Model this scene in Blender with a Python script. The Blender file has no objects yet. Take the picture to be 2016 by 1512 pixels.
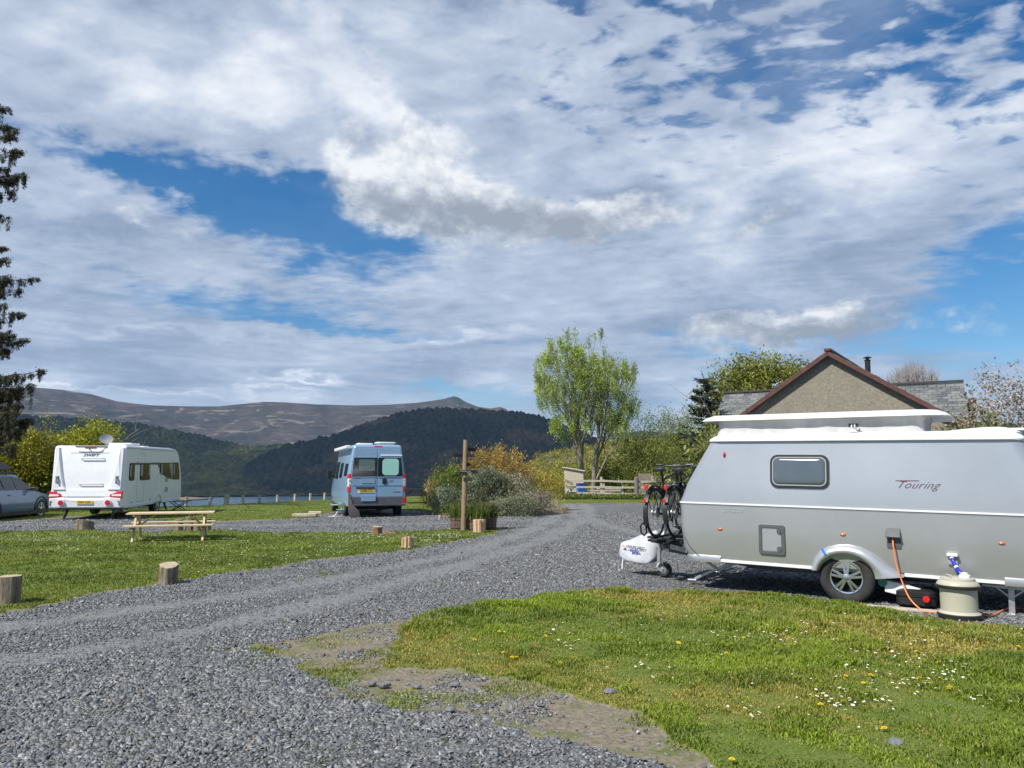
import bpy, bmesh, math, random
import numpy as np
from mathutils import Vector, Matrix
random.seed(7)
RNG = np.random.default_rng(11)
R = math.radians
SC = bpy.context.scene
COL = SC.collection
PI = math.pi
# ------------------------------------------------------------------ camera (eye height 1.55 m, looking along +Y, tilted up a little)
EYE = 1.55
FPX = 1500.0                     # focal length in pixels of a 2016 px wide frame
PITCH = math.atan(174/FPX)
cam_d = bpy.data.cameras.new('camera')
cam_d.sensor_width = 36.0
cam_d.lens = 36.0*FPX/2016
cam_d.clip_start = 0.05
cam_d.clip_end = 40000
cam = bpy.data.objects.new('camera', cam_d)
cam.location = (0, 0, EYE)
cam.rotation_euler = (PI/2+PITCH, 0, 0)
COL.objects.link(cam)
SC.camera = cam
# ------------------------------------------------------------------ exposure
SC.view_settings.view_transform = 'Standard'
SC.view_settings.look = 'None'
SC.view_settings.exposure = 0.35
SC.view_settings.gamma = 1.0
SC.cycles.use_denoising = True
SC.cycles.max_bounces = 8
SC.cycles.transparent_max_bounces = 16
SC.cycles.volume_bounces = 0
SC.cycles.caustics_reflective = False
SC.cycles.caustics_refractive = False
# ------------------------------------------------------------------ sun
SUN_EL = R(48)
SUN_DIR = Vector((-.77*math.cos(SUN_EL), -.64*math.cos(SUN_EL), math.sin(SUN_EL))).normalized()   # towards the sun
sun_d = bpy.data.lights.new('sun', 'SUN')
sun_d.energy = 4.8
sun_d.angle = R(.53)
sun_d.color = (1.0, .955, .88)
sun = bpy.data.objects.new('sun', sun_d)
sun.rotation_euler = SUN_DIR.to_track_quat('Z', 'Y').to_euler()
sun.location = (0, 0, 50)
COL.objects.link(sun)

# ------------------------------------------------------------------ where a sight line meets the place
_c, _s = math.cos(PITCH), math.sin(PITCH)
def ray(px, py):
    u = (px-1008)/FPX; v = (756-py)/FPX
    return np.array([u, _c-v*_s, _s+v*_c])
def G(px, py, z=0.0):
    r = ray(px, py); t = (z-EYE)/r[2]
    return np.array([0, 0, EYE])+t*r
def D(px, py, Y):
    r = ray(px, py); return np.array([0, 0, EYE])+Y/r[1]*r
def proj(x, y, z):
    z = z-EYE
    zc = y*_c+z*_s; yc = -y*_s+z*_c
    return 1008+FPX*x/zc, 756-FPX*yc/zc

# ------------------------------------------------------------------ node helpers
class NT:
    def __init__(s, tree): s.t = tree; s.n = tree.nodes; s.l = tree.links
    def node(s, typ, **kw):
        n = s.n.new(typ)
        for k, v in kw.items(): setattr(n, k, v)
        return n
    def put(s, sock, v):
        if isinstance(v, bpy.types.NodeSocket): s.l.new(v, sock)
        elif v is not None:
            try: sock.default_value = v
            except Exception:
                sock.default_value = (*v, 1.0) if len(v) == 3 else v[:3]
    def m(s, op, a, b=None, c=None, clamp=False):
        n = s.node('ShaderNodeMath', operation=op, use_clamp=clamp)
        for i, v in enumerate((a, b, c)):
            if v is not None: s.put(n.inputs[i], v)
        return n.outputs[0]
    def vm(s, op, a, b=None, sc=None):
        n = s.node('ShaderNodeVectorMath', operation=op)
        s.put(n.inputs[0], a)
        if b is not None: s.put(n.inputs[1], b)
        if sc is not None: s.put(n.inputs['Scale'], sc)
        return n.outputs['Value'] if op in ('LENGTH', 'DOT_PRODUCT') else n.outputs[0]
    def xyz(s, x, y, z):
        n = s.node('ShaderNodeCombineXYZ')
        for i, v in enumerate((x, y, z)): s.put(n.inputs[i], v)
        return n.outputs[0]
    def sep(s, v):
        n = s.node('ShaderNodeSeparateXYZ'); s.put(n.inputs[0], v); return n.outputs
    def noise(s, vec, scale, detail=4, rough=.5, dist=0, out='Fac', dim='3D'):
        n = s.node('ShaderNodeTexNoise', noise_dimensions=dim)
        if vec is not None: s.put(n.inputs['Vector'], vec)
        s.put(n.inputs['Scale'], scale); n.inputs['Detail'].default_value = detail
        n.inputs['Roughness'].default_value = rough; n.inputs['Distortion'].default_value = dist
        return n.outputs[out]
    def voro(s, vec, scale, feat='F1', out='Distance', rnd=1.0):
        n = s.node('ShaderNodeTexVoronoi', feature=feat)
        if vec is not None: s.put(n.inputs['Vector'], vec)
        s.put(n.inputs['Scale'], scale); n.inputs['Randomness'].default_value = rnd
        return n.outputs[out]
    def ramp(s, f, stops, interp='LINEAR'):
        n = s.node('ShaderNodeValToRGB'); n.color_ramp.interpolation = interp
        e = n.color_ramp.elements
        while len(e) < len(stops): e.new(.5)
        for el, (p, c) in zip(e, stops):
            el.position = p
            el.color = (c, c, c, 1) if isinstance(c, (int, float)) else (*c, 1)
        s.put(n.inputs[0], f)
        return n.outputs[0]
    def mix(s, f, a, b, mode='MIX'):
        n = s.node('ShaderNodeMix', data_type='RGBA', blend_type=mode, clamp_factor=True)
        s.put(n.inputs[0], f); s.put(n.inputs[6], a); s.put(n.inputs[7], b)
        return n.outputs[2]
    def ss(s, x, a, b, lo=0., hi=1.):
        n = s.node('ShaderNodeMapRange', interpolation_type='SMOOTHSTEP')
        s.put(n.inputs[0], x); s.put(n.inputs[1], a); s.put(n.inputs[2], b); s.put(n.inputs[3], lo); s.put(n.inputs[4], hi)
        return n.outputs[0]
    def attr(s, name, out='Fac'):
        n = s.node('ShaderNodeAttribute'); n.attribute_name = name; return n.outputs[out]
    def bump(s, h, strength=.5, dist=.01, normal=None):
        n = s.node('ShaderNodeBump'); s.put(n.inputs['Height'], h)
        n.inputs['Strength'].default_value = strength; n.inputs['Distance'].default_value = dist
        if normal is not None: s.put(n.inputs['Normal'], normal)
        return n.outputs[0]

# ------------------------------------------------------------------ world: Nishita sky under broken cloud
world = bpy.data.worlds.new('World')
SC.world = world
world.use_nodes = True
W = NT(world.node_tree)
W.n.clear()
out = W.node('ShaderNodeOutputWorld')
bg = W.node('ShaderNodeBackground')
bg.inputs['Strength'].default_value = .12
W.l.new(bg.outputs[0], out.inputs[0])
sky = W.node('ShaderNodeTexSky', sky_type='NISHITA', sun_disc=False)
sky.sun_elevation = SUN_EL
sky.sun_rotation = math.atan2(SUN_DIR.x, SUN_DIR.y)
sky.air_density = 1.0; sky.dust_density = .0; sky.ozone_density = 3.0; sky.altitude = 100
tc = W.node('ShaderNodeTexCoord')
dirv = tc.outputs['Generated']
dx, dy, dz = W.sep(dirv)
# angular position on the sky (azimuth from +Y, elevation), stirred a little so that cloud edges are ragged
zc_ = W.m('MAXIMUM', dz, 0.0)
inv = W.m('DIVIDE', 1.0, W.m('ADD', zc_, .10))
plane = W.xyz(W.m('MULTIPLY', dx, inv), W.m('MULTIPLY', dy, inv), 0.0)        # the cloud deck seen in perspective
warp = W.noise(W.vm('ADD', plane, (3.1, 1.7, 0)), 1.6, 5, .55, 0, 'Color')
warp = W.vm('SUBTRACT', warp, (.5, .5, .5))
az = W.m('ARCTAN2', dx, dy)
el = W.m('ARCSINE', dz)
ws = W.sep(warp)
warp2 = W.vm('SUBTRACT', W.noise(W.xyz(az, W.m('MULTIPLY', el, 1.6), 2.0), 13.0, 7, .62, 0, 'Color'), (.5, .5, .5))
ws2 = W.sep(warp2)
azw = W.m('ADD', W.m('MULTIPLY_ADD', ws[0], .16, az), W.m('MULTIPLY', ws2[0], .10))
elw = W.m('ADD', W.m('MULTIPLY_ADD', ws[1], .07, el), W.m('MULTIPLY', ws2[1], .075))
def ae(px, py):
    r = ray(px, py); r = r/np.linalg.norm(r)
    return math.atan2(r[0], r[1]), math.asin(r[2])
def blob(px, py, rx, ry, ang=0, k=1.0, A=None, E=None):
    """a soft elliptic region of sky centred on a direction"""
    a0, e0 = ae(px, py)
    ca, sa = math.cos(R(ang)), math.sin(R(ang))
    A = azw if A is None else A; E = elw if E is None else E
    u = W.m('SUBTRACT', A, a0); v = W.m('SUBTRACT', E, e0)
    p = W.m('MULTIPLY', W.m('ADD', W.m('MULTIPLY', u, ca), W.m('MULTIPLY', v, sa)), FPX/rx)
    q = W.m('MULTIPLY', W.m('SUBTRACT', W.m('MULTIPLY', v, ca), W.m('MULTIPLY', u, sa)), FPX/ry)
    d2 = W.m('ADD', W.m('MULTIPLY', p, p), W.m('MULTIPLY', q, q))
    return W.m('MULTIPLY', W.m('EXPONENT', W.m('MULTIPLY', d2, -1.0)), k)
def total(items):
    t = items[0]
    for i in items[1:]: t = W.m('ADD', t, i)
    return t
# coverage of the high deck: + more cloud, - gap
cover = total([
    blob(250, 130, 700, 260, -8, .52), blob(1500, 420, 700, 190, -4, .50), blob(250, 660, 520, 120, -4, .40),
    blob(1150, 570, 460, 120, 0, .34), blob(1000, 60, 300, 130, 0, .22), blob(140, 420, 230, 70, -14, .42), blob(1150, 300, 300, 90, 0, .22),
    blob(560, 395, 250, 60, -7, -.95), blob(240, 338, 230, 24, -9, -.60), blob(640, 480, 200, 55, -8, -.60), blob(800, 440, 120, 36, 0, -.6),
    blob(480, 600, 240, 46, -3, -.62), blob(2010, 560, 170, 110, 12, -.62), blob(1850, 5, 330, 50, 14, -.20), blob(1500, 90, 420, 90, 0, .10),
    blob(1180, 210, 240, 60, -22, -.20), blob(1600, 90, 380, 60, 12, -.18), blob(900, 770, 160, 20, 0, -.35), blob(1130, 10, 60, 20, 0, -.4),
    blob(1500, 672, 240, 18, 0, -.42), blob(640, 640, 260, 12, 0, -.35), blob(1110, 400, 60, 20, 0, -.6), blob(1230, 720, 200, 30, 0, .15), blob(1980, 640, 200, 40, 0, -.25)])
n_big = W.noise(plane, 1.15, 4, .5)
rot = W.node('ShaderNodeMapping'); rot.inputs['Rotation'].default_value = (0, 0, R(32)); rot.inputs['Scale'].default_value = (1.0, 1.35, 1)
W.l.new(plane, rot.inputs[0])
n_rip = W.noise(rot.outputs[0], 8.5, 5, .55, .35)      # rippled altocumulus
n_fin = W.noise(plane, 17.0, 6, .6)
streak = W.noise(W.xyz(W.m('MULTIPLY', az, 2.4), W.m('MULTIPLY', el, 19.0), .3), 2.2, 6, .58, .5)
low = W.ss(el, .30, .08)
dens = W.m('ADD', W.m('MULTIPLY', n_big, .55), W.m('ADD', W.m('MULTIPLY', n_rip, W.m('MULTIPLY_ADD', low, -.5, .80)), W.m('MULTIPLY', n_fin, .18)))
dens = W.m('ADD', dens, W.m('MULTIPLY', W.m('MULTIPLY', W.m('SUBTRACT', streak, .10), low), 1.15))
topm = W.m('MULTIPLY', W.ss(el, .24, .36), W.ss(az, -.12, .10))      # the rippled field high on the right
n_cell = W.noise(W.vm('ADD', rot.outputs[0], W.vm('SCALE', warp, sc=.25)), 11.0, 5, .5, .2)
dens = W.m('ADD', dens, W.m('MULTIPLY', topm, W.m('MULTIPLY_ADD', W.m('SUBTRACT', n_cell, .5), 2.0, .06)))
dens = W.m('ADD', dens, cover)
veil = W.m('MULTIPLY', W.m('MULTIPLY_ADD', topm, .34, .06), W.ss(W.noise(plane, 2.6, 6, .6, .4), .30, .66))   # thin veil that pales the gaps
deck = W.m('MAXIMUM', W.ss(dens, .52, 1.10), veil)
n_rip2 = W.noise(W.vm('ADD', rot.outputs[0], (.07, .06, 0)), 8.5, 5, .55, .35)
relief = W.m('SUBTRACT', n_rip, n_rip2)
soft = W.noise(W.xyz(az, W.m('MULTIPLY', el, 1.7), 7.0), 5.0, 7, .55, .4)       # slow light and grey in the thick cloud
lum = W.m('ADD', W.m('MULTIPLY', relief, W.ss(el, .08, .34, .10, .48)), W.m('MULTIPLY', W.m('SUBTRACT', streak, .5), W.m('MULTIPLY_ADD', low, 1.3, .0)))
lum = W.m('ADD', lum, W.m('MULTIPLY', W.m('SUBTRACT', soft, .5), 1.15))
lum = W.m('ADD', lum, total([
    blob(530, 120, 80, 60, -20, .50), blob(740, 215, 90, 34, -25, .42), blob(300, 185, 90, 44, 0, .26), blob(500, 205, 120, 40, 0, .34), blob(130, 70, 200, 60, 0, .15), blob(660, 170, 60, 80, 20, .2),
    blob(1700, 330, 380, 70, 6, .30), blob(1300, 300, 340, 60, 0, .28), blob(900, 655, 140, 12, 0, .38), blob(1500, 672, 110, 10, 0, .4), blob(300, 650, 300, 10, 0, .2), blob(1350, 540, 200, 30, 8, .15),
    blob(150, 610, 330, 40, 0, -.16), blob(120, 700, 300, 40, 0, -.22), blob(1560, 520, 170, 40, 10, -.30), blob(1550, 640, 300, 40, 0, -.50),
    blob(1220, 430, 150, 50, 4, -.45), blob(1500, 410, 60, 28, 25, -.35), blob(200, 455, 120, 18, 0, -.28), blob(650, 690, 420, 24, 0, -.08),
    blob(1480, 250, 60, 50, 0, -.22), blob(590, 748, 60, 8, 0, .5), blob(560, 775, 90, 7, 0, .3), blob(150, 768, 260, 6, -2, .3)]))
deckcol = W.ramp(W.m('ADD', W.m('MULTIPLY', lum, .8), .52), [(.0, (.22, .29, .40)), (.35, (.37, .45, .59)), (.6, (.58, .66, .80)), (.82, (.86, .91, .99)), (1.0, (1.1, 1.12, 1.15))])
# low heaped cloud in front of the deck: white crown, grey base
cum_n = W.noise(W.xyz(W.m('MULTIPLY', az, 1.0), W.m('MULTIPLY', el, 1.25), 5.0), 9.0, 10, .62, .1)
cum_d = total([blob(790, 395, 165, 72, -6, 1.15), blob(690, 275, 48, 40, -30, .60), blob(865, 300, 85, 56, 0, .80), blob(985, 430, 150, 50, -6, .85), blob(1190, 432, 190, 42, 0, .62),
               blob(285, 432, 60, 26, -10, .62), blob(1460, 640, 190, 30, 4, .58), blob(1690, 640, 220, 30, 0, .56), blob(1490, 425, 70, 26, 25, .5),
               blob(600, 748, 50, 7, 0, .4), blob(780, 225, 60, 24, -20, .4)])
cum = W.ss(W.m('MULTIPLY_ADD', cum_n, 1.9, cum_d), 1.16, 1.72)
cum_s = total([blob(815, 420, 175, 50, -8, .95), blob(1000, 452, 170, 34, -4, .62), blob(1200, 442, 200, 40, 0, .62), blob(1480, 650, 220, 26, 0, .66), blob(1680, 652, 240, 28, 0, .68), blob(285, 447, 60, 14, 0, .3), blob(1490, 430, 80, 30, 25, .62)])
cum_n2 = W.noise(W.xyz(W.m('MULTIPLY', az, 1.0), W.m('MULTIPLY_ADD', el, 1.25, .03), 5.0), 9.0, 10, .62, .1)
cl = W.m('SUBTRACT', W.m('MULTIPLY_ADD', W.m('SUBTRACT', cum_n, cum_n2), 2.8, .84), W.m('MULTIPLY', cum_s, W.m('MULTIPLY_ADD', W.noise(W.xyz(az, W.m('MULTIPLY', el, 1.5), 9.0), 16.0, 6, .6), 1.5, -.02)))
cumcol = W.ramp(cl, [(.0, (.36, .41, .48)), (.3, (.46, .51, .58)), (.62, (.68, .73, .80)), (1.0, (1.0, 1.02, 1.04))])
skyc = W.node('ShaderNodeHueSaturation'); skyc.inputs['Saturation'].default_value = 1.38; skyc.inputs['Value'].default_value = .72
W.l.new(sky.outputs[0], skyc.inputs['Color'])
K = 1/.12
def scaled(c, k): return W.vm('SCALE', c, sc=k)
c1 = W.mix(W.m('MULTIPLY', deck, .93), skyc.outputs[0], scaled(deckcol, K*.76))
c2 = W.mix(W.m('MULTIPLY', cum, .95), c1, scaled(cumcol, K*.76))
W.l.new(c2, bg.inputs['Color'])
world.cycles.sampling_method = 'MANUAL'
world.cycles.sample_map_resolution = 512
# ------------------------------------------------------------------ mesh and object helpers
def tag(o, label=None, cat=None, group=None, kind=None):
    if label: o['label'] = label
    if cat: o['category'] = cat
    if group: o['group'] = group
    if kind: o['kind'] = kind
    return o
def empty(name, loc=(0, 0, 0), rot=(0, 0, 0), label=None, cat=None, group=None, scale=1):
    o = bpy.data.objects.new(name, None); COL.objects.link(o)
    o.location = loc; o.rotation_euler = rot if hasattr(rot, '__len__') else (0, 0, rot)
    o.scale = (scale,)*3 if not hasattr(scale, '__len__') else scale
    o.empty_display_size = .2
    return tag(o, label, cat, group)
def link(name, me, mats, parent=None, smooth=None, bevel=0, bseg=2, angle=35):
    o = bpy.data.objects.new(name, me); COL.objects.link(o)
    for m_ in (mats if isinstance(mats, (list, tuple)) else [mats]): me.materials.append(m_)
    if parent is not None: o.parent = parent
    if bevel:
        b = o.modifiers.new('bevel', 'BEVEL'); b.width = bevel; b.segments = bseg; b.limit_method = 'ANGLE'; b.angle_limit = R(30)
        b.harden_normals = False
    if smooth:
        me.shade_smooth()
        if smooth != 'all':
            me.set_sharp_from_angle(angle=R(angle))
    return o
def npmesh(name, V, F=None, Q=None, smooth=False, mi=None):
    """mesh from numpy arrays: V (n,3), F (m,3) triangles and/or Q (k,4) quads"""
    me = bpy.data.meshes.new(name)
    F = np.zeros((0, 3), np.int32) if F is None else np.asarray(F, np.int32)
    Q = np.zeros((0, 4), np.int32) if Q is None else np.asarray(Q, np.int32)
    me.vertices.add(len(V)); me.vertices.foreach_set('co', np.asarray(V, np.float32).ravel())
    idx = np.concatenate([F.ravel(), Q.ravel()]); me.loops.add(len(idx)); me.loops.foreach_set('vertex_index', idx)
    tot = np.concatenate([np.full(len(F), 3, np.int32), np.full(len(Q), 4, np.int32)])
    st = np.concatenate([[0], np.cumsum(tot)[:-1]]).astype(np.int32)
    me.polygons.add(len(tot)); me.polygons.foreach_set('loop_start', st); me.polygons.foreach_set('loop_total', tot)
    if smooth: me.polygons.foreach_set('use_smooth', np.ones(len(tot), bool))
    if mi is not None: me.polygons.foreach_set('material_index', np.asarray(mi, np.int32))
    me.update(calc_edges=True); me.validate(verbose=False)
    return me
def vattr(me, name, arr):
    a = me.attributes.new(name, 'FLOAT', 'POINT'); a.data.foreach_set('value', np.asarray(arr, np.float32).ravel())
def cattr(me, name, arr):
    a = me.attributes.new(name, 'FLOAT_COLOR', 'POINT')
    c = np.ones((len(arr), 4), np.float32); c[:, :3] = arr; a.data.foreach_set('color', c.ravel())
class MB:
    def __init__(s): s.v = []; s.f = []; s.mi = []; s.cur = 0
    def add(s, vs, fs, M=None, mi=None):
        n = len(s.v)
        for p in vs:
            p = Vector(p); s.v.append(tuple(M @ p) if M is not None else tuple(p))
        for f in fs: s.f.append([n+i for i in f]); s.mi.append(s.cur if mi is None else mi)
        return s
    def box(s, cx, cy, cz, sx, sy, sz, M=None):
        x, y, z = sx/2, sy/2, sz/2
        vs = [(cx+a*x, cy+b*y, cz+c*z) for a in (-1, 1) for b in (-1, 1) for c in (-1, 1)]
        return s.add(vs, [(0, 1, 3, 2), (4, 6, 7, 5), (0, 4, 5, 1), (2, 3, 7, 6), (0, 2, 6, 4), (1, 5, 7, 3)], M)
    def bar(s, a, b, w, h, up=(0, 0, 1)):
        a, b = Vector(a), Vector(b); d = (b-a).normalized(); u = Vector(up)
        sd = d.cross(u)
        if sd.length < 1e-4: sd = d.cross(Vector((0, 1, 0)))
        sd.normalize(); u = sd.cross(d)
        vs = [p+sd*(i*w/2)+u*(j*h/2) for p in (a, b) for i, j in ((-1, -1), (1, -1), (1, 1), (-1, 1))]
        return s.add(vs, [(0, 3, 2, 1), (4, 5, 6, 7), (0, 1, 5, 4), (1, 2, 6, 5), (2, 3, 7, 6), (3, 0, 4, 7)])
    def tube(s, pts, r, n=8, closed=False, cap=True):
        pts = [Vector(p) for p in pts]; m = len(pts)
        rs = r if hasattr(r, '__len__') else [r]*m
        rings = []; ref = None
        for i, p in enumerate(pts):
            if closed: t = pts[(i+1) % m]-pts[i-1]
            else: t = pts[min(i+1, m-1)]-pts[max(i-1, 0)]
            t.normalize()
            if ref is None:
                ref = t.orthogonal().normalized()
            ref = (ref-t*ref.dot(t))
            if ref.length < 1e-5: ref = t.orthogonal()
            ref.normalize(); b = t.cross(ref)
            rings.append([p+(ref*math.cos(2*PI*k/n)+b*math.sin(2*PI*k/n))*rs[i] for k in range(n)])
        vs = [q for rg in rings for q in rg]; fs = []
        for i in range(m if closed else m-1):
            j = (i+1) % m
            for k in range(n):
                l = (k+1) % n; fs.append((i*n+k, i*n+l, j*n+l, j*n+k))
        if cap and not closed: fs += [tuple(range(n))[::-1], tuple((m-1)*n+k for k in range(n))]
        return s.add(vs, fs)
    def lathe(s, prof, n=24, M=None, axis='Z', a0=0, cap=True):
        """prof: list of (radius, height) along the axis"""
        vs = []; fs = []
        for r, h in prof:
            for k in range(n):
                a = a0+2*PI*k/n; x, y = r*math.cos(a), r*math.sin(a)
                vs.append((x, y, h) if axis == 'Z' else (x, h, y) if axis == 'Y' else (h, x, y))
        m = len(prof)
        for i in range(m-1):
            for k in range(n):
                l = (k+1) % n; fs.append((i*n+k, i*n+l, (i+1)*n+l, (i+1)*n+k))
        if cap: fs += [tuple(range(n))[::-1], tuple((m-1)*n+k for k in range(n))]
        return s.add(vs, fs, M)
    def prism(s, poly, h0, h1, M=None, plane='XZ'):
        """poly in a plane extruded from h0 to h1 along the remaining axis"""
        f = {'XZ': lambda p, h: (p[0], h, p[1]), 'XY': lambda p, h: (p[0], p[1], h), 'YZ': lambda p, h: (h, p[0], p[1])}[plane]
        n = len(poly); vs = [f(p, h0) for p in poly]+[f(p, h1) for p in poly]
        fs = [tuple(range(n)), tuple(range(2*n-1, n-1, -1))]+[(i, i+n, (i+1) % n+n, (i+1) % n) for i in range(n)]
        return s.add(vs, fs, M)
    def ringbar(s, outer, inner, h0, h1, M=None, plane='XZ'):
        """a frame: band between two closed outlines with the same point count"""
        f = {'XZ': lambda p, h: (p[0], h, p[1]), 'XY': lambda p, h: (p[0], p[1], h), 'YZ': lambda p, h: (h, p[0], p[1])}[plane]
        n = len(outer); vs = [f(p, h) for h in (h0, h1) for q in (outer, inner) for p in q]; fs = []
        for i in range(n):
            j = (i+1) % n
            fs += [(i, j, n+j, n+i), (2*n+i, 3*n+i, 3*n+j, 2*n+j), (i, 2*n+i, 2*n+j, j), (n+i, n+j, 3*n+j, 3*n+i)]
        return s.add(vs, fs, M)
    def loft(s, rings, cap0=True, cap1=True, closed=True):
        n = len(rings[0]); vs = [p for r_ in rings for p in r_]; fs = []
        for i in range(len(rings)-1):
            for k in range(n if closed else n-1):
                l = (k+1) % n; fs.append((i*n+k, i*n+l, (i+1)*n+l, (i+1)*n+k))
        if cap0: fs.append(tuple(range(n))[::-1])
        if cap1: fs.append(tuple((len(rings)-1)*n+k for k in range(n)))
        return s.add(vs, fs)
    def build(s, name, mats, parent=None, smooth='auto', bevel=0, bseg=2, angle=35, recalc=True):
        me = bpy.data.meshes.new(name); me.from_pydata(s.v, [], s.f); me.update()
        for p, i in zip(me.polygons, s.mi): p.material_index = i
        if recalc:
            bm = bmesh.new(); bm.from_mesh(me); bmesh.ops.recalc_face_normals(bm, faces=bm.faces); bm.to_mesh(me); bm.free()
        return link(name, me, mats, parent, smooth, bevel, bseg, angle)
def rrect(x0, z0, x1, z1, r, n=5, rr=None):
    """rounded rectangle outline, anticlockwise"""
    pts = []
    for cx, cz, a0 in ((x1-r, z0+r, -90), (x1-r, z1-r, 0), (x0+r, z1-r, 90), (x0+r, z0+r, 180)):
        for k in range(n+1):
            a = R(a0+90*k/n); pts.append((cx+r*math.cos(a), cz+r*math.sin(a)))
    return pts
def planring(xr, xf, hw, rr, rf, z, n=6, dz=None):
    """a rounded-rectangle plan outline at height z from xr (rear) to xf (front), half width hw"""
    pts = []
    for cx, cy, a0, r in ((xf-rf, -hw+rf, -90, rf), (xf-rf, hw-rf, 0, rf), (xr+rr, hw-rr, 90, rr), (xr+rr, -hw+rr, 180, rr)):
        for k in range(n+1):
            a = R(a0+90*k/n); x, y = cx+r*math.cos(a), cy+r*math.sin(a)
            pts.append((x, y, z+(dz(x) if dz else 0)))
    return pts
def text(name, s, size, M, mat_, parent, shear=0, ext=.001, spacing=1, bold=0, sx=1):
    cu = bpy.data.curves.new(name, 'FONT'); cu.body = s; cu.size = size; cu.shear = shear; cu.extrude = ext; cu.align_x = 'CENTER'; cu.align_y = 'CENTER'
    cu.space_character = spacing; cu.offset = bold; cu.resolution_u = 3
    o = bpy.data.objects.new(name, cu); COL.objects.link(o)
    dg = bpy.context.evaluated_depsgraph_get(); me = bpy.data.meshes.new_from_object(o.evaluated_get(dg))
    bpy.data.objects.remove(o)
    me.transform(Matrix.Diagonal((sx, 1, 1, 1))); me.transform(M)
    return link(name, me, mat_, parent)
def frame(o, x, z):
    """matrix whose local x and y (a text's writing plane) follow the unit vectors x and z"""
    x = Vector(x).normalized(); z = Vector(z); z = (z-x*z.dot(x)).normalized(); y = x.cross(z)
    return Matrix(((x.x, z.x, y.x, o[0]), (x.y, z.y, y.y, o[1]), (x.z, z.z, y.z, o[2]), (0, 0, 0, 1)))
# numpy value noise
def _h(ix, iy, s):
    n = (ix*374761393+iy*668265263+s*1442695041) & 0xffffffff
    n = ((n ^ (n >> 13))*1274126177) & 0xffffffff
    return ((n ^ (n >> 16)) & 0xffff)/65535.0
def vn(x, y, s=0):
    x = np.asarray(x, float); y = np.asarray(y, float)
    ix = np.floor(x).astype(np.int64); iy = np.floor(y).astype(np.int64); fx = x-ix; fy = y-iy
    fx = fx*fx*(3-2*fx); fy = fy*fy*(3-2*fy)
    a = _h(ix, iy, s); b = _h(ix+1, iy, s); c = _h(ix, iy+1, s); d = _h(ix+1, iy+1, s)
    return (a*(1-fx)+b*fx)*(1-fy)+(c*(1-fx)+d*fx)*fy
def fbm(x, y, oct=4, s=0, g=.5):
    t = 0; a = 1; n = 0
    for i in range(oct):
        t = t+a*vn(x*2**i+17.3*i, y*2**i-9.1*i, s+i); n += a; a *= g
    return t/n
def worley(x, y, s=0):
    ix = np.floor(x).astype(np.int64); iy = np.floor(y).astype(np.int64); best = np.full(np.shape(x), 9.)
    for i in (-1, 0, 1):
        for j in (-1, 0, 1):
            px = ix+i+_h(ix+i, iy+j, s); py = iy+j+_h(ix+i, iy+j, s+7)
            best = np.minimum(best, (x-px)**2+(y-py)**2)
    return np.sqrt(best)
def inpoly(x, y, poly):
    r = np.zeros(np.shape(x), bool); n = len(poly)
    for i in range(n):
        x0, y0 = poly[i]; x1, y1 = poly[(i+1) % n]
        c = ((y0 > y) != (y1 > y)); 
        with np.errstate(divide='ignore', invalid='ignore'):
            t = (x1-x0)*(y-y0)/((y1-y0) if y1 != y0 else 1e-9)+x0
        r ^= c & (x < t)
    return r
def smooth(a, lo, hi):
    t = np.clip((a-lo)/(hi-lo), 0, 1); return t*t*(3-2*t)

# ------------------------------------------------------------------ materials
def mat(name, c1, c2=None, scale=6, rough=.6, metal=0, bump=0, bscale=None, detail=5, spec=.5, coat=0, thresh=(.35, .65), stretch=None, obj=True, trans=0, dirt=None):
    m_ = bpy.data.materials.new(name); m_.use_nodes = True; T = NT(m_.node_tree)
    b = T.n['Principled BSDF']
    tcn = T.node('ShaderNodeTexCoord'); v = tcn.outputs['Object']
    if stretch:
        mp = T.node('ShaderNodeMapping'); mp.inputs['Scale'].default_value = stretch; T.l.new(v, mp.inputs[0]); v = mp.outputs[0]
    f = T.noise(v, scale, detail, .6)
    if c2 is not None:
        T.l.new(T.ramp(f, [(thresh[0], c1), (thresh[1], c2)]), b.inputs['Base Color'])
    else:
        T.l.new(T.mix(T.ramp(f, [(.3, 0), (.7, 1)]), tuple(x*.93 for x in c1), tuple(min(1, x*1.05) for x in c1)), b.inputs['Base Color'])
    if dirt:   # road film with its own patches
        g = T.noise(tcn.outputs['Object'], 2.3, 6, .7)
        src = b.inputs['Base Color'].links[0].from_socket
        T.l.new(T.mix(T.m('MULTIPLY', T.ramp(g, [(.45, 0), (.75, 1)]), dirt[3]), src, dirt[:3]), b.inputs['Base Color'])
    if rough is not None:
        T.l.new(T.m('MULTIPLY_ADD', f, .12*rough, rough*.94), b.inputs['Roughness'])
    b.inputs['Metallic'].default_value = metal
    b.inputs['Specular IOR Level'].default_value = spec
    if coat: b.inputs['Coat Weight'].default_value = coat; b.inputs['Coat Roughness'].default_value = .05
    if trans: b.inputs['Transmission Weight'].default_value = trans
    if bump:
        h = T.noise(v, bscale or scale*3, 5, .6)
        T.l.new(T.bump(h, bump, .01), b.inputs['Normal'])
    return m_
M_ = {}
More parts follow.
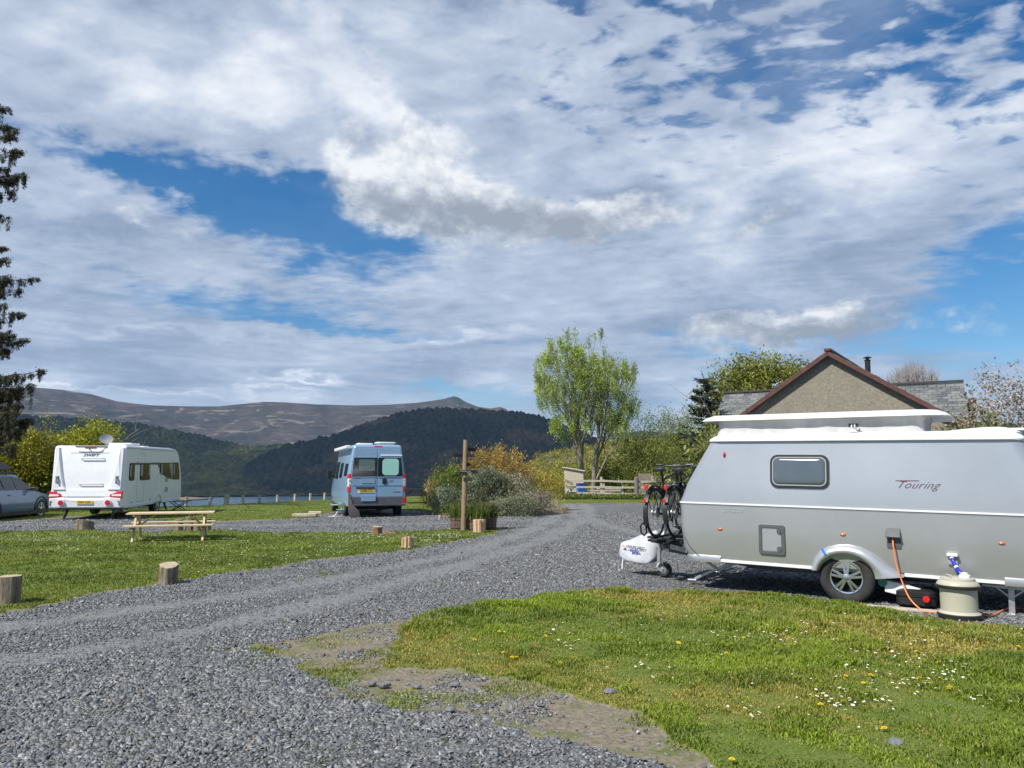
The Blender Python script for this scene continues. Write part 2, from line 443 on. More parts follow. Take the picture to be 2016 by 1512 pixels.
# ------------------------------------------------------------------ the lie of the land
def edge_y(x):
    """where the pitch field ends and the hillside drops to the estuary"""
    return np.interp(x, [-60, -30, -18, -14.5, -10.5, -5, 0, 3, 9, 30, 60], [34, 33, 33, 35.5, 43.5, 52, 60, 62, 60, 55, 60])
def gz(x, y):
    x = np.asarray(x, float); y = np.asarray(y, float)
    e = edge_y(x)
    t = np.clip((y-e), 0, None)
    drop = -(np.minimum(t*.10+t*t*.006, 62)) 
    drop = np.where(t > 0, drop, 0)
    r = np.hypot(x, y)
    near = np.exp(-(np.clip(r-30, 0, None)/25)**2)
    und = (fbm(x*.35, y*.35, 3, 5)-.5)*.05*near*smooth(r, 2, 7)
    # dished centre of the drive, grass standing a little proud of it
    return drop+und
# outlines on the ground, laid out from the camera's eye
def gp(pts): return [tuple(G(a, b)[:2]) for a, b in pts]
P_LAWN_LEFT = gp([(-900, 1390), (-300, 1262), (0, 1207), (100, 1187), (200, 1167), (300, 1151), (380, 1141), (480, 1122), (600, 1107), (700, 1094), (800, 1082), (900, 1066), (975, 1050), (992, 1044), (955, 1040),
                  (880, 1043), (760, 1050), (700, 1050), (560, 1049), (430, 1043), (300, 1049), (150, 1043), (0, 1048), (-900, 1052)])
P_LAWN_FAR = gp([(-800, 1026), (-40, 1026), (60, 1024), (140, 1017), (240, 1016), (345, 1026), (430, 1026), (560, 1023), (600, 1021), (615, 1014), (660, 1008), (690, 1004), (795, 1004), (835, 1008), (868, 1012), (960, 1014), (1010, 1016), (1060, 1010), (1105, 1002), (1100, 992), (1180, 991), (1300, 991)])
P_LAWN_FAR += [(12, 46), (18, 80), (5, 150), (-60, 150), (-90, 30)]
P_LAWN_NEAR = gp([(560, 1262), (640, 1244), (760, 1226), (840, 1206), (950, 1190), (1050, 1175), (1150, 1165), (1240, 1160), (1380, 1163), (1500, 1170), (1600, 1180), (1720, 1192), (1850, 1216), (2016, 1236), (2600, 1290),
                  (3600, 1700), (1900, 1950), (1640, 1640), (1450, 1560), (1330, 1522), (1200, 1486), (1000, 1432), (860, 1405), (760, 1396), (690, 1382), (640, 1345), (590, 1305), (530, 1285), (500, 1268)])
P_GRASS_CORE = gp([(770, 1290), (800, 1245), (860, 1212), (950, 1194), (1050, 1179), (1150, 1169), (1240, 1164), (1380, 1167), (1500, 1174), (1600, 1184), (1720, 1200), (1850, 1222), (2016, 1244), (2600, 1300), (3600, 1700), (1800, 1900), (1560, 1600), (1440, 1530),
                   (1350, 1482), (1235, 1428), (1120, 1376), (1030, 1340), (930, 1320), (840, 1325), (780, 1315)])
P_DIRT = gp([(790, 1322), (920, 1322), (1030, 1342), (1130, 1368), (1250, 1405), (1310, 1450), (1270, 1492), (1180, 1470), (1060, 1425), (940, 1402), (840, 1392), (770, 1375), (760, 1345)])
P_DIRT2 = gp([(590, 1285), (680, 1252), (800, 1240), (790, 1262), (700, 1286), (640, 1300)])
def grassness(x, y):
    """1 lawn, 0 slate gravel; the border wanders"""
    wx = (fbm(x*1.3, y*1.3, 4, 21)-.5)*.55; wy = (fbm(x*1.3, y*1.3, 4, 31)-.5)*.55
    r = np.hypot(x, y); k = np.clip(.32+r/18, .35, 2.2)
    wx = wx+(fbm(x*6, y*6, 3, 25)-.5)*.30; wy = wy+(fbm(x*6, y*6, 3, 35)-.5)*.30
    X = x+wx*k; Y = y+wy*k
    g = np.zeros(np.shape(x))
    g[inpoly(X, Y, P_LAWN_LEFT)] = 1
    g[inpoly(X, Y, P_LAWN_FAR)] = 1
    g[inpoly(X, Y, P_LAWN_NEAR)] = .62
    g[inpoly(X, Y, P_GRASS_CORE)] = 1
    g[inpoly(X, Y, P_DIRT)] = .36
    g[inpoly(X, Y, P_DIRT2)] = .42
    g[(y > edge_y(x)-1) & (g < .1) & (np.abs(x-3) > 1.5)] = 1
    return g
TRACKS = [gp([(-500, 1400), (0, 1305), (300, 1262), (600, 1195), (850, 1130), (1080, 1060), (1160, 1015), (1150, 992)]), gp([(-400, 1290), (0, 1236), (350, 1190), (640, 1140), (900, 1092), (1040, 1045), (1100, 1012)]), gp([(1900, 1120), (1500, 1085), (1250, 1050), (1130, 1015), (1120, 992)]), gp([(-700, 1036), (100, 1034), (500, 1034), (900, 1030), (1100, 1020)])]
def track(x, y):
    d = np.full(np.shape(x), 9.)
    wx = (fbm(x*.8, y*.8, 3, 41)-.5)*.5
    for P in TRACKS:
        for (x0, y0), (x1, y1) in zip(P[:-1], P[1:]):
            L2 = (x1-x0)**2+(y1-y0)**2; t = np.clip(((x-x0)*(x1-x0)+(y-y0)*(y1-y0))/L2, 0, 1); d = np.minimum(d, np.hypot(x-x0-t*(x1-x0), y-y0-t*(y1-y0)))
    return 1-smooth(d+wx, .12, .55)
# ------------------------------------------------------------------ ground material: turf, worn soil, slate chippings
def ground_material():
    m_ = bpy.data.materials.new('ground_surface'); m_.use_nodes = True; T = NT(m_.node_tree); b = T.n['Principled BSDF']
    geo = T.node('ShaderNodeNewGeometry'); P = geo.outputs['Position']
    g = T.attr('grass')
    # slate chippings
    rotm = T.node('ShaderNodeMapping'); rotm.inputs['Scale'].default_value = (.62, 1.0, 1.0); rotm.inputs['Rotation'].default_value = (0, 0, R(12)); T.l.new(P, rotm.inputs[0])
    warp = T.noise(P, 30, 2, .5, 0, 'Color')
    pv = T.vm('ADD', rotm.outputs[0], T.vm('SCALE', warp, sc=.02))
    v1 = T.voro(pv, 30, 'F1', 'Color'); vd = T.voro(pv, 30, 'F1', 'Distance')
    v1s = T.sep(v1)[0]
    big = T.noise(P, .55, 5, .6); mid = T.noise(P, 3.0, 4, .6)
    stone = T.ramp(v1s, [(0, (.12, .124, .13)), (.5, (.18, .185, .192)), (.85, (.245, .25, .255)), (1, (.36, .36, .355))])
    stone = T.mix(T.ramp(vd, [(.3, 0), (.62, .75)]), stone, (.03, .032, .036))
    fine = T.noise(P, 90, 3, .6)
    dusty = T.mix(T.ramp(fine, [(.3, 0), (.7, 1)]), (.18, .184, .188), (.28, .282, .28))
    dustf = T.m('MAXIMUM', T.ramp(T.m('MULTIPLY_ADD', mid, .5, T.m('MULTIPLY', big, .5)), [(.46, 0), (.62, .55)]), T.m('MULTIPLY', T.attr('track'), .85))
    stone = T.mix(T.m('MULTIPLY', dustf, T.ramp(T.noise(P, 14, 5, .7), [(.3, .35), (.6, 1)])), stone, dusty)
    stone = T.mix(T.ramp(T.noise(P, 4.5, 6, .75), [(.52, 0), (.72, .45)]), stone, (.20, .185, .155))
    # soil and moss
    soil = T.mix(T.ramp(T.noise(P, 26, 6, .7), [(.3, 0), (.7, 1)]), (.12, .095, .068), (.30, .26, .195))
    moss = T.mix(T.ramp(T.noise(P, 40, 5, .7), [(.3, 0), (.7, 1)]), (.055, .075, .014), (.17, .20, .045))
    sm = T.mix(T.ramp(T.m('ADD', T.m('MULTIPLY', T.noise(P, 5, 6, .7), .8), T.m('MULTIPLY', g, .22)), [(.50, 0), (.64, 1)]), soil, moss)
    # turf
    t1 = T.noise(P, 1.1, 5, .62); t2 = T.noise(P, 55, 5, .7); t3 = T.noise(P, 9, 5, .65)
    turf = T.mix(T.ramp(t2, [(.25, 0), (.75, 1)]), (.06, .088, .016), (.17, .225, .04))
    turf = T.mix(T.ramp(t1, [(.42, 0), (.62, .6)]), turf, T.mix(T.ramp(t2, [(.3, 0), (.7, 1)]), (.11, .12, .024), (.24, .24, .06)))
    turf = T.mix(T.ramp(t3, [(.60, 0), (.72, .5)]), turf, (.10, .075, .035))
    e = T.m('MULTIPLY', T.m('SUBTRACT', T.noise(P, 7, 6, .72), .5), .7)
    ge = T.m('ADD', g, e)
    c = T.mix(T.ss(ge, .18, .34), stone, sm)
    c = T.mix(T.ss(ge, .66, .86), c, turf)
    # scrubby wood and pasture on the slope below the field
    sx, sy, sz = T.sep(P)
    wood = T.mix(T.ramp(T.noise(P, .05, 6, .65), [(.35, 0), (.65, 1)]), (.022, .034, .014), (.075, .085, .03))
    c = T.mix(T.ss(sz, -.6, -3.0), c, wood)
    T.l.new(c, b.inputs['Base Color'])
    b.inputs['Roughness'].default_value = .92; b.inputs['Specular IOR Level'].default_value = .25
    h = T.m('ADD', T.m('MULTIPLY', T.m('SUBTRACT', 1.0, vd), T.m('SUBTRACT', 1.0, g)), T.m('MULTIPLY', t2, .9))
    T.l.new(T.bump(h, .75, .014), b.inputs['Normal'])
    return m_
M_['ground'] = ground_material()
def make_ground():
    a_in = np.radians(np.arange(-42, 42.01, .16)); a_out = np.radians(np.arange(45, 315.01, 3.0))
    az_ = np.concatenate([a_in, a_out])
    # rings: dense where the ground fills the picture
    pys = np.arange(1750, 985, -2.6); rr = [G(1008, p)[1] for p in pys]
    rr = np.array([.4, 1.0, 1.6]+rr+list(np.geomspace(rr[-1]*1.03, 400, 70))+list(np.geomspace(430, 13000, 26)))
    A, Rr = np.meshgrid(az_, rr); X = Rr*np.sin(A); Y = Rr*np.cos(A)
    g = np.zeros(X.shape); sel = Rr < 170
    g[sel] = grassness(X[sel], Y[sel]); g[~sel] = 1
    Z = gz(X, Y)
    Z += .018*smooth(g, .5, 1)*(Rr < 60)+(fbm(X*6, Y*6, 3, 77)-.5)*.022*(Rr < 25)
    n, k = X.shape
    V = np.stack([X, Y, Z], -1).reshape(-1, 3)
    i, j = np.meshgrid(np.arange(n-1), np.arange(k), indexing='ij'); j2 = (j+1) % k
    Q = np.stack([i*k+j, i*k+j2, (i+1)*k+j2, (i+1)*k+j], -1)[..., ::-1]
    gc = (g[:-1]+g[1:])/2; gc = (gc+np.roll(gc, -1, 1))/2
    gravel = (gc < .3)
    for nm, s in (('ground', ~gravel), ('gravel_drive', gravel)):
        q = Q[s]; used = np.unique(q); remap = np.zeros(len(V), np.int64); remap[used] = np.arange(len(used))
        q = remap[q]; v = V[used]; gg = g.reshape(-1)[used]; tk = track(v[:, 0], v[:, 1])
        tris = None
        if nm == 'ground':      # close the hole under the camera
            v = np.vstack([v, [[0, 0, 0]]]); gg = np.append(gg, 0); tk = np.append(tk, 0)
        me = npmesh(nm, v, tris, q, smooth=True); vattr(me, 'grass', gg); vattr(me, 'track', tk)
        o = link(nm, me, M_['ground']); tag(o, kind='structure')
make_ground()
# water of the estuary
wm = bpy.data.materials.new('estuary_water'); wm.use_nodes = True; T = NT(wm.node_tree); b = T.n['Principled BSDF']
b.inputs['Base Color'].default_value = (.05, .09, .13, 1); b.inputs['Roughness'].default_value = .22; b.inputs['Specular IOR Level'].default_value = .6
pm = T.node('ShaderNodeMapping'); geo = T.node('ShaderNodeNewGeometry'); T.l.new(geo.outputs['Position'], pm.inputs[0]); pm.inputs['Scale'].default_value = (.05, .16, .1)
T.l.new(T.bump(T.noise(pm.outputs[0], 1.0, 6, .6), .35, 2.0), b.inputs['Normal'])
mb = MB(); mb.add([(-9000, 250, -60), (9000, 250, -60), (9000, 12000, -60), (-9000, 12000, -60)], [(0, 1, 2, 3)])
tag(mb.build('estuary_water', wm, smooth=None), kind='structure')

# ------------------------------------------------------------------ hills: each stands at its own distance, its ridge known by its angle
def hill_mat(name, cols, s1, s2, crown=0, patch=None, streak=None):
    m_ = bpy.data.materials.new(name); m_.use_nodes = True; T = NT(m_.node_tree); b = T.n['Principled BSDF']
    geo = T.node('ShaderNodeNewGeometry'); P = geo.outputs['Position']
    n1 = T.noise(P, s1, 7, .62); n2 = T.noise(P, s2, 6, .65, .4)
    c = T.ramp(T.m('MULTIPLY_ADD', n2, .5, T.m('MULTIPLY', n1, .5)), [(.36, cols[0]), (.48, cols[1]), (.62, cols[2])])
    if patch:
        c = T.mix(T.ramp(T.noise(P, patch[0], 5, .6, .6), [(patch[1], 0), (patch[1]+.08, patch[3])]), c, patch[2])
    if streak:
        pm = T.node('ShaderNodeMapping'); T.l.new(P, pm.inputs[0]); pm.inputs['Scale'].default_value = streak[0]; pm.inputs['Rotation'].default_value = (0, R(8), R(20))
        c = T.mix(T.ramp(T.noise(pm.outputs[0], 1.0, 6, .6, 1.2), [(streak[1], 0), (streak[1]+.05, streak[3])]), c, streak[2])
    if crown:
        v = T.voro(P, crown, 'F1', 'Color'); c = T.mix(.75, c, T.ramp(T.sep(v)[0], [(0, .35), (1, 1.0)]), 'MULTIPLY')
    T.l.new(c, b.inputs['Base Color']); b.inputs['Roughness'].default_value = 1; b.inputs['Specular IOR Level'].default_value = .05
    return m_
def hill(name, prof, D0, z0, D1, mat_, rows=130, step=1.7, k=1.25, amp=.0, fs=400., crown=None, cramp=0, dropto=-80, seed=0, ridge_noise=0, D1b=None, basefn=None, gull=0):
    xs = np.arange(prof[0][0], prof[-1][0]+.1, step)
    ys = np.interp(xs, [p[0] for p in prof], [p[1] for p in prof])
    rays_ = np.array([ray(a, b_) for a, b_ in zip(xs, ys)]); az_ = np.arctan2(rays_[:, 0], rays_[:, 1]); tanr = rays_[:, 2]/np.hypot(rays_[:, 0], rays_[:, 1])
    s = np.linspace(0, 1, rows)[:, None]
    d0 = D0 if basefn is None else basefn(xs)[None, :]
    d1 = D1 if D1b is None else np.interp(xs, [prof[0][0], prof[-1][0]], [D1, D1b])[None, :]
    Dd = d0+(d1-d0)*s**1.15
    X = Dd*np.sin(az_)[None, :]; Y = Dd*np.cos(az_)[None, :]
    t0 = (z0-EYE)/Dd[0:1]
    w = s**k
    t = t0*(1-w)+tanr[None, :]*w
    n = fbm(X/fs, Y/fs, 5, seed+1)-.5
    env = np.sin(PI*np.clip(s, 0, 1))**.8
    t = t+n*amp*env
    if gull:
        gg = np.abs(fbm(X/420+Y/1500, Y/700-X/1800, 4, seed+3)-.5)
        t = t-(gull*np.exp(-(gg/.09)**2))*env*(.4+1.2*fbm(X/1500, Y/1500, 2, seed+6))
    Z = EYE+t*Dd
    if crown:
        wl = worley(X/crown, Y/crown, seed); Z = Z+cramp*(1-np.clip(wl, 0, 1))*(.35+.65*s)*(.5+fbm(X/(crown*4), Y/(crown*4), 3, seed+4))
    if ridge_noise: Z = Z+(fbm(X/14, Y/14, 3, seed+8)-.5)*ridge_noise*s
    Db = [d1*1.12, d1*1.5]; Zr = Z[-1:]
    X = np.vstack([X]+[d_*np.sin(az_)[None, :]*np.ones((1, len(xs))) for d_ in Db]); Y = np.vstack([Y]+[d_*np.cos(az_)[None, :]*np.ones((1, len(xs))) for d_ in Db])
    Z = np.vstack([Z, Zr-.03*(d1), np.full_like(Zr, dropto)])
    n_, k_ = X.shape; V = np.stack([X, Y, Z], -1).reshape(-1, 3)
    i, j = np.meshgrid(np.arange(n_-1), np.arange(k_-1), indexing='ij')
    Q = np.stack([i*k_+j, i*k_+j+1, (i+1)*k_+j+1, (i+1)*k_+j], -1).reshape(-1, 4)
    o = link(name, npmesh(name, V, None, Q, smooth=not crown), mat_); tag(o, kind='structure'); return o
m_mtn = hill_mat('moorland', [(.022, .027, .018), (.052, .043, .032), (.105, .080, .060)], .0016, .011, 0, (.0014, .56, (.040, .042, .024), .6), ((.004, .0016, .02), .58, (.22, .18, .13), .75))
hill('mountain', [(-900, 800), (-500, 790), (-200, 772), (-60, 768), (0, 765), (50, 763), (85, 764), (120, 767), (180, 776), (230, 790), (260, 794), (300, 798), (370, 800), (430, 800), (470, 796), (520, 791), (560, 792), (620, 796), (700, 798), (760, 797), (820, 793), (850, 789), (876, 785), (893, 780), (902, 782), (913, 789), (928, 796), (942, 801), (965, 804), (985, 801), (996, 805), (1010, 815), (1100, 870), (1150, 920)],
     3600, -55, 7200, m_mtn, rows=150, k=1.6, amp=.012, fs=900, gull=.006, seed=2)
m_blue = hill_mat('distant_moor', [(.03, .04, .03), (.05, .05, .045), (.07, .065, .05)], .002, .01)
hill('distant_hill', [(1050, 905), (1100, 885), (1150, 868), (1190, 858), (1225, 852), (1262, 848), (1320, 852), (1400, 858), (1600, 850), (2100, 830), (2700, 860), (3000, 900)], 3500, -55, 7600, m_blue, rows=60, step=4, amp=.006, fs=900, seed=5)
m_dark = hill_mat('cloud_shaded_conifers', [(.003, .007, .009), (.007, .012, .013), (.017, .019, .016)], .004, .03, .075, (.0035, .54, (.030, .026, .020), .7))  # conifer colours darkened so that they carry the cloud shadow on this hill
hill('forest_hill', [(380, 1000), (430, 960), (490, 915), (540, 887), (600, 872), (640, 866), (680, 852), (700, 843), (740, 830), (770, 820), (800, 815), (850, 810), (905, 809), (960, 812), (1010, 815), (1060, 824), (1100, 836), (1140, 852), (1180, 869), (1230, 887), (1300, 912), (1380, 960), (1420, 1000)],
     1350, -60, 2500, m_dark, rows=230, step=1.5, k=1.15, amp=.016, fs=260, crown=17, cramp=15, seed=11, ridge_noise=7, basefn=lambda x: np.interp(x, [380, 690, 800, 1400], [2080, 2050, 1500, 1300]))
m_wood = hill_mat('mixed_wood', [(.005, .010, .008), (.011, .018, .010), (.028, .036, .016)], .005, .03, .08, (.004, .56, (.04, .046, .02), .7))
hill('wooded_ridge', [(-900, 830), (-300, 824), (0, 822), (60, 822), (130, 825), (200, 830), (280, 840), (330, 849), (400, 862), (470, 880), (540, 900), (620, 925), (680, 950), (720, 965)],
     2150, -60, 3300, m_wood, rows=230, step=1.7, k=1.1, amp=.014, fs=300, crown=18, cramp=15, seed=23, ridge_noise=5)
m_low = hill_mat('valley_fields', [(.008, .014, .009), (.018, .026, .013), (.04, .044, .022)], .006, .02, .065, (.0045, .54, (.055, .065, .025), .85))
hill('valley_slope', [(260, 905), (330, 902), (400, 893), (470, 883), (540, 880), (600, 876), (660, 880), (720, 900), (780, 930), (860, 965)],
     2060, -60, 2950, m_low, rows=190, step=1.6, k=.95, amp=.014, fs=200, crown=19, cramp=14, seed=37, ridge_noise=4)
sand = hill_mat('sandbank', [(.15, .11, .075), (.20, .155, .11), (.26, .21, .15)], .02, .1)
mb = MB()
for poly in (
    [(480, 970), (530, 969), (600, 968), (655, 968), (655, 973), (600, 974), (540, 975), (486, 976)],
    [(340, 981), (375, 980), (420, 983), (360, 986), (330, 986)]):
    pts = [G(a, b, -59.7) for a, b in poly]; n = len(pts)
    lo = [(p[0], p[1], -60.5) for p in pts]; hi = [(p[0], p[1], -57.5) for p in pts]
    mb.add(lo+hi, [tuple(range(n, 2*n))]+[(i, (i+1) % n, (i+1) % n+n, i+n) for i in range(n)])
tag(mb.build('sandbank', sand, smooth=None), kind='structure')
# ------------------------------------------------------------------ materials of made things
M_['tyre'] = mat('tyre_rubber', (.018, .018, .019), (.035, .034, .032), 14, .8, bump=.3)
M_['black'] = mat('black_plastic', (.012, .012, .013), (.02, .02, .021), 8, .45)
M_['matt_black'] = mat('matt_black', (.008, .008, .009), rough=.85)
M_['rim'] = mat('rim_alloy', (.62, .63, .64), rough=.25, metal=.9)
M_['steel'] = mat('galvanised_steel', (.42, .43, .43), (.60, .61, .61), 22, .38, metal=.75)
M_['chrome'] = mat('bright_metal', (.75, .76, .77), rough=.14, metal=1)
M_['silver'] = mat('silver_body_paint', (.50, .508, .512), (.545, .553, .556), 1.2, .30, metal=.6, coat=.25, dirt=(.30, .30, .28, .07))
M_['white'] = mat('white_gel_coat', (.78, .79, .79), (.83, .835, .83), 2.0, .28, coat=.3, dirt=(.60, .60, .56, .22))
M_['white_satin'] = mat('white_plastic', (.74, .75, .75), (.80, .81, .80), 9, .4)
M_['greyw'] = mat('grey_trim', (.30, .31, .31), (.34, .35, .35), 7, .4)
M_['dgrey'] = mat('dark_grey_plastic', (.075, .08, .085), (.10, .105, .11), 7, .5)
M_['glass'] = mat('tinted_window', (.012, .015, .018), rough=.08, spec=.45, coat=.15)
M_['acrylic'] = mat('acrylic_window', (.085, .105, .125), (.10, .125, .145), 2, .12, spec=.6, coat=.4)
M_['canvas'] = mat('grey_canvas', (.40, .40, .395), (.50, .50, .49), 5, .9, bump=.25, bscale=9, stretch=(1, 1, .35))
M_['red'] = mat('red_lens', (.55, .012, .018), (.65, .02, .025), 20, .2, coat=.5)
M_['amber'] = mat('amber_lens', (.62, .13, .015), rough=.2, coat=.5)
M_['clear'] = mat('clear_lens', (.80, .78, .76), (.62, .58, .56), 30, .12, coat=.5)
M_['yellow'] = mat('yellow_plate', (.80, .52, .02), rough=.4)
M_['script_red'] = mat('script_red', (.16, .02, .02), rough=.4)
M_['orange'] = mat('orange_cable', (.85, .25, .07), rough=.45)
M_['blue_hose'] = mat('blue_hose', (.02, .03, .42), rough=.3)
M_['blue_tape'] = mat('blue_tape', (.02, .18, .75), rough=.5)
M_['beige'] = mat('beige_plastic', (.42, .40, .31), (.47, .45, .35), 5, .42, dirt=(.3, .28, .22, .3))
M_['green'] = mat('green_plastic', (.03, .22, .15), rough=.4)
M_['vanpaint'] = mat('ice_blue_metallic', (.22, .36, .51), (.25, .39, .545), 1.5, .28, metal=.12, coat=.5, dirt=(.25, .27, .27, .3))
M_['carpaint'] = mat('slate_blue_metallic', (.07, .14, .26), (.085, .16, .29), 1.5, .3, metal=.25, coat=.5)
M_['mint'] = mat('mint_blind', (.34, .66, .55), rough=.35, coat=.4)
M_['dullmint'] = mat('grey_green_blind', (.10, .16, .145), rough=.3, coat=.4)  # grey-green blind of the left rear window
M_['wood_new'] = mat('new_timber', (.52, .40, .23), (.66, .54, .34), 5, .75, stretch=(1, 9, 9), bump=.3)
M_['wood_newz'] = mat('new_timber_upright', (.52, .40, .23), (.66, .54, .34), 5, .75, stretch=(9, 9, 1), bump=.3)
M_['wood_grey'] = mat('weathered_timber', (.34, .30, .23), (.60, .54, .43), 6, .85, stretch=(1.2, 7, 7), bump=.5)
M_['wood_greyz'] = mat('weathered_post', (.34, .31, .25), (.60, .56, .47), 5, .85, stretch=(8, 8, 1.2), bump=.5)
M_['pole'] = mat('pole_timber', (.20, .14, .08), (.34, .25, .15), 5, .8, stretch=(9, 9, 1), bump=.4)
M_['signblack'] = mat('black_board', (.012, .012, .013), rough=.5)
M_['plank'] = mat('worn_planks', (.15, .12, .09), (.34, .28, .22), 5, .85, stretch=(9, 9, 1), bump=.6)
def plate(name, s, M, parent, w=.52, h=.111, size=.095):
    mb = MB(); mb.prism(rrect(-w/2, -h/2, w/2, h/2, .008, 2), -.004, .004, M, 'XY')
    p = mb.build(name, M_['yellow'], parent, smooth=None)
    text('plate_text', s, size, M @ Matrix.Translation((0, 0, .006)), M_['black'], p, ext=.001, bold=.002, sx=.95)
    return p
def cut(o, mb, dark):
    """open wheel arches in a shell; the cut walls are dark liner"""
    c = mb.build('cutter', dark, None, smooth=None)
    m = o.modifiers.new('cut', 'BOOLEAN'); m.object = c; m.operation = 'DIFFERENCE'; m.solver = 'EXACT'; m.material_mode = 'TRANSFER'
    bpy.context.view_layer.update()
    dg = bpy.context.evaluated_depsgraph_get(); me = bpy.data.meshes.new_from_object(o.evaluated_get(dg))
    o.modifiers.clear(); old = o.data; o.data = me; bpy.data.meshes.remove(old); bpy.data.objects.remove(c)
    o.data.set_sharp_from_angle(angle=R(30))
    return o
def wheel(parent, x, y, z, r, w, side, spokes=5, rimr=.6, name='wheel', twin=True, dark=False):
    """tyre with tread shoulder and a spoked rim; side=+1 shows the face towards +Y"""
    t = MB(); ir = r*rimr
    prof = [(ir, -w*.42), (ir*1.05, -w*.5), (r*.86, -w*.52), (r*.955, -w*.47), (r*.99, -w*.36), (r, -w*.12), (r*.988, -w*.10), (r*.988, -w*.07), (r, -w*.05), (r, w*.05), (r*.988, w*.07), (r*.988, w*.10), (r, w*.12), (r*.99, w*.36), (r*.955, w*.47), (r*.86, w*.52), (ir*1.05, w*.5), (ir, w*.42)]
    t.lathe(prof, 48, Matrix.Translation((0, 0, 0)), 'Y', cap=False)
    wh = empty(name, (x, y, z)); wh.parent = parent
    t.build('tyre', M_['tyre'], wh, smooth='all')
    b = MB(); s = side
    b.lathe([(ir*1.0, -s*w*.42), (ir*.97, s*w*.40)], 40, None, 'Y', cap=False)
    b.lathe([(ir*.985, s*w*.43), (ir*.985, s*w*.50), (ir*.90, s*w*.48), (ir*.88, s*w*.40)], 40, None, 'Y', cap=False)
    for k in range(spokes):
        for d in ((-.16, .16) if twin else (0,)):
            a = 2*PI*k/spokes+PI/2
            a0, a1 = a+d*.55, a+d*1.9*(1 if twin else 0)
            a0, a1 = a+d*1.3, a+d*1.1
            p0 = Vector((math.cos(a0)*ir*.24, s*w*.47, math.sin(a0)*ir*.24)); p1 = Vector((math.cos(a1)*ir*.93, s*w*.44, math.sin(a1)*ir*.93))
            b.bar(p0, p1, ir*(.15 if twin else .2), w*.12, (0, 1, 0))
    b.lathe([(ir*.27, s*w*.30), (ir*.27, s*w*.48), (ir*.2, s*w*.52), (.001, s*w*.53)], 20, None, 'Y')
    b.build('rim', M_['rim'] if not dark else M_['dgrey'], wh, smooth='auto')
    d = MB(); d.lathe([(ir*.98, s*w*.05), (ir*.98, s*w*.12), (.002, s*w*.12)], 32, None, 'Y'); d.build('brake_disc', M_['matt_black'], wh, smooth=None)
    return wh
# ------------------------------------------------------------------ the silver touring caravan in the foreground
ER = empty('touring_caravan', (4.555, 10.223, 0), (0, -.0145, R(147.04)), 'silver retro touring caravan with white raised pop-up roof, beside the near lawn', 'caravan')
mb = MB()
rings = []
for z, xr, xf, hw, r in ((.355, -1.90, 1.86, .95, .09), (.40, -2.0, 1.96, .985, .10), (.52, -2.07, 2.045, 1.0, .11), (.80, -2.12, 2.085, 1.006, .11), (1.10, -2.14, 2.09, 1.008, .11), (1.135, -2.14, 2.09, 1.008, .11),
                         (1.40, -2.08, 1.985, .985, .12), (1.66, -1.99, 1.845, .962, .14), (1.94, -1.86, 1.69, .937, .16)):
    rings.append(planring(xr, xf, hw, r, r, z, 6))
mb.loft(rings)
body = mb.build('body', M_['silver'], ER, smooth=None)
body.data.shade_smooth(); body.data.set_sharp_from_angle(angle=R(20))
c = MB(); c.lathe([(.335, .70), (.335, 1.3)], 40, Matrix.Translation((-.01, 0, .30)), 'Y'); c.lathe([(.335, -.70), (.335, -1.3)], 40, Matrix.Translation((-.01, 0, .30)), 'Y')
cut(body, c, M_['matt_black'])
def band(name, z0, z1, prof, out, m_, nseg=6):
    mb = MB(); rs = []
    for z, o_ in ((z0, 0), (z0, out), (z1, out), (z1, 0)):
        xr, xf, hw, r = prof; rs.append(planring(xr-o_, xf+o_, hw+o_, r+o_*.8, r+o_*.8, z, nseg))
    mb.loft(rs, False, False); mb.add([p for p in rs[0]], [])
    return mb.build(name, m_, ER, smooth='auto')
band('waist_bead', 1.108, 1.128, (-2.14, 2.09, 1.008, .11), .014, M_['white_satin'])
band('waist_groove', 1.092, 1.104, (-2.14, 2.09, 1.008, .11), .004, M_['greyw'])
# lower rail with the kicked-up corners at both ends
for s in (1, -1):
    for x0, x1 in ((-1.62, -.64), (.37, 1.62)):
        mb = MB(); mb.bar((x0, s*.985, .375), (x1, s*.985, .375), .03, .035); mb.build('lower_rail', M_['white_satin'], ER, smooth=None, bevel=.004)
# joint of the moulded front corner
for s in (1, -1):
    mb = MB(); mb.tube([(2.03, s*1.006, .70), (1.99, s*1.012, .62), (1.93, s*1.012, .53), (1.84, s*1.004, .44), (1.78, s*.996, .40)], .005, 5); mb.build('corner_joint', M_['dgrey'], ER, smooth='all')
mb = MB(); rs = []
for z, o_ in ((.345, -.02), (.345, .012), (.40, .022), (.435, .008), (.44, -.03)):
    rs.append([p for p in planring(-2.02-o_, 1.93+o_, .985+o_, .12, .12, z, 6)])
def clipx(rs, keep):
    pts = [[p for p in r_ if keep(p[0])] for r_ in rs]; return pts
for keep, nm in ((lambda x: x > 1.6, 1), (lambda x: x < -1.6, -1)):
    rr2 = []
    for z, o_ in ((.345, -.02), (.345, .012), (.40, .022), (.435, .008), (.44, -.03)):
        X = 2.0+o_ if nm > 0 else -2.02-o_; hw = .985+o_; r_ = .16
        pts = [(1.52*nm if nm > 0 else -1.62, -hw*1.0, z if True else 0)]
        for cy, a0 in (((-hw+r_), -90), ((hw-r_), 0)):
            for k in range(7):
                a = R(a0+15*k); pts.append(((X-nm*r_)+nm*r_*math.cos(a), cy+r_*math.sin(a), z))
        pts.append((1.52 if nm > 0 else -1.62, hw, z))
        rr2.append(pts)
    mb = MB(); mb.loft(rr2, False, False, closed=False); mb.build('corner_skirt', M_['silver'], ER, smooth='auto')
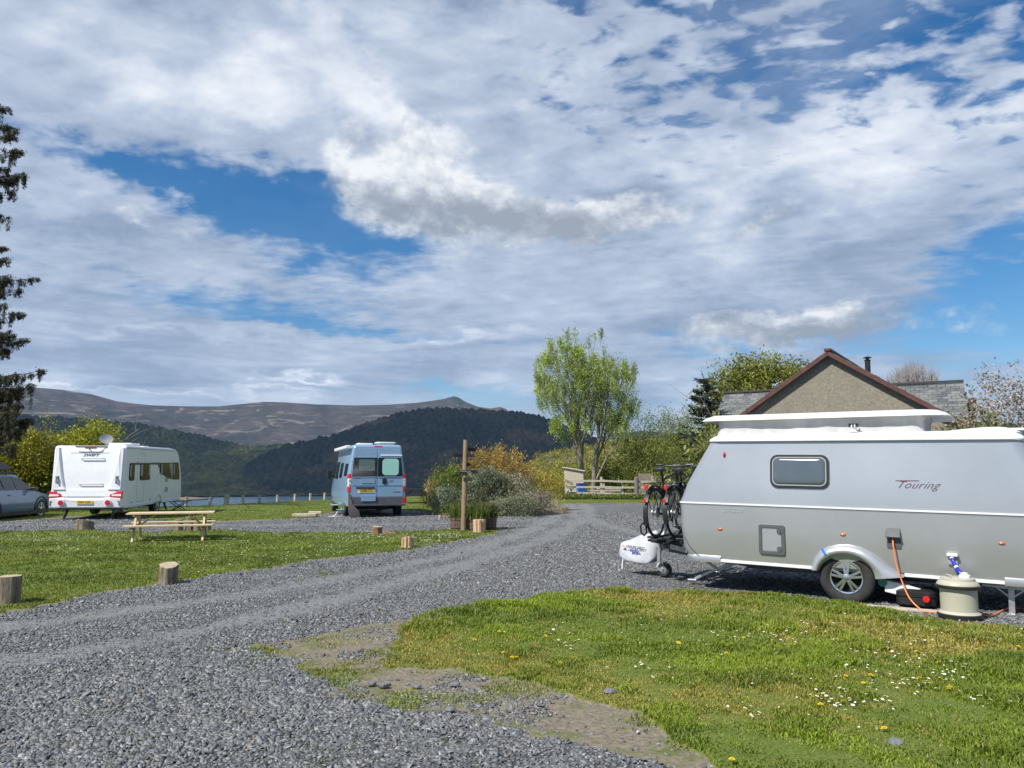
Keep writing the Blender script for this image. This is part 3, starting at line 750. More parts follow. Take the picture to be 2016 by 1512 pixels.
# roof
mb = MB(); rs = []
for z, a, r_ in ((1.925, .012, .17), (1.945, .022, .18), (1.965, .020, .18), (2.005, -.02, .2), (2.035, -.075, .22), (2.05, -.16, .25)):
    rs.append(planring(-1.87-a, 1.69+a, .937+a, r_, r_, z, 7))
mb.loft(rs, True, True); roof = mb.build('roof', M_['white'], ER, smooth='auto', angle=50)
band('roof_gutter', 1.931, 1.941, (-1.865, 1.69, .938, .18), .026, M_['dgrey'])
mb = MB(); rs = []
for z, x0, x1, hw in ((2.03, -1.86, -1.0, .72), (2.06, -1.80, -1.12, .68), (2.095, -1.72, -1.42, .60), (2.105, -1.66, -1.5, .5)):
    rs.append(planring(x0, x1, hw, .1, .1, z, 5))
mb.loft(rs); mb.build('roof_hump', M_['white'], roof, smooth='auto', angle=60)
mb = MB(); mb.prism(rrect(-2.0, -.25, -1.72, .25, .05), 2.07, 2.10, None, 'XY'); mb.build('roof_light', M_['white_satin'], roof, smooth='auto', bevel=.01)
# canvas of the pop-up section, drawn in and creased
def canvas_ring(z, t):
    pts = planring(-.90, 1.66-.0, .735, .12, .12, z, 3)
    dense = []
    for i in range(len(pts)):
        a, b = Vector(pts[i]), Vector(pts[(i+1) % len(pts)]); n = max(1, int((b-a).length/.05))
        for k in range(n): dense.append(a.lerp(b, k/n))
    outp = []
    for i, p in enumerate(dense):
        w = math.sin(i*.9+t*3)*.006*math.sin(PI*t)+math.sin(i*.23+1)*.012*math.sin(PI*t)-.045*math.sin(PI*t)
        d = Vector((p.x-.1, p.y*1.6, 0)).normalized(); outp.append(tuple(p+d*w+Vector((0, 0, .004*math.sin(i*1.7)*math.sin(PI*t)))))
    return outp
mb = MB(); mb.loft([canvas_ring(2.03+.25*t, t) for t in np.linspace(0, 1, 9)], False, False)
mb.build('canvas_wall', M_['canvas'], ER, smooth='all')
# lid: a shallow white tray, tilted slightly up to the rear
mb = MB()
def lidz(x): return .018*(1.56-x)/2.9
rs = []
for z, a in ((2.25, -.08), (2.225, 0), (2.235, .0), (2.268, -.04), (2.305, -.12), (2.318, -.3)):
    rs.append(planring(-1.16-a, 1.84+a, .80+a, .30, .12, z, 8, lidz))
mb.loft(rs, True, True); lid = mb.build('pop_up_roof', M_['white'], ER, smooth='auto', angle=40)
mb = MB(); mb.prism([(-1.1, .66), (1.7, .66), (1.7, .64), (-1.1, .64)], 2.235, 2.245, None, 'XY'); mb.build('lid_seam', M_['greyw'], lid, smooth=None)
# flue on the roof
mb = MB(); mb.lathe([(.06, 2.045), (.06, 2.055), (.035, 2.06), (.035, 2.10), (.045, 2.105), (.045, 2.13), (.02, 2.14)], 16, Matrix.Translation((-.12, .80, 0)))
fl = mb.build('flue', M_['white_satin'], ER, smooth='auto')
mb = MB(); [mb.bar((-.12+.05*math.cos(a), .80+.05*math.sin(a), 2.11), (-.12+.05*math.cos(a), .80+.05*math.sin(a), 2.155), .014, .014) for a in np.arange(0, 6.2, .785)]
mb.build('flue_cap', M_['black'], fl, smooth=None)
UP = Matrix.Translation((0, 1.008, 1.125)) @ Matrix.Rotation(math.atan2(.071, .815), 4, 'X')   # upper side panel leans in
def U(x, h, z): return UP @ Matrix.Translation((x, h, z-1.125))
# window
wx0, wx1, wz0, wz1 = .15, .86, 1.345, 1.765
mb = MB(); mb.ringbar(rrect(wx0, wz0-1.125, wx1, wz1-1.125, .095, 7), rrect(wx0+.035, wz0+.035-1.125, wx1-.035, wz1-.035-1.125, .07, 7), -.004, .022, UP)
win = mb.build('window', M_['black'], ER, smooth='auto', bevel=.004)
mb = MB(); mb.ringbar(rrect(wx0+.028, wz0+.028-1.125, wx1-.028, wz1-.028-1.125, .075, 7), rrect(wx0+.042, wz0+.042-1.125, wx1-.042, wz1-.042-1.125, .065, 7), .016, .030, UP)
mb.ringbar(rrect(wx0-.003, wz0-.003-1.125, wx1+.003, wz1+.003-1.125, .097, 7), rrect(wx0+.006, wz0+.006-1.125, wx1-.006, wz1-.006-1.125, .09, 7), .0, .016, UP)
mb.build('frame', M_['greyw'], win, smooth='auto')
mb = MB(); rs = []
for h, a in ((.010, .038), (.028, .045), (.036, .075)):
    rs.append([tuple(UP @ Vector((p[0], h, p[1]))) for p in rrect(wx0+a, wz0+a-1.125, wx1-a, wz1-a-1.125, .06, 7)])
mb.loft(rs); mb.build('pane', M_['acrylic'], win, smooth='auto', angle=60)
# lettering
text('script_lettering', 'Touring', .125, UP @ frame((-.80, .006, 1.415-1.125), (-1, 0, -.0), (0, 0, 1)), M_['script_red'], ER, shear=.62, ext=.0015, sx=1.06, bold=-.0022, spacing=1.05)
mb = MB(); mb.bar(UP @ Vector((-.585, .004, .338)), UP @ Vector((-.83, .004, .342)), .005, .006); mb.build('script_stroke', M_['script_red'], ER, smooth=None)
M_['ghost'] = mat('pale_lettering', (.56, .58, .58), rough=.35, metal=.3)
text('model_lettering', 'GT 530', .075, frame((1.36, 1.013, 1.035), (-1, 0, 0), (0, 0, 1)), M_['ghost'], ER, shear=.3, ext=.001, sx=1.1, spacing=1.1)
# side marker lamps
for x, z in ((1.52, .785), (.01, .80), (-1.61, .80)):
    mb = MB(); mb.lathe([(.001, .018), (.02, .016), (.034, .008), (.036, 0)], 20, Matrix.Translation((x, 1.003, z)) @ Matrix.Diagonal((1, 1, .52, 1)), 'Y')
    mb.build('marker_lamp', M_['amber'], ER, smooth='all')
mb = MB(); mb.lathe([(.001, .03), (.02, .026), (.036, .012), (.038, 0)], 20, UP @ Matrix.Translation((1.46, 0, 1.765-1.125)) @ Matrix.Diagonal((.48, 1, 1, 1)), 'Y')
mb.build('side_lamp', M_['red'], ER, smooth='all')
# cassette door
mb = MB(); mb.ringbar(rrect(.69, .505, 1.015, .875, .03, 4), rrect(.735, .545, .975, .835, .015, 4), 1.0, 1.022); 
dr = mb.build('service_door', M_['dgrey'], ER, smooth='auto', bevel=.003)
mb = MB(); mb.prism(rrect(.738, .548, .972, .832, .012, 3), 1.0, 1.012); mb.build('door_panel', M_['silver'], dr, smooth=None)
for z in (.80, .575):
    mb = MB(); mb.prism(rrect(.712, z-.035, .79, z+.035, .03, 4), 1.006, 1.026); mb.box(.745, 1.03, z, .014, .01, .03); mb.build('latch', M_['dgrey'], dr, smooth='auto')
# mains inlet with raised flap
mb = MB(); mb.prism(rrect(-.62, .68, -.47, .80, .01, 2), 1.0, 1.02); inl = mb.build('power_inlet', M_['dgrey'], ER, smooth=None)
mb = MB(); mb.loft([[(-.465, 1.006, .91), (-.615, 1.006, .91), (-.615, 1.006, .895), (-.465, 1.006, .895)], [(-.462, 1.085, .815), (-.62, 1.085, .815), (-.62, 1.08, .80), (-.462, 1.08, .80)]])
mb.build('flap', M_['dgrey'], inl, smooth=None, bevel=.004)
# water inlet
mb = MB(); mb.prism(rrect(-1.185, .535, -1.085, .655, .01, 2), 1.0, 1.03); wi = mb.build('water_inlet', M_['greyw'], ER, smooth='auto', bevel=.004)
mb = MB(); mb.prism(rrect(-1.19, .63, -1.08, .665, .008, 2), 1.02, 1.075); mb.lathe([(.022, 1.02), (.022, 1.075), (.014, 1.08)], 14, Matrix.Translation((-1.13, 0, .605)), 'Y'); mb.build('flap', M_['white_satin'], wi, smooth='auto', bevel=.004)
# wheel arch
out_ = [(.385, .355), (.372, .44), (.335, .525), (.275, .595), (.18, .65), (.06, .682), (-.06, .688), (-.18, .665), (-.29, .615), (-.39, .545), (-.47, .47), (-.55, .41), (-.64, .375), (-.64, .355)]
inn_ = []
n = len(out_)
for i in range(n):
    a = R(12+166*i/(n-1)); inn_.append((-.012+.325*math.cos(a), .30+.272*math.sin(a)))
mid_ = [((o[0]*.45+q[0]*.55), (o[1]*.45+q[1]*.55)) for o, q in zip(out_, inn_)]
for s, nm in ((1, 'wheel_arch'), (-1, 'wheel_arch')):
    mb = MB()
    rs = [[(x, s*.99, z) for x, z in out_], [(x*.995, s*1.035, z*.992) for x, z in out_], [(x, s*1.075, z) for x, z in mid_], [(x*.6+y_*.4, s*1.072, z*.6+w_*.4) for (x, z), (y_, w_) in zip(inn_, mid_)], [(x, s*1.05, z) for x, z in inn_], [(x, s*.99, z) for x, z in inn_]]
    mb.loft(rs, False, False, closed=False); wa = mb.build(nm, M_['silver'], ER, smooth='auto', angle=60)
mb = MB(); mb.bar((.245, 1.075, .625), (.205, 1.082, .555), .028, .006, (0, 1, 0)); mb.build('tape_strip', M_['blue_tape'], wa, smooth=None)
for s in (1, -1): wheel(ER, -.01, s*.90, .29, .318, .19, s, 5, .60)
# chassis
mb = MB()
mb.box(-.1, 0, .345, 3.6, 1.8, .02)
for s in (1, -1):
    mb.bar((-1.9, s*.55, .30), (1.3, s*.55, .30), .05, .09); mb.bar((1.3, s*.55, .32), (2.75, s*.06, .40), .05, .09)
mb.bar((-.01, -.8, .24), (-.01, .8, .24), .08, .08)
mb.build('chassis', M_['dgrey'], ER, smooth=None)
mb = MB(); mb.bar((2.62, 0, .42), (3.0, 0, .42), .11, .10); mb.bar((2.98, 0, .43), (3.22, 0, .46), .05, .05)
mb.lathe([(.001, -.03), (.035, -.02), (.04, .0), (.035, .03), (.001, .05)], 14, Matrix.Translation((3.24, 0, .44))); mb.build('hitch', M_['steel'], ER, smooth='auto')
# tread plate on the drawbar
mb = MB(); mb.add([(1.98, .52, .36), (2.55, .22, .40), (2.55, .22, .47), (1.98, .52, .43)], [(0, 1, 2, 3)])
for i in range(10):
    for k in range(3):
        u = (i+.5)/10; v = .1+.3*k; p = Vector((1.98, .52, .36)).lerp(Vector((2.55, .22, .40)), u)+Vector((0, .006, .07*v))
        mb.bar(p, p+Vector((.02, -.010, .006)), .006, .004)
mb.build('tread_plate', M_['steel'], ER, smooth=None)
# corner steadies: crossed legs
def steady(x, y, nm, fx=.5):
    mb = MB(); s = 1 if x > 0 else -1
    mb.bar((x-s*.30, y, .36), (x+s*.32, y, .045), .075, .035); mb.bar((x+s*.22, y+.03, .35), (x-s*.02, y+.03, .19), .045, .03)
    mb.box(x+s*.35, y, .03, .12, .12, .02); mb.bar((x-s*.30, y, .36), (x+s*.2, y, .36), .05, .04)
    mb.build('steady_leg', M_['steel'], ER, smooth=None, bevel=.004)
steady(1.72, .52, ''); steady(1.72, -.52, '')
mb = MB(); mb.bar((-1.67, .82, .34), (-1.67, .82, .03), .06, .045); mb.box(-1.67, .82, .02, .12, .12, .02); mb.bar((-1.40, .84, .33), (-1.95, .84, .31), .05, .05); mb.bar((-1.5, .82, .33), (-1.66, .82, .2), .03, .02); mb.bar((-1.84, .82, .33), (-1.68, .82, .2), .03, .02)
mb.build('steady_leg', M_['steel'], ER, smooth=None, bevel=.004)
steady(-1.6, -.6, '')
# jockey wheel
jw = empty('jockey_wheel', (2.66, .10, 0)); jw.parent = ER
mb = MB(); mb.lathe([(.05, -.05), (.085, -.055), (.105, -.035), (.108, 0), (.105, .035), (.085, .055), (.05, .05)], 28, Matrix.Translation((0, 0, .075)), 'Y'); mb.build('tyre', M_['tyre'], jw, smooth='auto')
mb = MB(); mb.lathe([(.052, -.052), (.052, .052)], 20, Matrix.Translation((0, 0, .075)), 'Y'); mb.build('rim', M_['rim'], jw, smooth='auto')
mb = MB(); mb.bar((.0, .07, .07), (.09, .07, .09), .045, .012, (0, 1, 0)); mb.bar((.09, -.02, .10), (.09, -.02, .36), .05, .05); mb.bar((.09, .07, .09), (.09, -.02, .16), .03, .04); mb.tube([(.09, -.02, .34), (.09, -.02, .62)], .024, 12)
mb.tube([(.09, -.02, .62), (.09, -.02, .65), (.02, -.02, .67)], .01, 8); mb.build('stem', M_['steel'], jw, smooth='auto')
mb = MB(); mb.loft([[(2.58, y, z) for y, z in ((-.09, .36), (.10, .36), (.10, .46), (-.09, .46))], [(2.86, y, z) for y, z in ((-.06, .40), (.08, .40), (.08, .49), (-.06, .49))]]); mb.build('clamp_block', M_['greyw'], ER, smooth=None, bevel=.006)
# motor mover beside the near wheel
mv = MB(); mv.loft([[(-.42, y, z) for y, z in ((.78, .16), (.96, .16), (.96, .30), (.78, .30))], [(-.60, y, z) for y, z in ((.78, .13), (.97, .13), (.97, .27), (.78, .27))], [(-.80, y, z) for y, z in ((.80, .17), (.95, .17), (.95, .22), (.80, .22))]])
mvo = mv.build('motor_mover', M_['white_satin'], ER, smooth=None, bevel=.01)
mb = MB(); mb.lathe([(.05, .80), (.055, .9), (.05, .97), (.02, .975)], 20, Matrix.Translation((-.40, 0, .27)), 'Y'); mb.build('motor_cap', M_['green'], mvo, smooth='auto')

# ---- things that stand by or hang on the caravan (their own top-level objects, in its frame of reference)
EM = Matrix.Translation(ER.location) @ ER.rotation_euler.to_matrix().to_4x4()
def eworld(p): return EM @ Vector(p)
EZ = (0, -.0145, R(147.04))
def ething(name, loc, label, cat, level=False):
    w = eworld(loc); w.z = max(w.z, 0) if not level else 0
    return empty(name, w, (0, 0, R(147.04)) if level else EZ, label, cat)
# hitch cover: a sagging grey sheet bag with lettering
hc = ething('hitch_cover', (3.04, .0, .0), 'pale grey fabric hitch cover with blue and black lettering over the drawbar nose', 'cover')
mb = MB(); rs = []
def hring(x, zt, zb, hw):
    H = zt-zb; half = [(hw*.92, zb), (hw, zb+.10*H), (hw*.93, zb+.30*H), (hw*.82, zb+.50*H), (hw*.66, zb+.70*H), (hw*.42, zb+.88*H), (hw*.12, zt)]; pts = []
    for i, (y, z) in enumerate(half): pts.append((x, y+.012*math.sin(x*31+i*1.3)*(1 if y > .02 else 0)*(.3 if 2 <= i <= 4 else 1), z+.008*math.sin(x*23+i*2.1)))
    for i, (y, z) in enumerate(half[::-1]): pts.append((x, -y-.012*math.sin(x*27+i), z+.008*math.sin(x*19+i)))
    pts.append((x, -hw*.4, zb+.02)); pts.append((x, hw*.4, zb+.03)); return pts
for x, zt, zb, hw in ((-.30, .48, .30, .04), (-.28, .62, .22, .10), (-.22, .64, .17, .14), (-.16, .61, .13, .165), (-.08, .58, .12, .17), (.02, .56, .12, .172), (.12, .52, .14, .165), (.22, .48, .14, .15), (.32, .45, .17, .13), (.40, .42, .20, .09), (.43, .37, .25, .03)): rs.append(hring(x*.9, zt, zb, hw))
mb.loft(rs)
M_['sheet'] = mat('silver_sheet', (.40, .41, .44), (.58, .59, .62), 3, .5, bump=.7, bscale=7)
cov = mb.build('cover_sheet', M_['sheet'], hc, smooth='all')
sub = cov.modifiers.new('s', 'SUBSURF'); sub.levels = 2; sub.render_levels = 2
text('lettering', 'LEISURE FIRST', .050, frame((.06, .170, .375), (-1, .03, -.06), (0, -.30, 1)), M_['black'], hc, shear=.3, ext=.003, bold=.0006)
text('lettering', 'ERIBA', .042, frame((.06, .180, .315), (-1, .03, -.06), (0, -.22, 1)), M_['blue_hose'], hc, ext=.003, bold=.0015, sx=1.4)
mb = MB(); mb.add([(.26, .150, .405), (.31, .146, .375), (.23, .160, .355)], [(0, 1, 2)]); mb.add([(.26, .140, .405), (.31, .136, .375), (.23, .150, .355)], [(0, 1, 2)]); mb.build('printed_mark', mat('faded_orange', (.70, .38, .30)), hc, smooth=None)
mb = MB(); mb.tube([(.28, .10, .22), (.30, .10, .12), (.30, .11, .03)], .012, 8); mb.build('strap_end', M_['white_satin'], hc, smooth='auto')
# cycle carrier on the drawbar
cc = ething('cycle_carrier', (2.46, 0, .50), 'black and white tubular cycle carrier on the drawbar holding two bicycles', 'cycle carrier')
mb = MB(); mb.bar((-.10, -.72, .10), (-.10, .78, .10), .11, .03); mb.bar((.12, -.72, .10), (.12, .80, .10), .11, .03)
for y in (-.45, .2, .45): mb.bar((-.22, y, .02), (.25, y, .02), .05, .05); mb.bar((0, y, -.08), (0, y, .08), .04, .04)
mb.tube([(-.24, .35, .04), (.0, .60, .0), (.28, .5, .03), (.3, -.4, .03), (-.2, -.5, .03)], .018, 8)
mb.build('wheel_rail', M_['black'], cc, smooth=None, bevel=.003)
mb = MB(); mb.tube([(.12, .42, .08), (.06, .40, .16), (.03, .38, .42), (.0, .36, .80), (-.06, .34, .86), (-.14, .33, .84)], .022, 12); hp = mb.build('holding_frame', M_['white_satin'], cc, smooth='auto')
mb = MB(); mb.tube([(.045, .39, .30), (.04, .388, .34)], .03, 12); mb.build('clamp', M_['black'], hp, smooth='auto'); mb = MB(); mb.tube([(-.14, .33, .84), (-.2, .33, .83)], .03, 10); mb.build('clamp', M_['black'], hp, smooth='auto')
mb = MB(); mb.tube([(.22, .80, .12), (.24, .86, .16), (.24, .88, .26), (.22, .84, .30), (.2, .78, .26), (.2, .76, .16)], .012, 8, closed=True); mb.build('lock_loop', M_['black'], cc, smooth='auto')
# bicycles, stood across the drawbar
def bicycle(loc, flip, label, saddle_z=.0):
    b = ething('bicycle', loc, label, 'bicycle')
    b.rotation_euler = (EZ[0], EZ[1], EZ[2]+(R(90)+flip)) ; b['group'] = 'bicycles on the cycle carrier'
    # bicycle frame: x forwards, z up, wheel radius .345
    r = .345; base = 1.06
    for nm, x in (('rear_wheel', 0), ('front_wheel', base)):
        w = empty(nm, (x, 0, r)); w.parent = b
        t = MB(); t.tube([(r*.955*math.cos(a), 0, r*.955*math.sin(a)) for a in np.arange(0, 2*PI, PI/24)], .020, 8, closed=True); t.build('tyre', M_['tyre'], w, smooth='all')
        t = MB(); t.tube([(r*.90*math.cos(a), 0, r*.90*math.sin(a)) for a in np.arange(0, 2*PI, PI/24)], .009, 6, closed=True)
        t.tube([(0, -.05, 0), (0, .05, 0)], .022, 10)
        for k in range(28):
            a = 2*PI*k/28; t.tube([(.02*math.cos(a+.8*(-1)**k), .025*(-1)**(k//2), .02*math.sin(a+.8*(-1)**k)), (r*.9*math.cos(a), 0, r*.9*math.sin(a))], .0016, 3, cap=False)
        if nm == 'rear_wheel': t.lathe([(.05, .03), (.05, .045)], 20, None, 'Y'); t.lathe([(.075, -.03), (.075, -.034)], 24, None, 'Y')
        t.build('rim', M_['steel'], w, smooth='auto')
    f = MB(); bbx = (.44, 0, .28); st = (.30, 0, .80); hd = (.86, 0, .90); hb = (.90, 0, .72); ax = (0, 0, r)
    f.tube([bbx, st, (.27, 0, .92)], [.018, .016, .013], 10); f.tube([st, hd], .018, 10); f.tube([bbx, hb], .026, 10); f.tube([hb, hd, (.84, 0, .98)], .022, 10)
    for s in (-.05, .05): f.tube([ax and (0, s, r), (.42, s*.8, .28)], .010, 8); f.tube([(0, s, r), (.29, s*.4, .77)], .009, 8); f.tube([hb, (.93, s, .62), (base, s, r)], .012, 8)
    f.build('frame', M_['black'], b, smooth='auto')
    f = MB(); f.loft([[(.10, y, z) for y, z in ((-.07, .93), (.07, .93), (.07, .97), (-.07, .97))], [(.22, y, z) for y, z in ((-.075, .925), (.075, .925), (.06, .975), (-.06, .975))], [(.40, y, z) for y, z in ((-.02, .925), (.02, .925), (.018, .955), (-.018, .955))]]); f.build('saddle', M_['black'], b, smooth='auto', bevel=.008)
    h = MB(); h.tube([(.80, -.30, 1.02), (.84, -.16, 1.00), (.87, 0, 1.0), (.84, .16, 1.00), (.80, .30, 1.02)], .013, 8); h.tube([(.84, 0, .96), (.87, 0, 1.0)], .016, 8)
    h.tube([(.80, -.30, 1.02), (.79, -.19, 1.015)], .018, 8); h.tube([(.80, .30, 1.02), (.79, .19, 1.015)], .018, 8); h.tube([(.83, .17, 1.0), (.90, .21, .98), (.91, .28, .98)], .006, 6); h.tube([(.83, -.17, 1.0), (.90, -.21, .98), (.91, -.28, .98)], .006, 6)
    h.build('handlebar', M_['black'], b, smooth='auto')
    g = MB(); rs = []
    for a in np.linspace(R(20), R(200), 14): rs.append([(.385*math.cos(a), y, r+.385*math.sin(a)) for y in (-.03, 0, .03)]+[(.375*math.cos(a), y, r+.375*math.sin(a)) for y in (.03, 0, -.03)])
    g.loft(rs); rs = []
    for a in np.linspace(R(15), R(150), 12): rs.append([(base+.385*math.cos(a), y, r+.385*math.sin(a)) for y in (-.03, 0, .03)]+[(base+.375*math.cos(a), y, r+.375*math.sin(a)) for y in (.03, 0, -.03)])
    g.loft(rs); g.build('mudguard', M_['black'], b, smooth='auto')
    g = MB(); g.bar((-.30, 0, .76), (.24, 0, .77), .10, .012); g.tube([(-.24, .06, .76), (0, .06, r)], .006, 6); g.tube([(-.24, -.06, .76), (0, -.06, r)], .006, 6); ra = g.build('luggage_rack', M_['black'], b, smooth=None)
    g = MB(); g.box(-.325, 0, .715, .035, .05, .065); g.build('rear_lamp', M_['red'], ra, smooth=None, bevel=.01); g = MB(); g.box(-.392, 0, .53, .02, .04, .055); g.build('reflector', M_['red'], b, smooth=None, bevel=.01)
    g = MB(); g.lathe([(.085, -.055), (.09, -.06), (.085, -.065)], 28, Matrix.Translation(bbx), 'Y'); g.tube([(.44, -.07, .28), (.44, -.09, .12), (.44, -.16, .12)], .009, 8); g.tube([(.44, .07, .28), (.44, .09, .44), (.44, .16, .44)], .009, 8)
    g.box(.44, -.14, .12, .09, .09, .02); g.box(.44, .14, .44, .09, .09, .02); g.build('crank_set', M_['dgrey'], b, smooth='auto')
    g = MB(); g.bar((0, -.055, r+.05), (.44, -.06, .37), .008, .008); g.bar((0, -.055, r-.045), (.44, -.06, .195), .008, .008); g.build('chain', M_['steel'], b, smooth=None)
    return b
bicycle((2.53, .72, .60), PI, 'black bicycle with red rear lamps and luggage rack, outermost on the drawbar carrier')
b2_ = bicycle((2.32, .52, .60), PI, 'dark bicycle on the carrier tight against the caravan nose, behind the outer bicycle')
# fresh-water roller barrel, with hose
br = ething('water_barrel', (-1.20, 1.42, 0), 'beige rolling water barrel with black rubber bands on the grass beside the caravan', 'water barrel', True)
mb = MB(); mb.lathe([(.0, .012), (.19, .012), (.205, .03), (.205, .06), (.178, .085), (.178, .30), (.205, .325), (.205, .36), (.19, .385), (.17, .40), (.165, .425), (.10, .435), (.001, .435)], 40); mb.build('drum', M_['beige'], br, smooth='auto')
for pr_ in ([(.207, .022), (.215, .03), (.215, .052), (.207, .06)], [(.207, .318), (.216, .326), (.216, .348), (.207, .356)]):
    mb = MB(); mb.lathe(pr_, 40, cap=False); mb.build('rubber_band', M_['black'], br, smooth='auto')
mb = MB(); mb.lathe([(.055, .43), (.055, .455), (.045, .465), (.001, .465)], 20, Matrix.Translation((-.07, .02, 0))); mb.lathe([(.035, .46), (.03, .485), (.001, .49)], 16, Matrix.Translation((-.07, .02, 0))); mb.build('cap', M_['white_satin'], br, smooth='auto')
mb = MB(); mb.tube([(.03, .10, .43), (.05, .10, .455), (.10, .02, .455), (.10, .0, .43)], .008, 8); mb.build('handle', M_['beige'], br, smooth='auto')
hs = empty('water_hose', eworld((-1.13, 1.07, .60)), EZ, 'short bright blue water hose running from the caravan wall into the barrel', 'hose')
mb = MB(); mb.tube([(0, 0, .0), (-.02, .06, -.03), (-.06, .15, -.09), (-.11, .26, -.15)], .022, 12); mb.build('hose_sleeve', M_['blue_hose'], hs, smooth='all')
mb = MB(); mb.tube([(-.045, .12, -.068), (-.055, .14, -.08)], .024, 12); mb.build('label_sticker', M_['white_satin'], hs, smooth='all')
# waste tank
wt = ething('waste_tank', (-.74, .90, 0), 'black plastic waste-water tank with red cap tucked under the caravan by its wheel', 'waste tank', True)
mb = MB(); rs = []
for z, a in ((.015, .03), (.04, .0), (.11, .0), (.12, .012), (.13, .0), (.18, .0), (.21, .04)): rs.append([(p[0], p[1], z) for p in rrect(-.20+a, -.32+a, .20-a, .12-a, .06, 4)])
mb.loft(rs); tk = mb.build('tank', M_['black'], wt, smooth='auto', angle=50)
mb = MB(); mb.lathe([(.036, .12), (.038, .135), (.036, .165), (.028, .172), (.001, .172)], 16, Matrix.Translation((-.12, 0, .115)), 'Y'); mb.build('cap', M_['red'], wt, smooth='auto')
mb = MB(); mb.tube([(.1, -.05, .20), (.1, -.05, .24), (-.08, -.05, .24), (-.08, -.05, .20)], .012, 8); mb.build('handle', M_['black'], wt, smooth='auto')
# orange hook-up cable
def gpt(px, py, z=.02): p = G(px, py, z); return (p[0], p[1], p[2])
pts = [tuple(eworld((-.535, 1.03, .79))), tuple(eworld((-.545, 1.075, .70))), tuple(eworld((-.57, 1.09, .50)))]+[tuple(eworld((-.62, 1.10, .32))), tuple(eworld((-.70, 1.16, .14))), tuple(eworld((-.82, 1.23, .035)))]+[gpt(1830, 1205), gpt(1858, 1206), gpt(1900, 1207), gpt(1928, 1208), gpt(1946, 1213), gpt(1962, 1208), gpt(1975, 1201), gpt(1995, 1197), gpt(2016, 1200), gpt(2060, 1212), gpt(2200, 1240)]
def crom(P, n=6):
    P = [Vector(p) for p in P]; o = []
    for i in range(len(P)-1):
        a, b, c_, d = P[max(i-1, 0)], P[i], P[i+1], P[min(i+2, len(P)-1)]
        for k in range(n):
            t = k/n; o.append(.5*((2*b)+(c_-a)*t+(2*a-5*b+4*c_-d)*t*t+(3*b-a-3*c_+d)*t**3))
    return o+[P[-1]]
mb = MB(); mb.tube(crom(pts), .0085, 8); cb = mb.build('hookup_cable', M_['orange'], None, smooth='all'); tag(cb, 'orange electric hook-up cable hanging from the caravan wall onto the grass', 'cable')
mb = MB(); mb.lathe([(.10, 0), (.10, .012), (.06, .018), (.001, .018)], 24, Matrix.Translation(G(1935, 1200)+np.array([0, .25, .0]))); dk = mb.build('drain_cover', M_['greyw'], None, smooth='auto'); tag(dk, 'flat grey round lid lying on the gravel behind the water barrel', 'lid')
mb = MB(); p = eworld((-.25, 1.22, 0)); q = eworld((-1.05, 1.20, 0)); mb.bar((p.x, p.y, .012), (q.x, q.y, .012), .11, .03); pk = mb.build('timber_board', M_['wood_grey'], None, smooth=None, bevel=.004); tag(pk, 'grey weathered board lying along the grass edge by the caravan wheel', 'board')
# ------------------------------------------------------------------ white caravan, left
SW = empty('white_caravan', (-14.04, 25.41, 0), (0, -.015, R(94.4)), 'large white touring caravan with dark side windows, its back towards the field', 'caravan')
mb = MB()
prof = [(.0, .38), (-.03, .50), (-.02, .75), (.03, 1.1), (.09, 2.30), (.14, 2.42), (.25, 2.44), (4.2, 2.42), (4.75, 2.36), (5.02, 2.2), (5.25, 1.8), (5.42, 1.3), (5.50, .85), (5.48, .46), (5.3, .40)]
mb.prism(prof, -1.15, 1.15); b_ = mb.build('body', M_['white'], SW, smooth=None)
c = MB()
for s in (1, -1): c.lathe([(.36, s*.85), (.36, s*1.4)], 32, Matrix.Translation((3.02, 0, .32)), 'Y')
cut(b_, c, M_['matt_black']); bv = b_.modifiers.new('bevel', 'BEVEL'); bv.width = .05; bv.segments = 3; bv.limit_method = 'ANGLE'; bv.angle_limit = R(50); b_.data.shade_smooth(); b_.data.set_sharp_from_angle(angle=R(25))
for s in (1, -1):
    o = wheel(SW, 3.02, s*1.05, .31, .325, .19, s, 6, .62, twin=False)
    mb = MB(); oo = [(3.42, .40), (3.40, .56), (3.28, .68), (3.10, .735), (2.92, .735), (2.76, .68), (2.64, .56), (2.60, .40)]; ii = [(3.36, .40), (3.335, .53), (3.24, .63), (3.09, .675), (2.94, .675), (2.80, .63), (2.70, .53), (2.665, .40)]
    mb.loft([[(x, s*1.14, z) for x, z in oo], [(x, s*1.185, z) for x, z in oo], [(x, s*1.185, z) for x, z in ii], [(x, s*1.14, z) for x, z in ii]], False, False, closed=False); mb.build('wheel_arch', M_['white'], SW, smooth='auto')
# skirt rails
for s in (1, -1):
    for x0, x1 in ((.15, 2.58), (3.44, 5.35)):
        mb = MB(); mb.bar((x0, s*1.155, .42), (x1, s*1.155, .42), .03, .10); mb.build('side_skirt', M_['white_satin'], SW, smooth=None, bevel=.008)
mb = MB(); mb.box(2.6, 0, .36, 5.0, 1.9, .05); mb.bar((5.2, .5, .38), (6.7, .03, .42), .06, .1); mb.bar((5.2, -.5, .38), (6.7, -.03, .42), .06, .1); mb.bar((6.5, 0, .42), (6.95, 0, .46), .08, .09); mb.bar((3.0, -.9, .3), (3.0, .9, .3), .08, .08); mb.build('chassis', M_['dgrey'], SW, smooth=None)
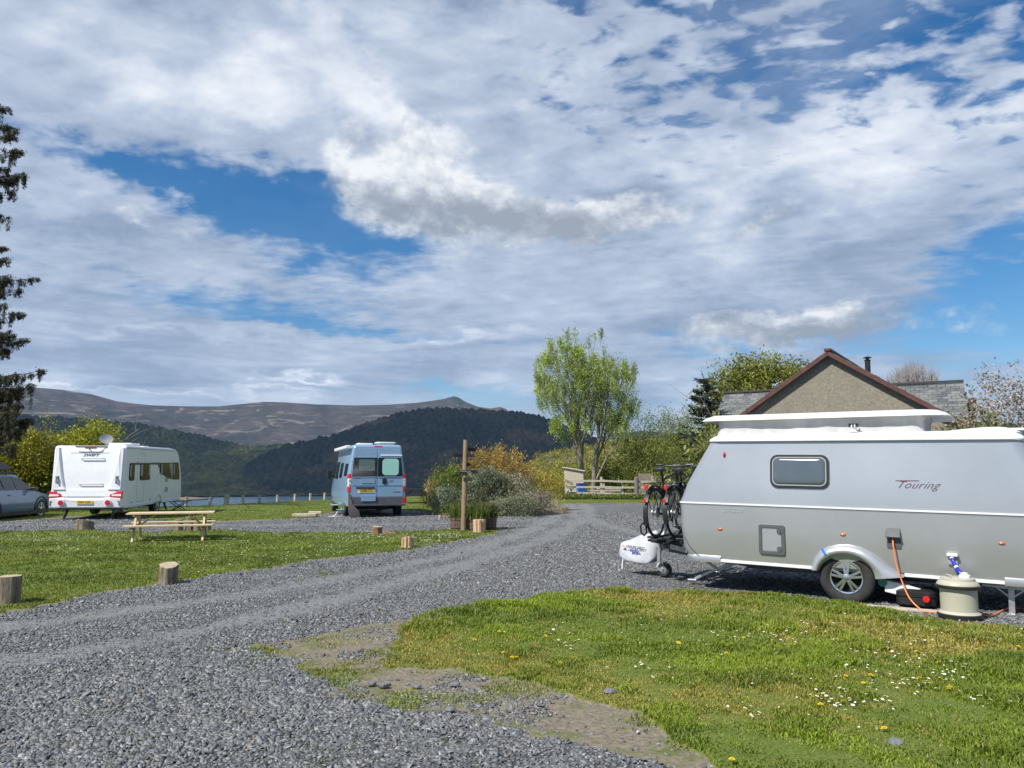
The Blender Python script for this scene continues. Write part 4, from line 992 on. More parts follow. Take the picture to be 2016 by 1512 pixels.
# side windows (towards the camera's right)
def sidewin(name, poly, parent=SW, m_=None, y0=-1.15, y1=-1.158, sgn=1):
    mb = MB(); mb.prism(poly, y0, y1); return mb.build(name, m_ or M_['glass'], parent, smooth=None)
for s in (-1,):
    for poly in (rrect(.42, 1.26, .86, 1.86, .06, 4), rrect(1.32, 1.25, 2.22, 1.86, .06, 4)):
        w = sidewin('window', poly)
        xs = [p[0] for p in poly]; zs = [p[1] for p in poly]
        mb = MB(); mb.prism(rrect(min(xs)+.05, min(zs)+.05, max(xs)-.05, max(zs)-.04, .04, 3), -1.155, -1.172); mb.build('pane', M_['glass'], w, smooth='auto')
    w = sidewin('window', [(3.12, 1.86), (3.10, 1.50), (3.4, 1.42), (4.0, 1.26), (4.6, 1.20), (5.22, 1.19), (5.16, 1.50), (5.02, 1.87)])
    mb = MB(); mb.prism([(3.2, 1.82), (3.18, 1.50), (3.45, 1.45), (4.0, 1.33), (4.0, 1.82)], -1.155, -1.168); mb.build('pane', M_['glass'], w, smooth=None)
    mb = MB(); mb.prism([(4.45, 1.82), (4.45, 1.25), (5.12, 1.24), (5.06, 1.5), (4.96, 1.82)], -1.155, -1.168); mb.build('pane', M_['glass'], w, smooth=None)
    mb = MB(); mb.prism([(4.03, 1.83), (4.42, 1.83), (4.42, 1.24), (4.34, 1.28)], -1.155, -1.16); mb.build('divider', M_['greyw'], w, smooth=None)
    sidewin('window_band', [(.88, 1.87), (.88, 1.80), (1.30, 1.79), (1.30, 1.87)], m_=M_['dgrey']); sidewin('window_band', [(2.24, 1.87), (2.24, 1.80), (2.9, 1.79), (3.04, 1.66), (3.10, 1.66), (3.12, 1.87)], m_=M_['dgrey'])
sidewin('vent_grille', rrect(3.70, 1.14, 4.0, 1.34, .01, 2), m_=M_['greyw']); sidewin('vent_grille', rrect(3.70, .76, 4.0, .94, .01, 2), m_=M_['greyw'])
sidewin('locker_door', rrect(4.3, .58, 5.1, .84, .03, 3), m_=M_['white_satin'])
mb = MB(); mb.ringbar(rrect(1.10, .52, 1.72, 2.2, .05, 4), rrect(1.112, .532, 1.708, 2.188, .045, 4), -1.15, -1.153); mb.build('door', M_['greyw'], SW, smooth=None)
sidewin('access_hatch', rrect(.45, .5, .8, .85, .02, 3), m_=M_['white_satin'], y1=-1.156)
for x, z in ((.7, .52), (2.3, .56)):
    mb = MB(); mb.box(x, -1.16, z, .09, .02, .03); mb.build('side_lamp', M_['black'], SW, smooth=None)
# rear panel: two raised cheeks that narrow the flat panel towards the bottom
def rear(y, z, off=0):      # a point on the rear face
    return (float(np.interp(z, [.38, .5, .75, 1.1, 2.3, 2.42], [.0, -.03, -.02, .03, .09, .14]))-off, y, z)
for s in (1, -1):
    poly = [(1.09, .98), (1.09, 2.38), (.93, 2.38), (.905, 2.1), (.80, 1.5), (.70, 1.1), (.63, .98)]
    mb = MB(); n = len(poly)
    fr = [rear(s*y, z, .07) for y, z in poly]; bk = [rear(s*(y+.0), z, -.02) for y, z in poly]
    # bevelled inner slope
    fr = [(p[0], p[1]+(s*.05 if i >= 2 else 0), p[2]) for i, p in enumerate(fr)]
    vs = fr+bk; fs = [tuple(range(n))]+[(i, (i+1) % n, (i+1) % n+n, i+n) for i in range(n)]
    mb.add(vs, fs); mb.build('rear_cheek', M_['white'], SW, smooth=None, bevel=.012)
mb = MB(); poly = [(1.13, .40), (1.13, .70), (.7, .74), (.5, .66), (-.5, .66), (-.7, .74), (-1.13, .70), (-1.13, .40)]
mb.add([rear(y, z, .09) for y, z in poly]+[rear(y, z, -.05) for y, z in poly], [tuple(range(8))]+[(i, (i+1) % 8, (i+1) % 8+8, i+8) for i in range(8)]); bp = mb.build('bumper', M_['white'], SW, smooth=None, bevel=.02)
mb = MB(); mb.add([rear(y, z, .03) for y, z in ((.95, .99), (-.95, .99), (-.88, .76), (.88, .76))]+[rear(y, z, -.02) for y, z in ((.95, .99), (-.95, .99), (-.88, .76), (.88, .76))], [(0, 1, 2, 3), (0, 4, 5, 1), (1, 5, 6, 2), (2, 6, 7, 3), (3, 7, 4, 0)]); mb.build('rear_ledge', M_['white'], SW, smooth=None, bevel=.01)
# top spoiler with high brake lamp
mb = MB(); poly = [(.51, 2.41), (.38, 2.25), (.30, 2.23), (-.30, 2.23), (-.38, 2.25), (-.51, 2.41)]; 
mb.add([rear(y, z, .03) for y, z in poly]+[rear(y, z, -.06) for y, z in poly], [tuple(range(6))]+[(i, (i+1) % 6, (i+1) % 6+6, i+6) for i in range(6)]); sp = mb.build('spoiler', M_['white'], SW, smooth=None, bevel=.01)
mb = MB(); mb.add([rear(y, z, .05) for y, z in ((.52, 2.425), (.48, 2.395), (-.48, 2.395), (-.52, 2.425))]+[rear(y, z, -.1) for y, z in ((.52, 2.425), (.48, 2.395), (-.48, 2.395), (-.52, 2.425))], [(0, 1, 2, 3), (0, 4, 5, 1), (1, 5, 6, 2), (2, 6, 7, 3), (3, 7, 4, 0)]); mb.build('spoiler_strip', M_['black'], sp, smooth=None)
mb = MB(); p = rear(0, 2.375, .045); mb.box(p[0], 0, 2.375, .03, .36, .022); mb.build('brake_lamp', M_['red'], sp, smooth=None)
mb = MB(); mb.lathe([(.025, 0), (.02, .02), (.001, .02)], 12, Matrix.Translation(rear(0, 2.31, .05)) @ Matrix.Rotation(PI, 4, 'Z'), 'X'); mb.build('reversing_camera', M_['black'], sp, smooth='auto')
for z, y0, y1 in ((2.01, .27, -.48), (1.165, .27, -.48)):
    mb = MB(); mb.tube([rear(y0, z, .01), rear(y0-.03, z, .05), rear(y1+.03, z, .05), rear(y1, z, .01)], .014, 8); mb.build('grab_bar', M_['greyw'], SW, smooth='auto')
text('lettering', 'SWIFT', .125, frame(rear(-.03, 2.115, .004), (0, -1, 0), (.03, 0, 1)), M_['dgrey'], SW, shear=.35, ext=.002, bold=.003, sx=1.35, spacing=1.05)
for s in (1, -1):   # lamp clusters
    poly = [(1.145, .93), (1.0, .92), (.80, .85), (.765, .80), (.78, .745), (1.0, .70), (1.145, .69)]
    mb = MB(); n = 7; mb.add([rear(s*y, z, .075) for y, z in poly]+[rear(s*y, z, -.03) for y, z in poly], [tuple(range(n))]+[(i, (i+1) % n, (i+1) % n+n, i+n) for i in range(n)]); tl = mb.build('tail_lamp', M_['red'], SW, smooth=None, bevel=.008)
    poly = [(1.14, .84), (.86, .835), (.83, .80), (.86, .775), (1.14, .77)]; n = 5
    mb = MB(); mb.add([rear(s*y, z, .088) for y, z in poly]+[rear(s*y, z, .05) for y, z in poly], [tuple(range(n))]+[(i, (i+1) % n, (i+1) % n+n, i+n) for i in range(n)]); mb.build('lens', M_['clear'], tl, smooth=None)
    mb = MB(); mb.lathe([(.115, 0), (.112, .03), (.09, .034)], 24, Matrix.Translation(rear(s*.74, .565, .09)) @ Matrix.Rotation(PI, 4, 'Z'), 'X'); rl = mb.build('round_lamp', M_['white_satin'], SW, smooth='auto')
    mb = MB(); mb.lathe([(.088, .03), (.085, .045), (.001, .05)], 24, Matrix.Translation(rear(s*.74, .565, .09)) @ Matrix.Rotation(PI, 4, 'Z'), 'X'); mb.build('lens', M_['red'], rl, smooth='auto')
    mb = MB(); mb.add([rear(s*y, z, .094) for y, z in ((1.10, .62), (1.02, .62), (1.07, .58), (1.08, .46), (1.11, .46))], [(0, 1, 2, 3, 4)]); mb.add([rear(s*y, z, .06) for y, z in ((1.10, .62), (1.02, .62), (1.07, .58), (1.08, .46), (1.11, .46))], [(0, 1, 2, 3, 4)]); mb.build('bumper_slot', M_['dgrey'], bp, smooth=None)
    mb = MB(); mb.tube([rear(s*.93, 1.42, .07), rear(s*.95, 1.40, .14), rear(s*.95, 1.24, .14), rear(s*.93, 1.21, .07)], .022, 8); mb.prism([(s*.90, 1.19), (s*.99, 1.19), (s*1.0, 1.44), (s*.90, 1.44)], rear(0, 1.3, .085)[0], rear(0, 1.3, .05)[0], None, 'YZ'); mb.build('grab_handle', M_['greyw'], SW, smooth='auto')
plate('number_plate', 'FX67 LGG', frame(rear(.0, .575, .10), (0, -1, 0), (0, 0, 1)), SW)
# roof furniture
for x0, y0, x1, y1, zt_ in ((.55, -.95, 1.15, -.35, 2.50), (1.6, -.7, 2.4, .1, 2.56), (3.0, -.6, 3.5, 0, 2.48)):
    mb = MB(); mb.prism(rrect(x0, y0, x1, y1, .08), 2.40, zt_, None, 'XY'); mb.build('roof_light', M_['white_satin'], SW, smooth='auto', bevel=.02)
mb = MB(); mb.lathe([(.0, .0), (.15, .015), (.28, .06), (.285, .065), (.15, .03), (0, .02)], 24, Matrix.Translation((.75, -.2, 2.66)) @ Matrix.Rotation(R(-72), 4, 'Y') @ Matrix.Rotation(R(25), 4, 'X') @ Matrix.Diagonal((.6, .75, 1, 1)), cap=False); mb.bar((.85, -.2, 2.42), (.78, -.2, 2.64), .05, .05); mb.build('satellite_dish', M_['greyw'], SW, smooth='auto')
for y in (-.75, .75):
    mb = MB(); mb.bar((.45, y, .38), (.15, y, .03), .06, .04); mb.bar((.2, y, .38), (.35, y, .2), .04, .03); mb.box(.13, y, .015, .14, .14, .03); mb.build('steady_leg', M_['dgrey'], SW, smooth=None)
    mb = MB(); mb.bar((4.7, y, .38), (5.05, y, .03), .06, .04); mb.bar((5.0, y, .4), (4.85, y, .2), .04, .03); mb.build('steady_leg', M_['dgrey'], SW, smooth=None)
# panel seams, awning rail, curtains behind the side windows
mb = MB(); mb.bar((.12, -1.155, 2.36), (4.7, -1.155, 2.31), .02, .02); mb.build('awning_rail', M_['greyw'], SW, smooth=None)
for x, w_ in ((.50, .10), (1.42, .16), (2.10, .14), (3.26, .12), (4.52, .12)):
    mb = MB(); mb.box(x, -1.175, 1.60, w_, .004, .40); mb.build('curtain', M_['greyw'], SW, smooth=None)
for z in (.98, 2.2):
    mb = MB(); mb.add([rear(y, z_, .0085) for y, z_ in ((.62, z), (-.62, z), (-.62, z-.010), (.62, z-.010))], [(0, 1, 2, 3)]); mb.build('panel_seam', M_['greyw'], SW, smooth=None)
# small table with box by the caravan nose and a gas locker shelf
sb = empty('folding_table', D(352, 990, 30.6)*np.array([1, 1, 0]), (0, 0, .1), 'small dark folding table beside the white caravan nose', 'table')
mb = MB(); mb.box(0, 0, .42, .8, .5, .03); mb.build('tabletop', M_['black'], sb, smooth=None)
for s in (-1, 1):
    mb = MB(); mb.bar((-.3*s, -.2, 0), (.3*s, -.2, .41), .03, .03); mb.bar((-.3*s, .2, 0), (.3*s, .2, .41), .03, .03); mb.build('leg', M_['dgrey'], sb, smooth=None)
bx = empty('waste_container', G(172, 1016)+np.array([.0, 2.2, 0]), (0, 0, .2), 'grey-white plastic water carrier under the back of the white caravan', 'water carrier')
mb = MB(); mb.prism(rrect(-.13, 0, .13, .36, .05, 3), -.1, .1); mb.lathe([(.03, .35), (.03, .39), (.001, .39)], 12, Matrix.Translation((.05, 0, 0))); mb.build('can', M_['sheet'], bx, smooth='auto', bevel=.01)
mb = MB(); mb.tube([(-.08, 0, .35), (-.08, 0, .41), (.0, 0, .41), (.0, 0, .35)], .012, 6); mb.build('handle', M_['sheet'], bx, smooth='auto')

# ------------------------------------------------------------------ pale blue camper van
VN = empty('camper_van', (-4.71, 26.87, 0), (0, 0, R(109.3)), 'pale blue high-roof camper van seen from behind, with mint window blind', 'camper van')
def vsec(x, zt, zb=.40, hw=1.0, top=.85, zw=1.35):
    pts = []
    r = .10
    prof = [(hw*.97, zb), (hw, zb+.12), (hw*1.0, zw*.75), (hw*.985, zw)]
    for k in range(1, 6):
        t = k/6; prof.append((hw*.985+(top-hw*.985)*t, zw+(zt-.10-zw)*t))
    for k in range(6):
        a = R(90*k/5); prof.append((top-.10+.10*math.cos(a), zt-.10+.10*math.sin(a)))
    return [(x, y, z) for y, z in prof]+[(x, -y, z) for y, z in prof[::-1]]
mb = MB()
mb.loft([vsec(.0, 2.44, .40, .98, .82), vsec(.04, 2.50, .38, 1.0, .84), vsec(.12, 2.52, .38, 1.02, .85), vsec(3.9, 2.52, .36, 1.02, .85), vsec(4.3, 2.46, .36, 1.02, .83), vsec(4.75, 2.1, .36, 1.01, .80, 1.30), vsec(5.15, 1.5, .36, 1.0, .85, 1.1), vsec(5.6, 1.22, .36, .97, .85, .95), vsec(5.9, .95, .36, .90, .80, .8)])
vb = mb.build('body', M_['vanpaint'], VN, smooth=None)
c = MB()
for x in (1.0, 4.85):
    for s in (1, -1): c.lathe([(.40, s*.72), (.40, s*1.3)], 32, Matrix.Translation((x, 0, .36)), 'Y')
cut(vb, c, M_['matt_black']); vb.data.shade_smooth(); vb.data.set_sharp_from_angle(angle=R(28))
for x in (1.0, 4.85):
    for s in (1, -1): wheel(VN, x, s*.90, .345, .345, .22, s, 5, .60, twin=False)
def vr(y, z, off=0): return (float(np.interp(z, [.4, 2.0, 2.5], [0, 0, .02]))-off, y, z)
def vplate(name, poly, m_, o0, o1, parent=VN, bevel=0):
    mb = MB(); n = len(poly); mb.add([vr(y, z, o1) for y, z in poly]+[vr(y, z, o0) for y, z in poly], [tuple(range(n))]+[(i, (i+1) % n, (i+1) % n+n, i+n) for i in range(n)]); return mb.build(name, m_, parent, smooth=None, bevel=bevel)
doors = {}
for s in (1, -1):
    edge = [(s*.012, .70), (s*.90, .70), (s*.905, 1.4), (s*.80, 2.36), (s*.012, 2.40)]
    d_ = vplate('rear_door', edge, M_['vanpaint'], .0, .022, VN, .008); doors[s] = d_
    g_ = vplate('window', [(s*.02, 1.405), (s*.885, 1.405), (s*.825, 2.06), (s*.02, 2.06)], M_['glass'], .02, .030, d_)
    vplate('waist_crease', [(s*.03, 1.09), (s*.88, 1.09), (s*.88, 1.115), (s*.03, 1.115)], M_['vanpaint'], .02, .032, d_, .004)
    vplate('waist_crease', [(s*.03, 1.375), (s*.88, 1.375), (s*.88, 1.40), (s*.03, 1.40)], M_['vanpaint'], .02, .034, d_, .004)
    vplate('top_ledge', [(s*.03, 2.06), (s*.82, 2.06), (s*.82, 2.10), (s*.03, 2.10)], M_['vanpaint'], .02, .036, d_, .006)
    # tail lamp up the corner
    tl = empty('tail_lamp', (0, 0, 0)); tl.parent = VN
    for z0, z1, m_ in ((.89, 1.06, 'red'), (1.06, 1.20, 'clear'), (1.20, 1.34, 'clear'), (1.34, 1.50, 'red')):
        mb = MB(); mb.loft([[( -.025, s*.915, z0), (-.025, s*.915, z1), (.10, s*.915, z1), (.10, s*.915, z0)], [(-.012, s*.99, z0), (-.012, s*.985, z1), (.12, s*.985, z1), (.12, s*.99, z0)], [(.03, s*1.028, z0), (.03, s*1.018, z1), (.13, s*1.018, z1), (.13, s*1.028, z0)]]); mb.build('lens', M_[m_], tl, smooth=None, bevel=.008)
        if m_ == 'clear': mb = MB(); mb.lathe([(.030, 0), (.028, .012), (.001, .014)], 14, Matrix.Translation((-.024, s*.965, (z0+z1)/2)) @ Matrix.Rotation(PI, 4, 'Z'), 'X'); mb.build('bulb', M_['greyw'], tl, smooth='auto')
    vplate('reflector', [(s*.90, .46), (s*1.0, .46), (s*1.0, .66), (s*.90, .66)], M_['red'], .0, .075, VN, .006)
bl = [(y, z) for y, z in rrect(-.74, 1.45, -.16, 2.03, .12, 5)]
vplate('blind', bl, M_['mint'], .028, .034, doors[-1]); vplate('blind', rrect(.10, 1.60, .66, 2.0, .06, 4), M_['dullmint'], .028, .034, doors[1])
vplate('handle', rrect(-.32, 1.14, -.17, 1.35, .06, 4), M_['black'], .02, .05, doors[-1], .008)
vplate('plate_recess', [(.08, .84), (.66, .84), (.72, 1.04), (.06, 1.04)], M_['white_satin'], .02, .026, doors[1]); vplate('plate_lamp_bar', [(.08, .985), (.73, .985), (.73, 1.04), (.08, 1.04)], M_['black'], .02, .05, doors[1], .004)
plate('number_plate', 'KX08 CYC', frame(vr(.37, .915, .034), (0, -1, 0), (0, 0, 1)), doors[1], w=.50)
vplate('small_door', rrect(.08, 1.17, .55, 1.33, .02, 3), M_['vanpaint'], .02, .034, doors[1], .005)
vplate('gas_flap', rrect(.06, .555, .56, .755, .02, 3), M_['vanpaint'], .02, .09, VN, .008)
vplate('roof_ledge', [(-.85, 2.12), (-.10, 2.12), (-.10, 2.17), (-.85, 2.17)], M_['white_satin'], .02, .05, doors[-1], .006)
vplate('brake_lamp', [(-.15, 2.43), (.13, 2.43), (.13, 2.475), (-.15, 2.475)], M_['red'], -.02, .02, VN, .004)
vplate('bumper', [(-1.0, .40), (1.0, .40), (1.0, .47), (-1.0, .47)], M_['dgrey'], -.05, .10, VN, .012)
vplate('bumper_panel', [(-.99, .47), (.99, .47), (1.0, .69), (-1.0, .69)], M_['dgrey'], -.05, .05, VN, .012)
text('lettering', 'IH', .075, frame(vr(-.48, 1.25, .025), (0, -1, 0), (0, 0, 1)), M_['dgrey'], doors[-1], ext=.001, shear=.2, sx=1.3, bold=.002)
vplate('badge_strip', [(-.56, .855), (-.82, .855), (-.82, .88), (-.56, .88)], M_['dgrey'], .02, .026, doors[-1])
# left flank: windows, awning, step
for x0, x1, z0, z1 in ((.55, 1.35, 1.42, 1.86), (1.9, 2.7, 1.35, 1.9), (3.1, 3.95, 1.30, 1.95), (4.15, 4.75, 1.32, 1.88)):
    mb = MB(); pts = []
    for x, z in rrect(x0, z0, x1, z1, .07, 4):
        y = float(np.interp(z, [1.35, 2.42], [1.005, .85])); pts.append((x, y, z))
    n = len(pts); mb.add([(p[0], p[1]+.012, p[2]) for p in pts]+[(p[0], p[1]-.03, p[2]) for p in pts], [tuple(range(n))]+[(i, (i+1) % n, (i+1) % n+n, i+n) for i in range(n)]); mb.build('window', M_['glass'], VN, smooth=None)
mb = MB(); mb.bar((.25, 1.0, 2.44), (3.9, 1.0, 2.42), .16, .11); aw = mb.build('awning_box', M_['white_satin'], VN, smooth=None, bevel=.02)
for s in (1, -1):
    mb = MB(); mb.box(4.35, s*1.20, 1.45, .18, .16, .36); mb.bar((4.4, s*.96, 1.4), (4.35, s*1.16, 1.4), .05, .05); mb.build('door_mirror', M_['black'], VN, smooth=None, bevel=.03)
mb = MB(); mb.box(2.9, 1.10, .33, .9, .28, .03); mb.build('step', M_['greyw'], VN, smooth=None, bevel=.004)
mb = MB(); mb.prism(rrect(.35, .50, 1.0, -.15, .08), 2.52, 2.58, None, 'XY') if False else mb.prism(rrect(.9, .02, 1.5, .58, .08), 2.51, 2.60, None, 'XY'); mb.prism(rrect(.55, -.70, 1.15, -.10, .12), 2.51, 2.585, None, 'XY'); mb.prism(rrect(.50, -.76, 1.22, -.04, .14), 2.585, 2.635, None, 'XY'); mb.build('roof_light', M_['white_satin'], VN, smooth='auto', bevel=.015)
mb = MB(); mb.box(3.0, 0, .32, 4.6, 1.3, .14); mb.bar((.3, -.4, .3), (.3, -.1, .28), .12, .1); mb.bar((1, -.8, .3), (1, .8, .3), .1, .1); mb.build('chassis', M_['matt_black'], VN, smooth=None)
# level chock, hose and bowl by its rear wheel
ck = empty('hose_reel', G(672, 1017), (0, 0, .3), 'green and white coiled hose on the gravel by the camper van rear wheel', 'hose')
mb = MB(); mb.tube([(.18*math.cos(a), .10*math.sin(a), .13+.12*math.sin(a*.5)) for a in np.linspace(0, 6, 20)], .02, 8); mb.build('hose', M_['green'], ck, smooth='all')
mb = MB(); mb.tube([(-.30, 0, .02), (-.2, .0, .06), (-.12, 0, .20), (.0, 0, .27), (.12, 0, .20)], .016, 8); mb.tube([(-.45, -.1, .015), (-.2, -.12, .015), (.1, -.12, .015)], .014, 6); mb.build('hose', M_['white_satin'], ck, smooth='all')
sheet_ = empty('wheel_cover', G(693, 1020)+np.array([.0, .1, 0]), (0, 0, R(19)), 'grey cloth wheel cover leaning on the camper van rear wheel', 'cover')
mb = MB(); mb.loft([[(-.10, 0, .0), (.26, 0, .0), (.26, .04, .0), (-.10, .04, .0)], [(-.14, -.03, .22), (.22, -.03, .22), (.22, .02, .22), (-.14, .02, .22)], [(-.16, .02, .5), (.0, .02, .45), (.0, .06, .45), (-.16, .06, .5)], [(-.16, .1, .9), (-.08, .1, .8), (-.08, .12, .8), (-.16, .12, .9)]]); mb.build('cloth', mat('brown_grey_cloth', (.12, .105, .10), rough=.8), sheet_, smooth='auto', bevel=.02)

# ------------------------------------------------------------------ slate-blue estate car with roof box, cut by the left edge of the picture
CR = empty('parked_car', (-17.465, 23.83, -.06), (0, 0, R(94)), 'slate blue estate car with black roof box parked beside the white caravan', 'car')
def csec(x, zt, zb, hw, top, zw):
    prof = [(hw*.93, zb), (hw*.99, zb+.12), (hw, zb+.35), (hw*.975, zw)]
    for k in range(1, 4): t = k/4; prof.append((hw*.95+(top-hw*.95)*t, zw+.02+(zt-.08-zw)*t))
    for k in range(4): a = R(90*k/3); prof.append((top-.12+.12*math.cos(a), zt-.08+.08*math.sin(a)))
    return [(x, y, z) for y, z in prof]+[(x, -y, z) for y, z in prof[::-1]]
mb = MB()
mb.loft([csec(.0, .92, .35, .80, .68, .80), csec(.12, 1.05, .28, .88, .72, .92), csec(.45, 1.40, .24, .91, .60, .97), csec(.9, 1.53, .22, .92, .62, .97), csec(2.0, 1.56, .22, .92, .64, .96), csec(2.55, 1.52, .22, .92, .62, .95), csec(3.05, 1.25, .22, .92, .62, .94), csec(3.42, .98, .22, .92, .72, .90), csec(3.95, .92, .22, .91, .72, .84), csec(4.30, .82, .24, .87, .66, .74), csec(4.50, .66, .30, .76, .60, .60)])
bo = mb.build('body', M_['carpaint'], CR, smooth=None)
c = MB()
for x in (.82, 3.62):
    for s in (1, -1): c.lathe([(.385, s*.66), (.385, s*1.2)], 32, Matrix.Translation((x, 0, .34)), 'Y')
cut(bo, c, M_['matt_black']); bo.data.shade_smooth(); bo.data.set_sharp_from_angle(angle=R(32))
for x in (.82, 3.62):
    for s in (1, -1): wheel(CR, x, s*.82, .335, .335, .22, s, 5, .66, twin=False)
def cwin(poly, nm='window'):
    mb = MB(); pts = []
    for x, z in poly: pts.append((x, -float(np.interp(z, [.97, 1.48], [.885, .64])), z))
    n = len(pts); mb.add([(p[0], p[1]-.012, p[2]+.003) for p in pts]+[(p[0], p[1]+.04, p[2]) for p in pts], [tuple(range(n))]+[(i, (i+1) % n, (i+1) % n+n, i+n) for i in range(n)]); return mb.build(nm, M_['glass'], CR, smooth=None)
cwin([(.62, 1.02), (.75, 1.42), (1.35, 1.46), (1.35, 1.02)]); cwin([(1.42, 1.02), (1.42, 1.46), (2.02, 1.47), (2.02, 1.01)]); cwin([(2.10, 1.01), (2.10, 1.46), (2.5, 1.42), (3.12, 1.02)])
mb = MB(); mb.bar((.5, -.93, .24), (4.1, -.93, .24), .03, .13)
for xc in (.82, 3.62):
    for k in range(9):
        a0, a1 = R(-5+190*k/9), R(-5+190*(k+1)/9); mb.bar((xc+.41*math.cos(a0), -.915, .34+.41*math.sin(a0)), (xc+.41*math.cos(a1), -.915, .34+.41*math.sin(a1)), .03, .05, (0, 1, 0))
mb.bar((.9, -.945, .26), (3.0, -.945, .26), .012, .02); mb.build('sill_cladding', M_['black'], CR, smooth=None)
mb = MB(); mb.box(2.95, -1.0, 1.04, .20, .17, .13); mb.bar((2.98, -.9, 1.0), (2.98, -.98, 1.02), .05, .04); mb.build('door_mirror', M_['black'], CR, smooth=None, bevel=.03)
for x in (1.85,2.75):
    mb = MB(); mb.bar((x-.25, -.93, .86), (x-.05, -.93, .86), .03, .03); mb.build('door_handle', M_['carpaint'], CR, smooth=None)
for s in (1, -1):
    mb = MB(); mb.box(4.22, s*.80, .70, .25, .14, .12); mb.build('headlight', M_['clear'], CR, smooth=None, bevel=.03)
mb = MB()
for s in (1, -1): mb.tube([(.8, s*.58, 1.56), (.85, s*.58, 1.62), (2.4, s*.58, 1.60), (2.5, s*.58, 1.54)], .02, 8)
mb.bar((1.0, -.6, 1.64), (1.0, .6, 1.64), .07, .03); mb.bar((2.1, -.6, 1.63), (2.1, .6, 1.63), .07, .03); mb.build('roof_rail', M_['black'], CR, smooth='auto')
RB = empty('roof_box', CR.matrix_basis @ Vector((0, 0, 0)), CR.rotation_euler, 'glossy black roof box carried on the slate blue estate car', 'roof box')
mb = MB(); rs = []
for x, zt, hw in ((.75, 1.76, .30), (.85, 1.88, .42), (1.4, 1.98, .45), (2.0, 1.97, .45), (2.5, 1.86, .40), (2.72, 1.76, .28)):
    rs.append([(x, y, z) for y, z in ((-hw, 1.70), (-hw*1.0, 1.76), (-hw*.9, zt-.04), (-hw*.6, zt), (hw*.6, zt), (hw*.9, zt-.04), (hw, 1.76), (hw, 1.70), (hw*.8, 1.665), (-hw*.8, 1.665))])
mb.loft(rs); mb.build('shell', M_['black'], RB, smooth='auto', angle=50)
# ------------------------------------------------------------------ picnic tables
def picnic(loc, rz, label, mats, sc=(1, 1, 1)):
    t = empty('picnic_table', loc, (0, 0, rz), label, 'picnic table', scale=sc); m1, m2 = mats
    mb = MB()
    for k in range(5): mb.box(0, -.30+.15*k, .715, 1.85, .138, .038)
    mb.build('tabletop', m1, t, smooth=None, bevel=.004)
    for s in (-1, 1):
        mb = MB()
        for k in range(2): mb.box(0, s*(.60+.145*k), .42, 1.85, .135, .038)
        mb.build('seat', m1, t, smooth=None, bevel=.004)
    for x in (-.72, .72):
        for s in (-1, 1):
            mb = MB(); mb.bar((x+.028, s*.24, .695), (x+.028, s*.74, .0), .04, .09, (1, 0, 0)) if False else mb.bar((x, s*.22, .695), (x, s*.76, .0), .045, .09, (0, 1, 0)); mb.build('leg', m2, t, smooth=None, bevel=.003)
        mb = MB(); mb.bar((x-.045, -.78, .38), (x-.045, .78, .38), .04, .09); mb.bar((x-.045, -.34, .675), (x-.045, .34, .675), .04, .07); mb.bar((x*.95, 0, .38), (x*.45, 0, .69), .04, .07, (0, 1, 0)); mb.build('cross_brace', m2, t, smooth=None, bevel=.003)
    return t
picnic((-7.93, 18.0, .0), R(19), 'new pale timber picnic table on the lawn in front of the white caravan', (M_['wood_new'], M_['wood_newz']), (1, 1, .86))
M_['tarred'] = mat('tarred_timber', (.012, .012, .012), (.03, .028, .025), 5, .8)
q = D(826, 978, 38.5); picnic((q[0], q[1], -.55+.55), R(4), 'black-stained picnic table beyond the camper van at the field edge', (M_['tarred'], M_['tarred']))
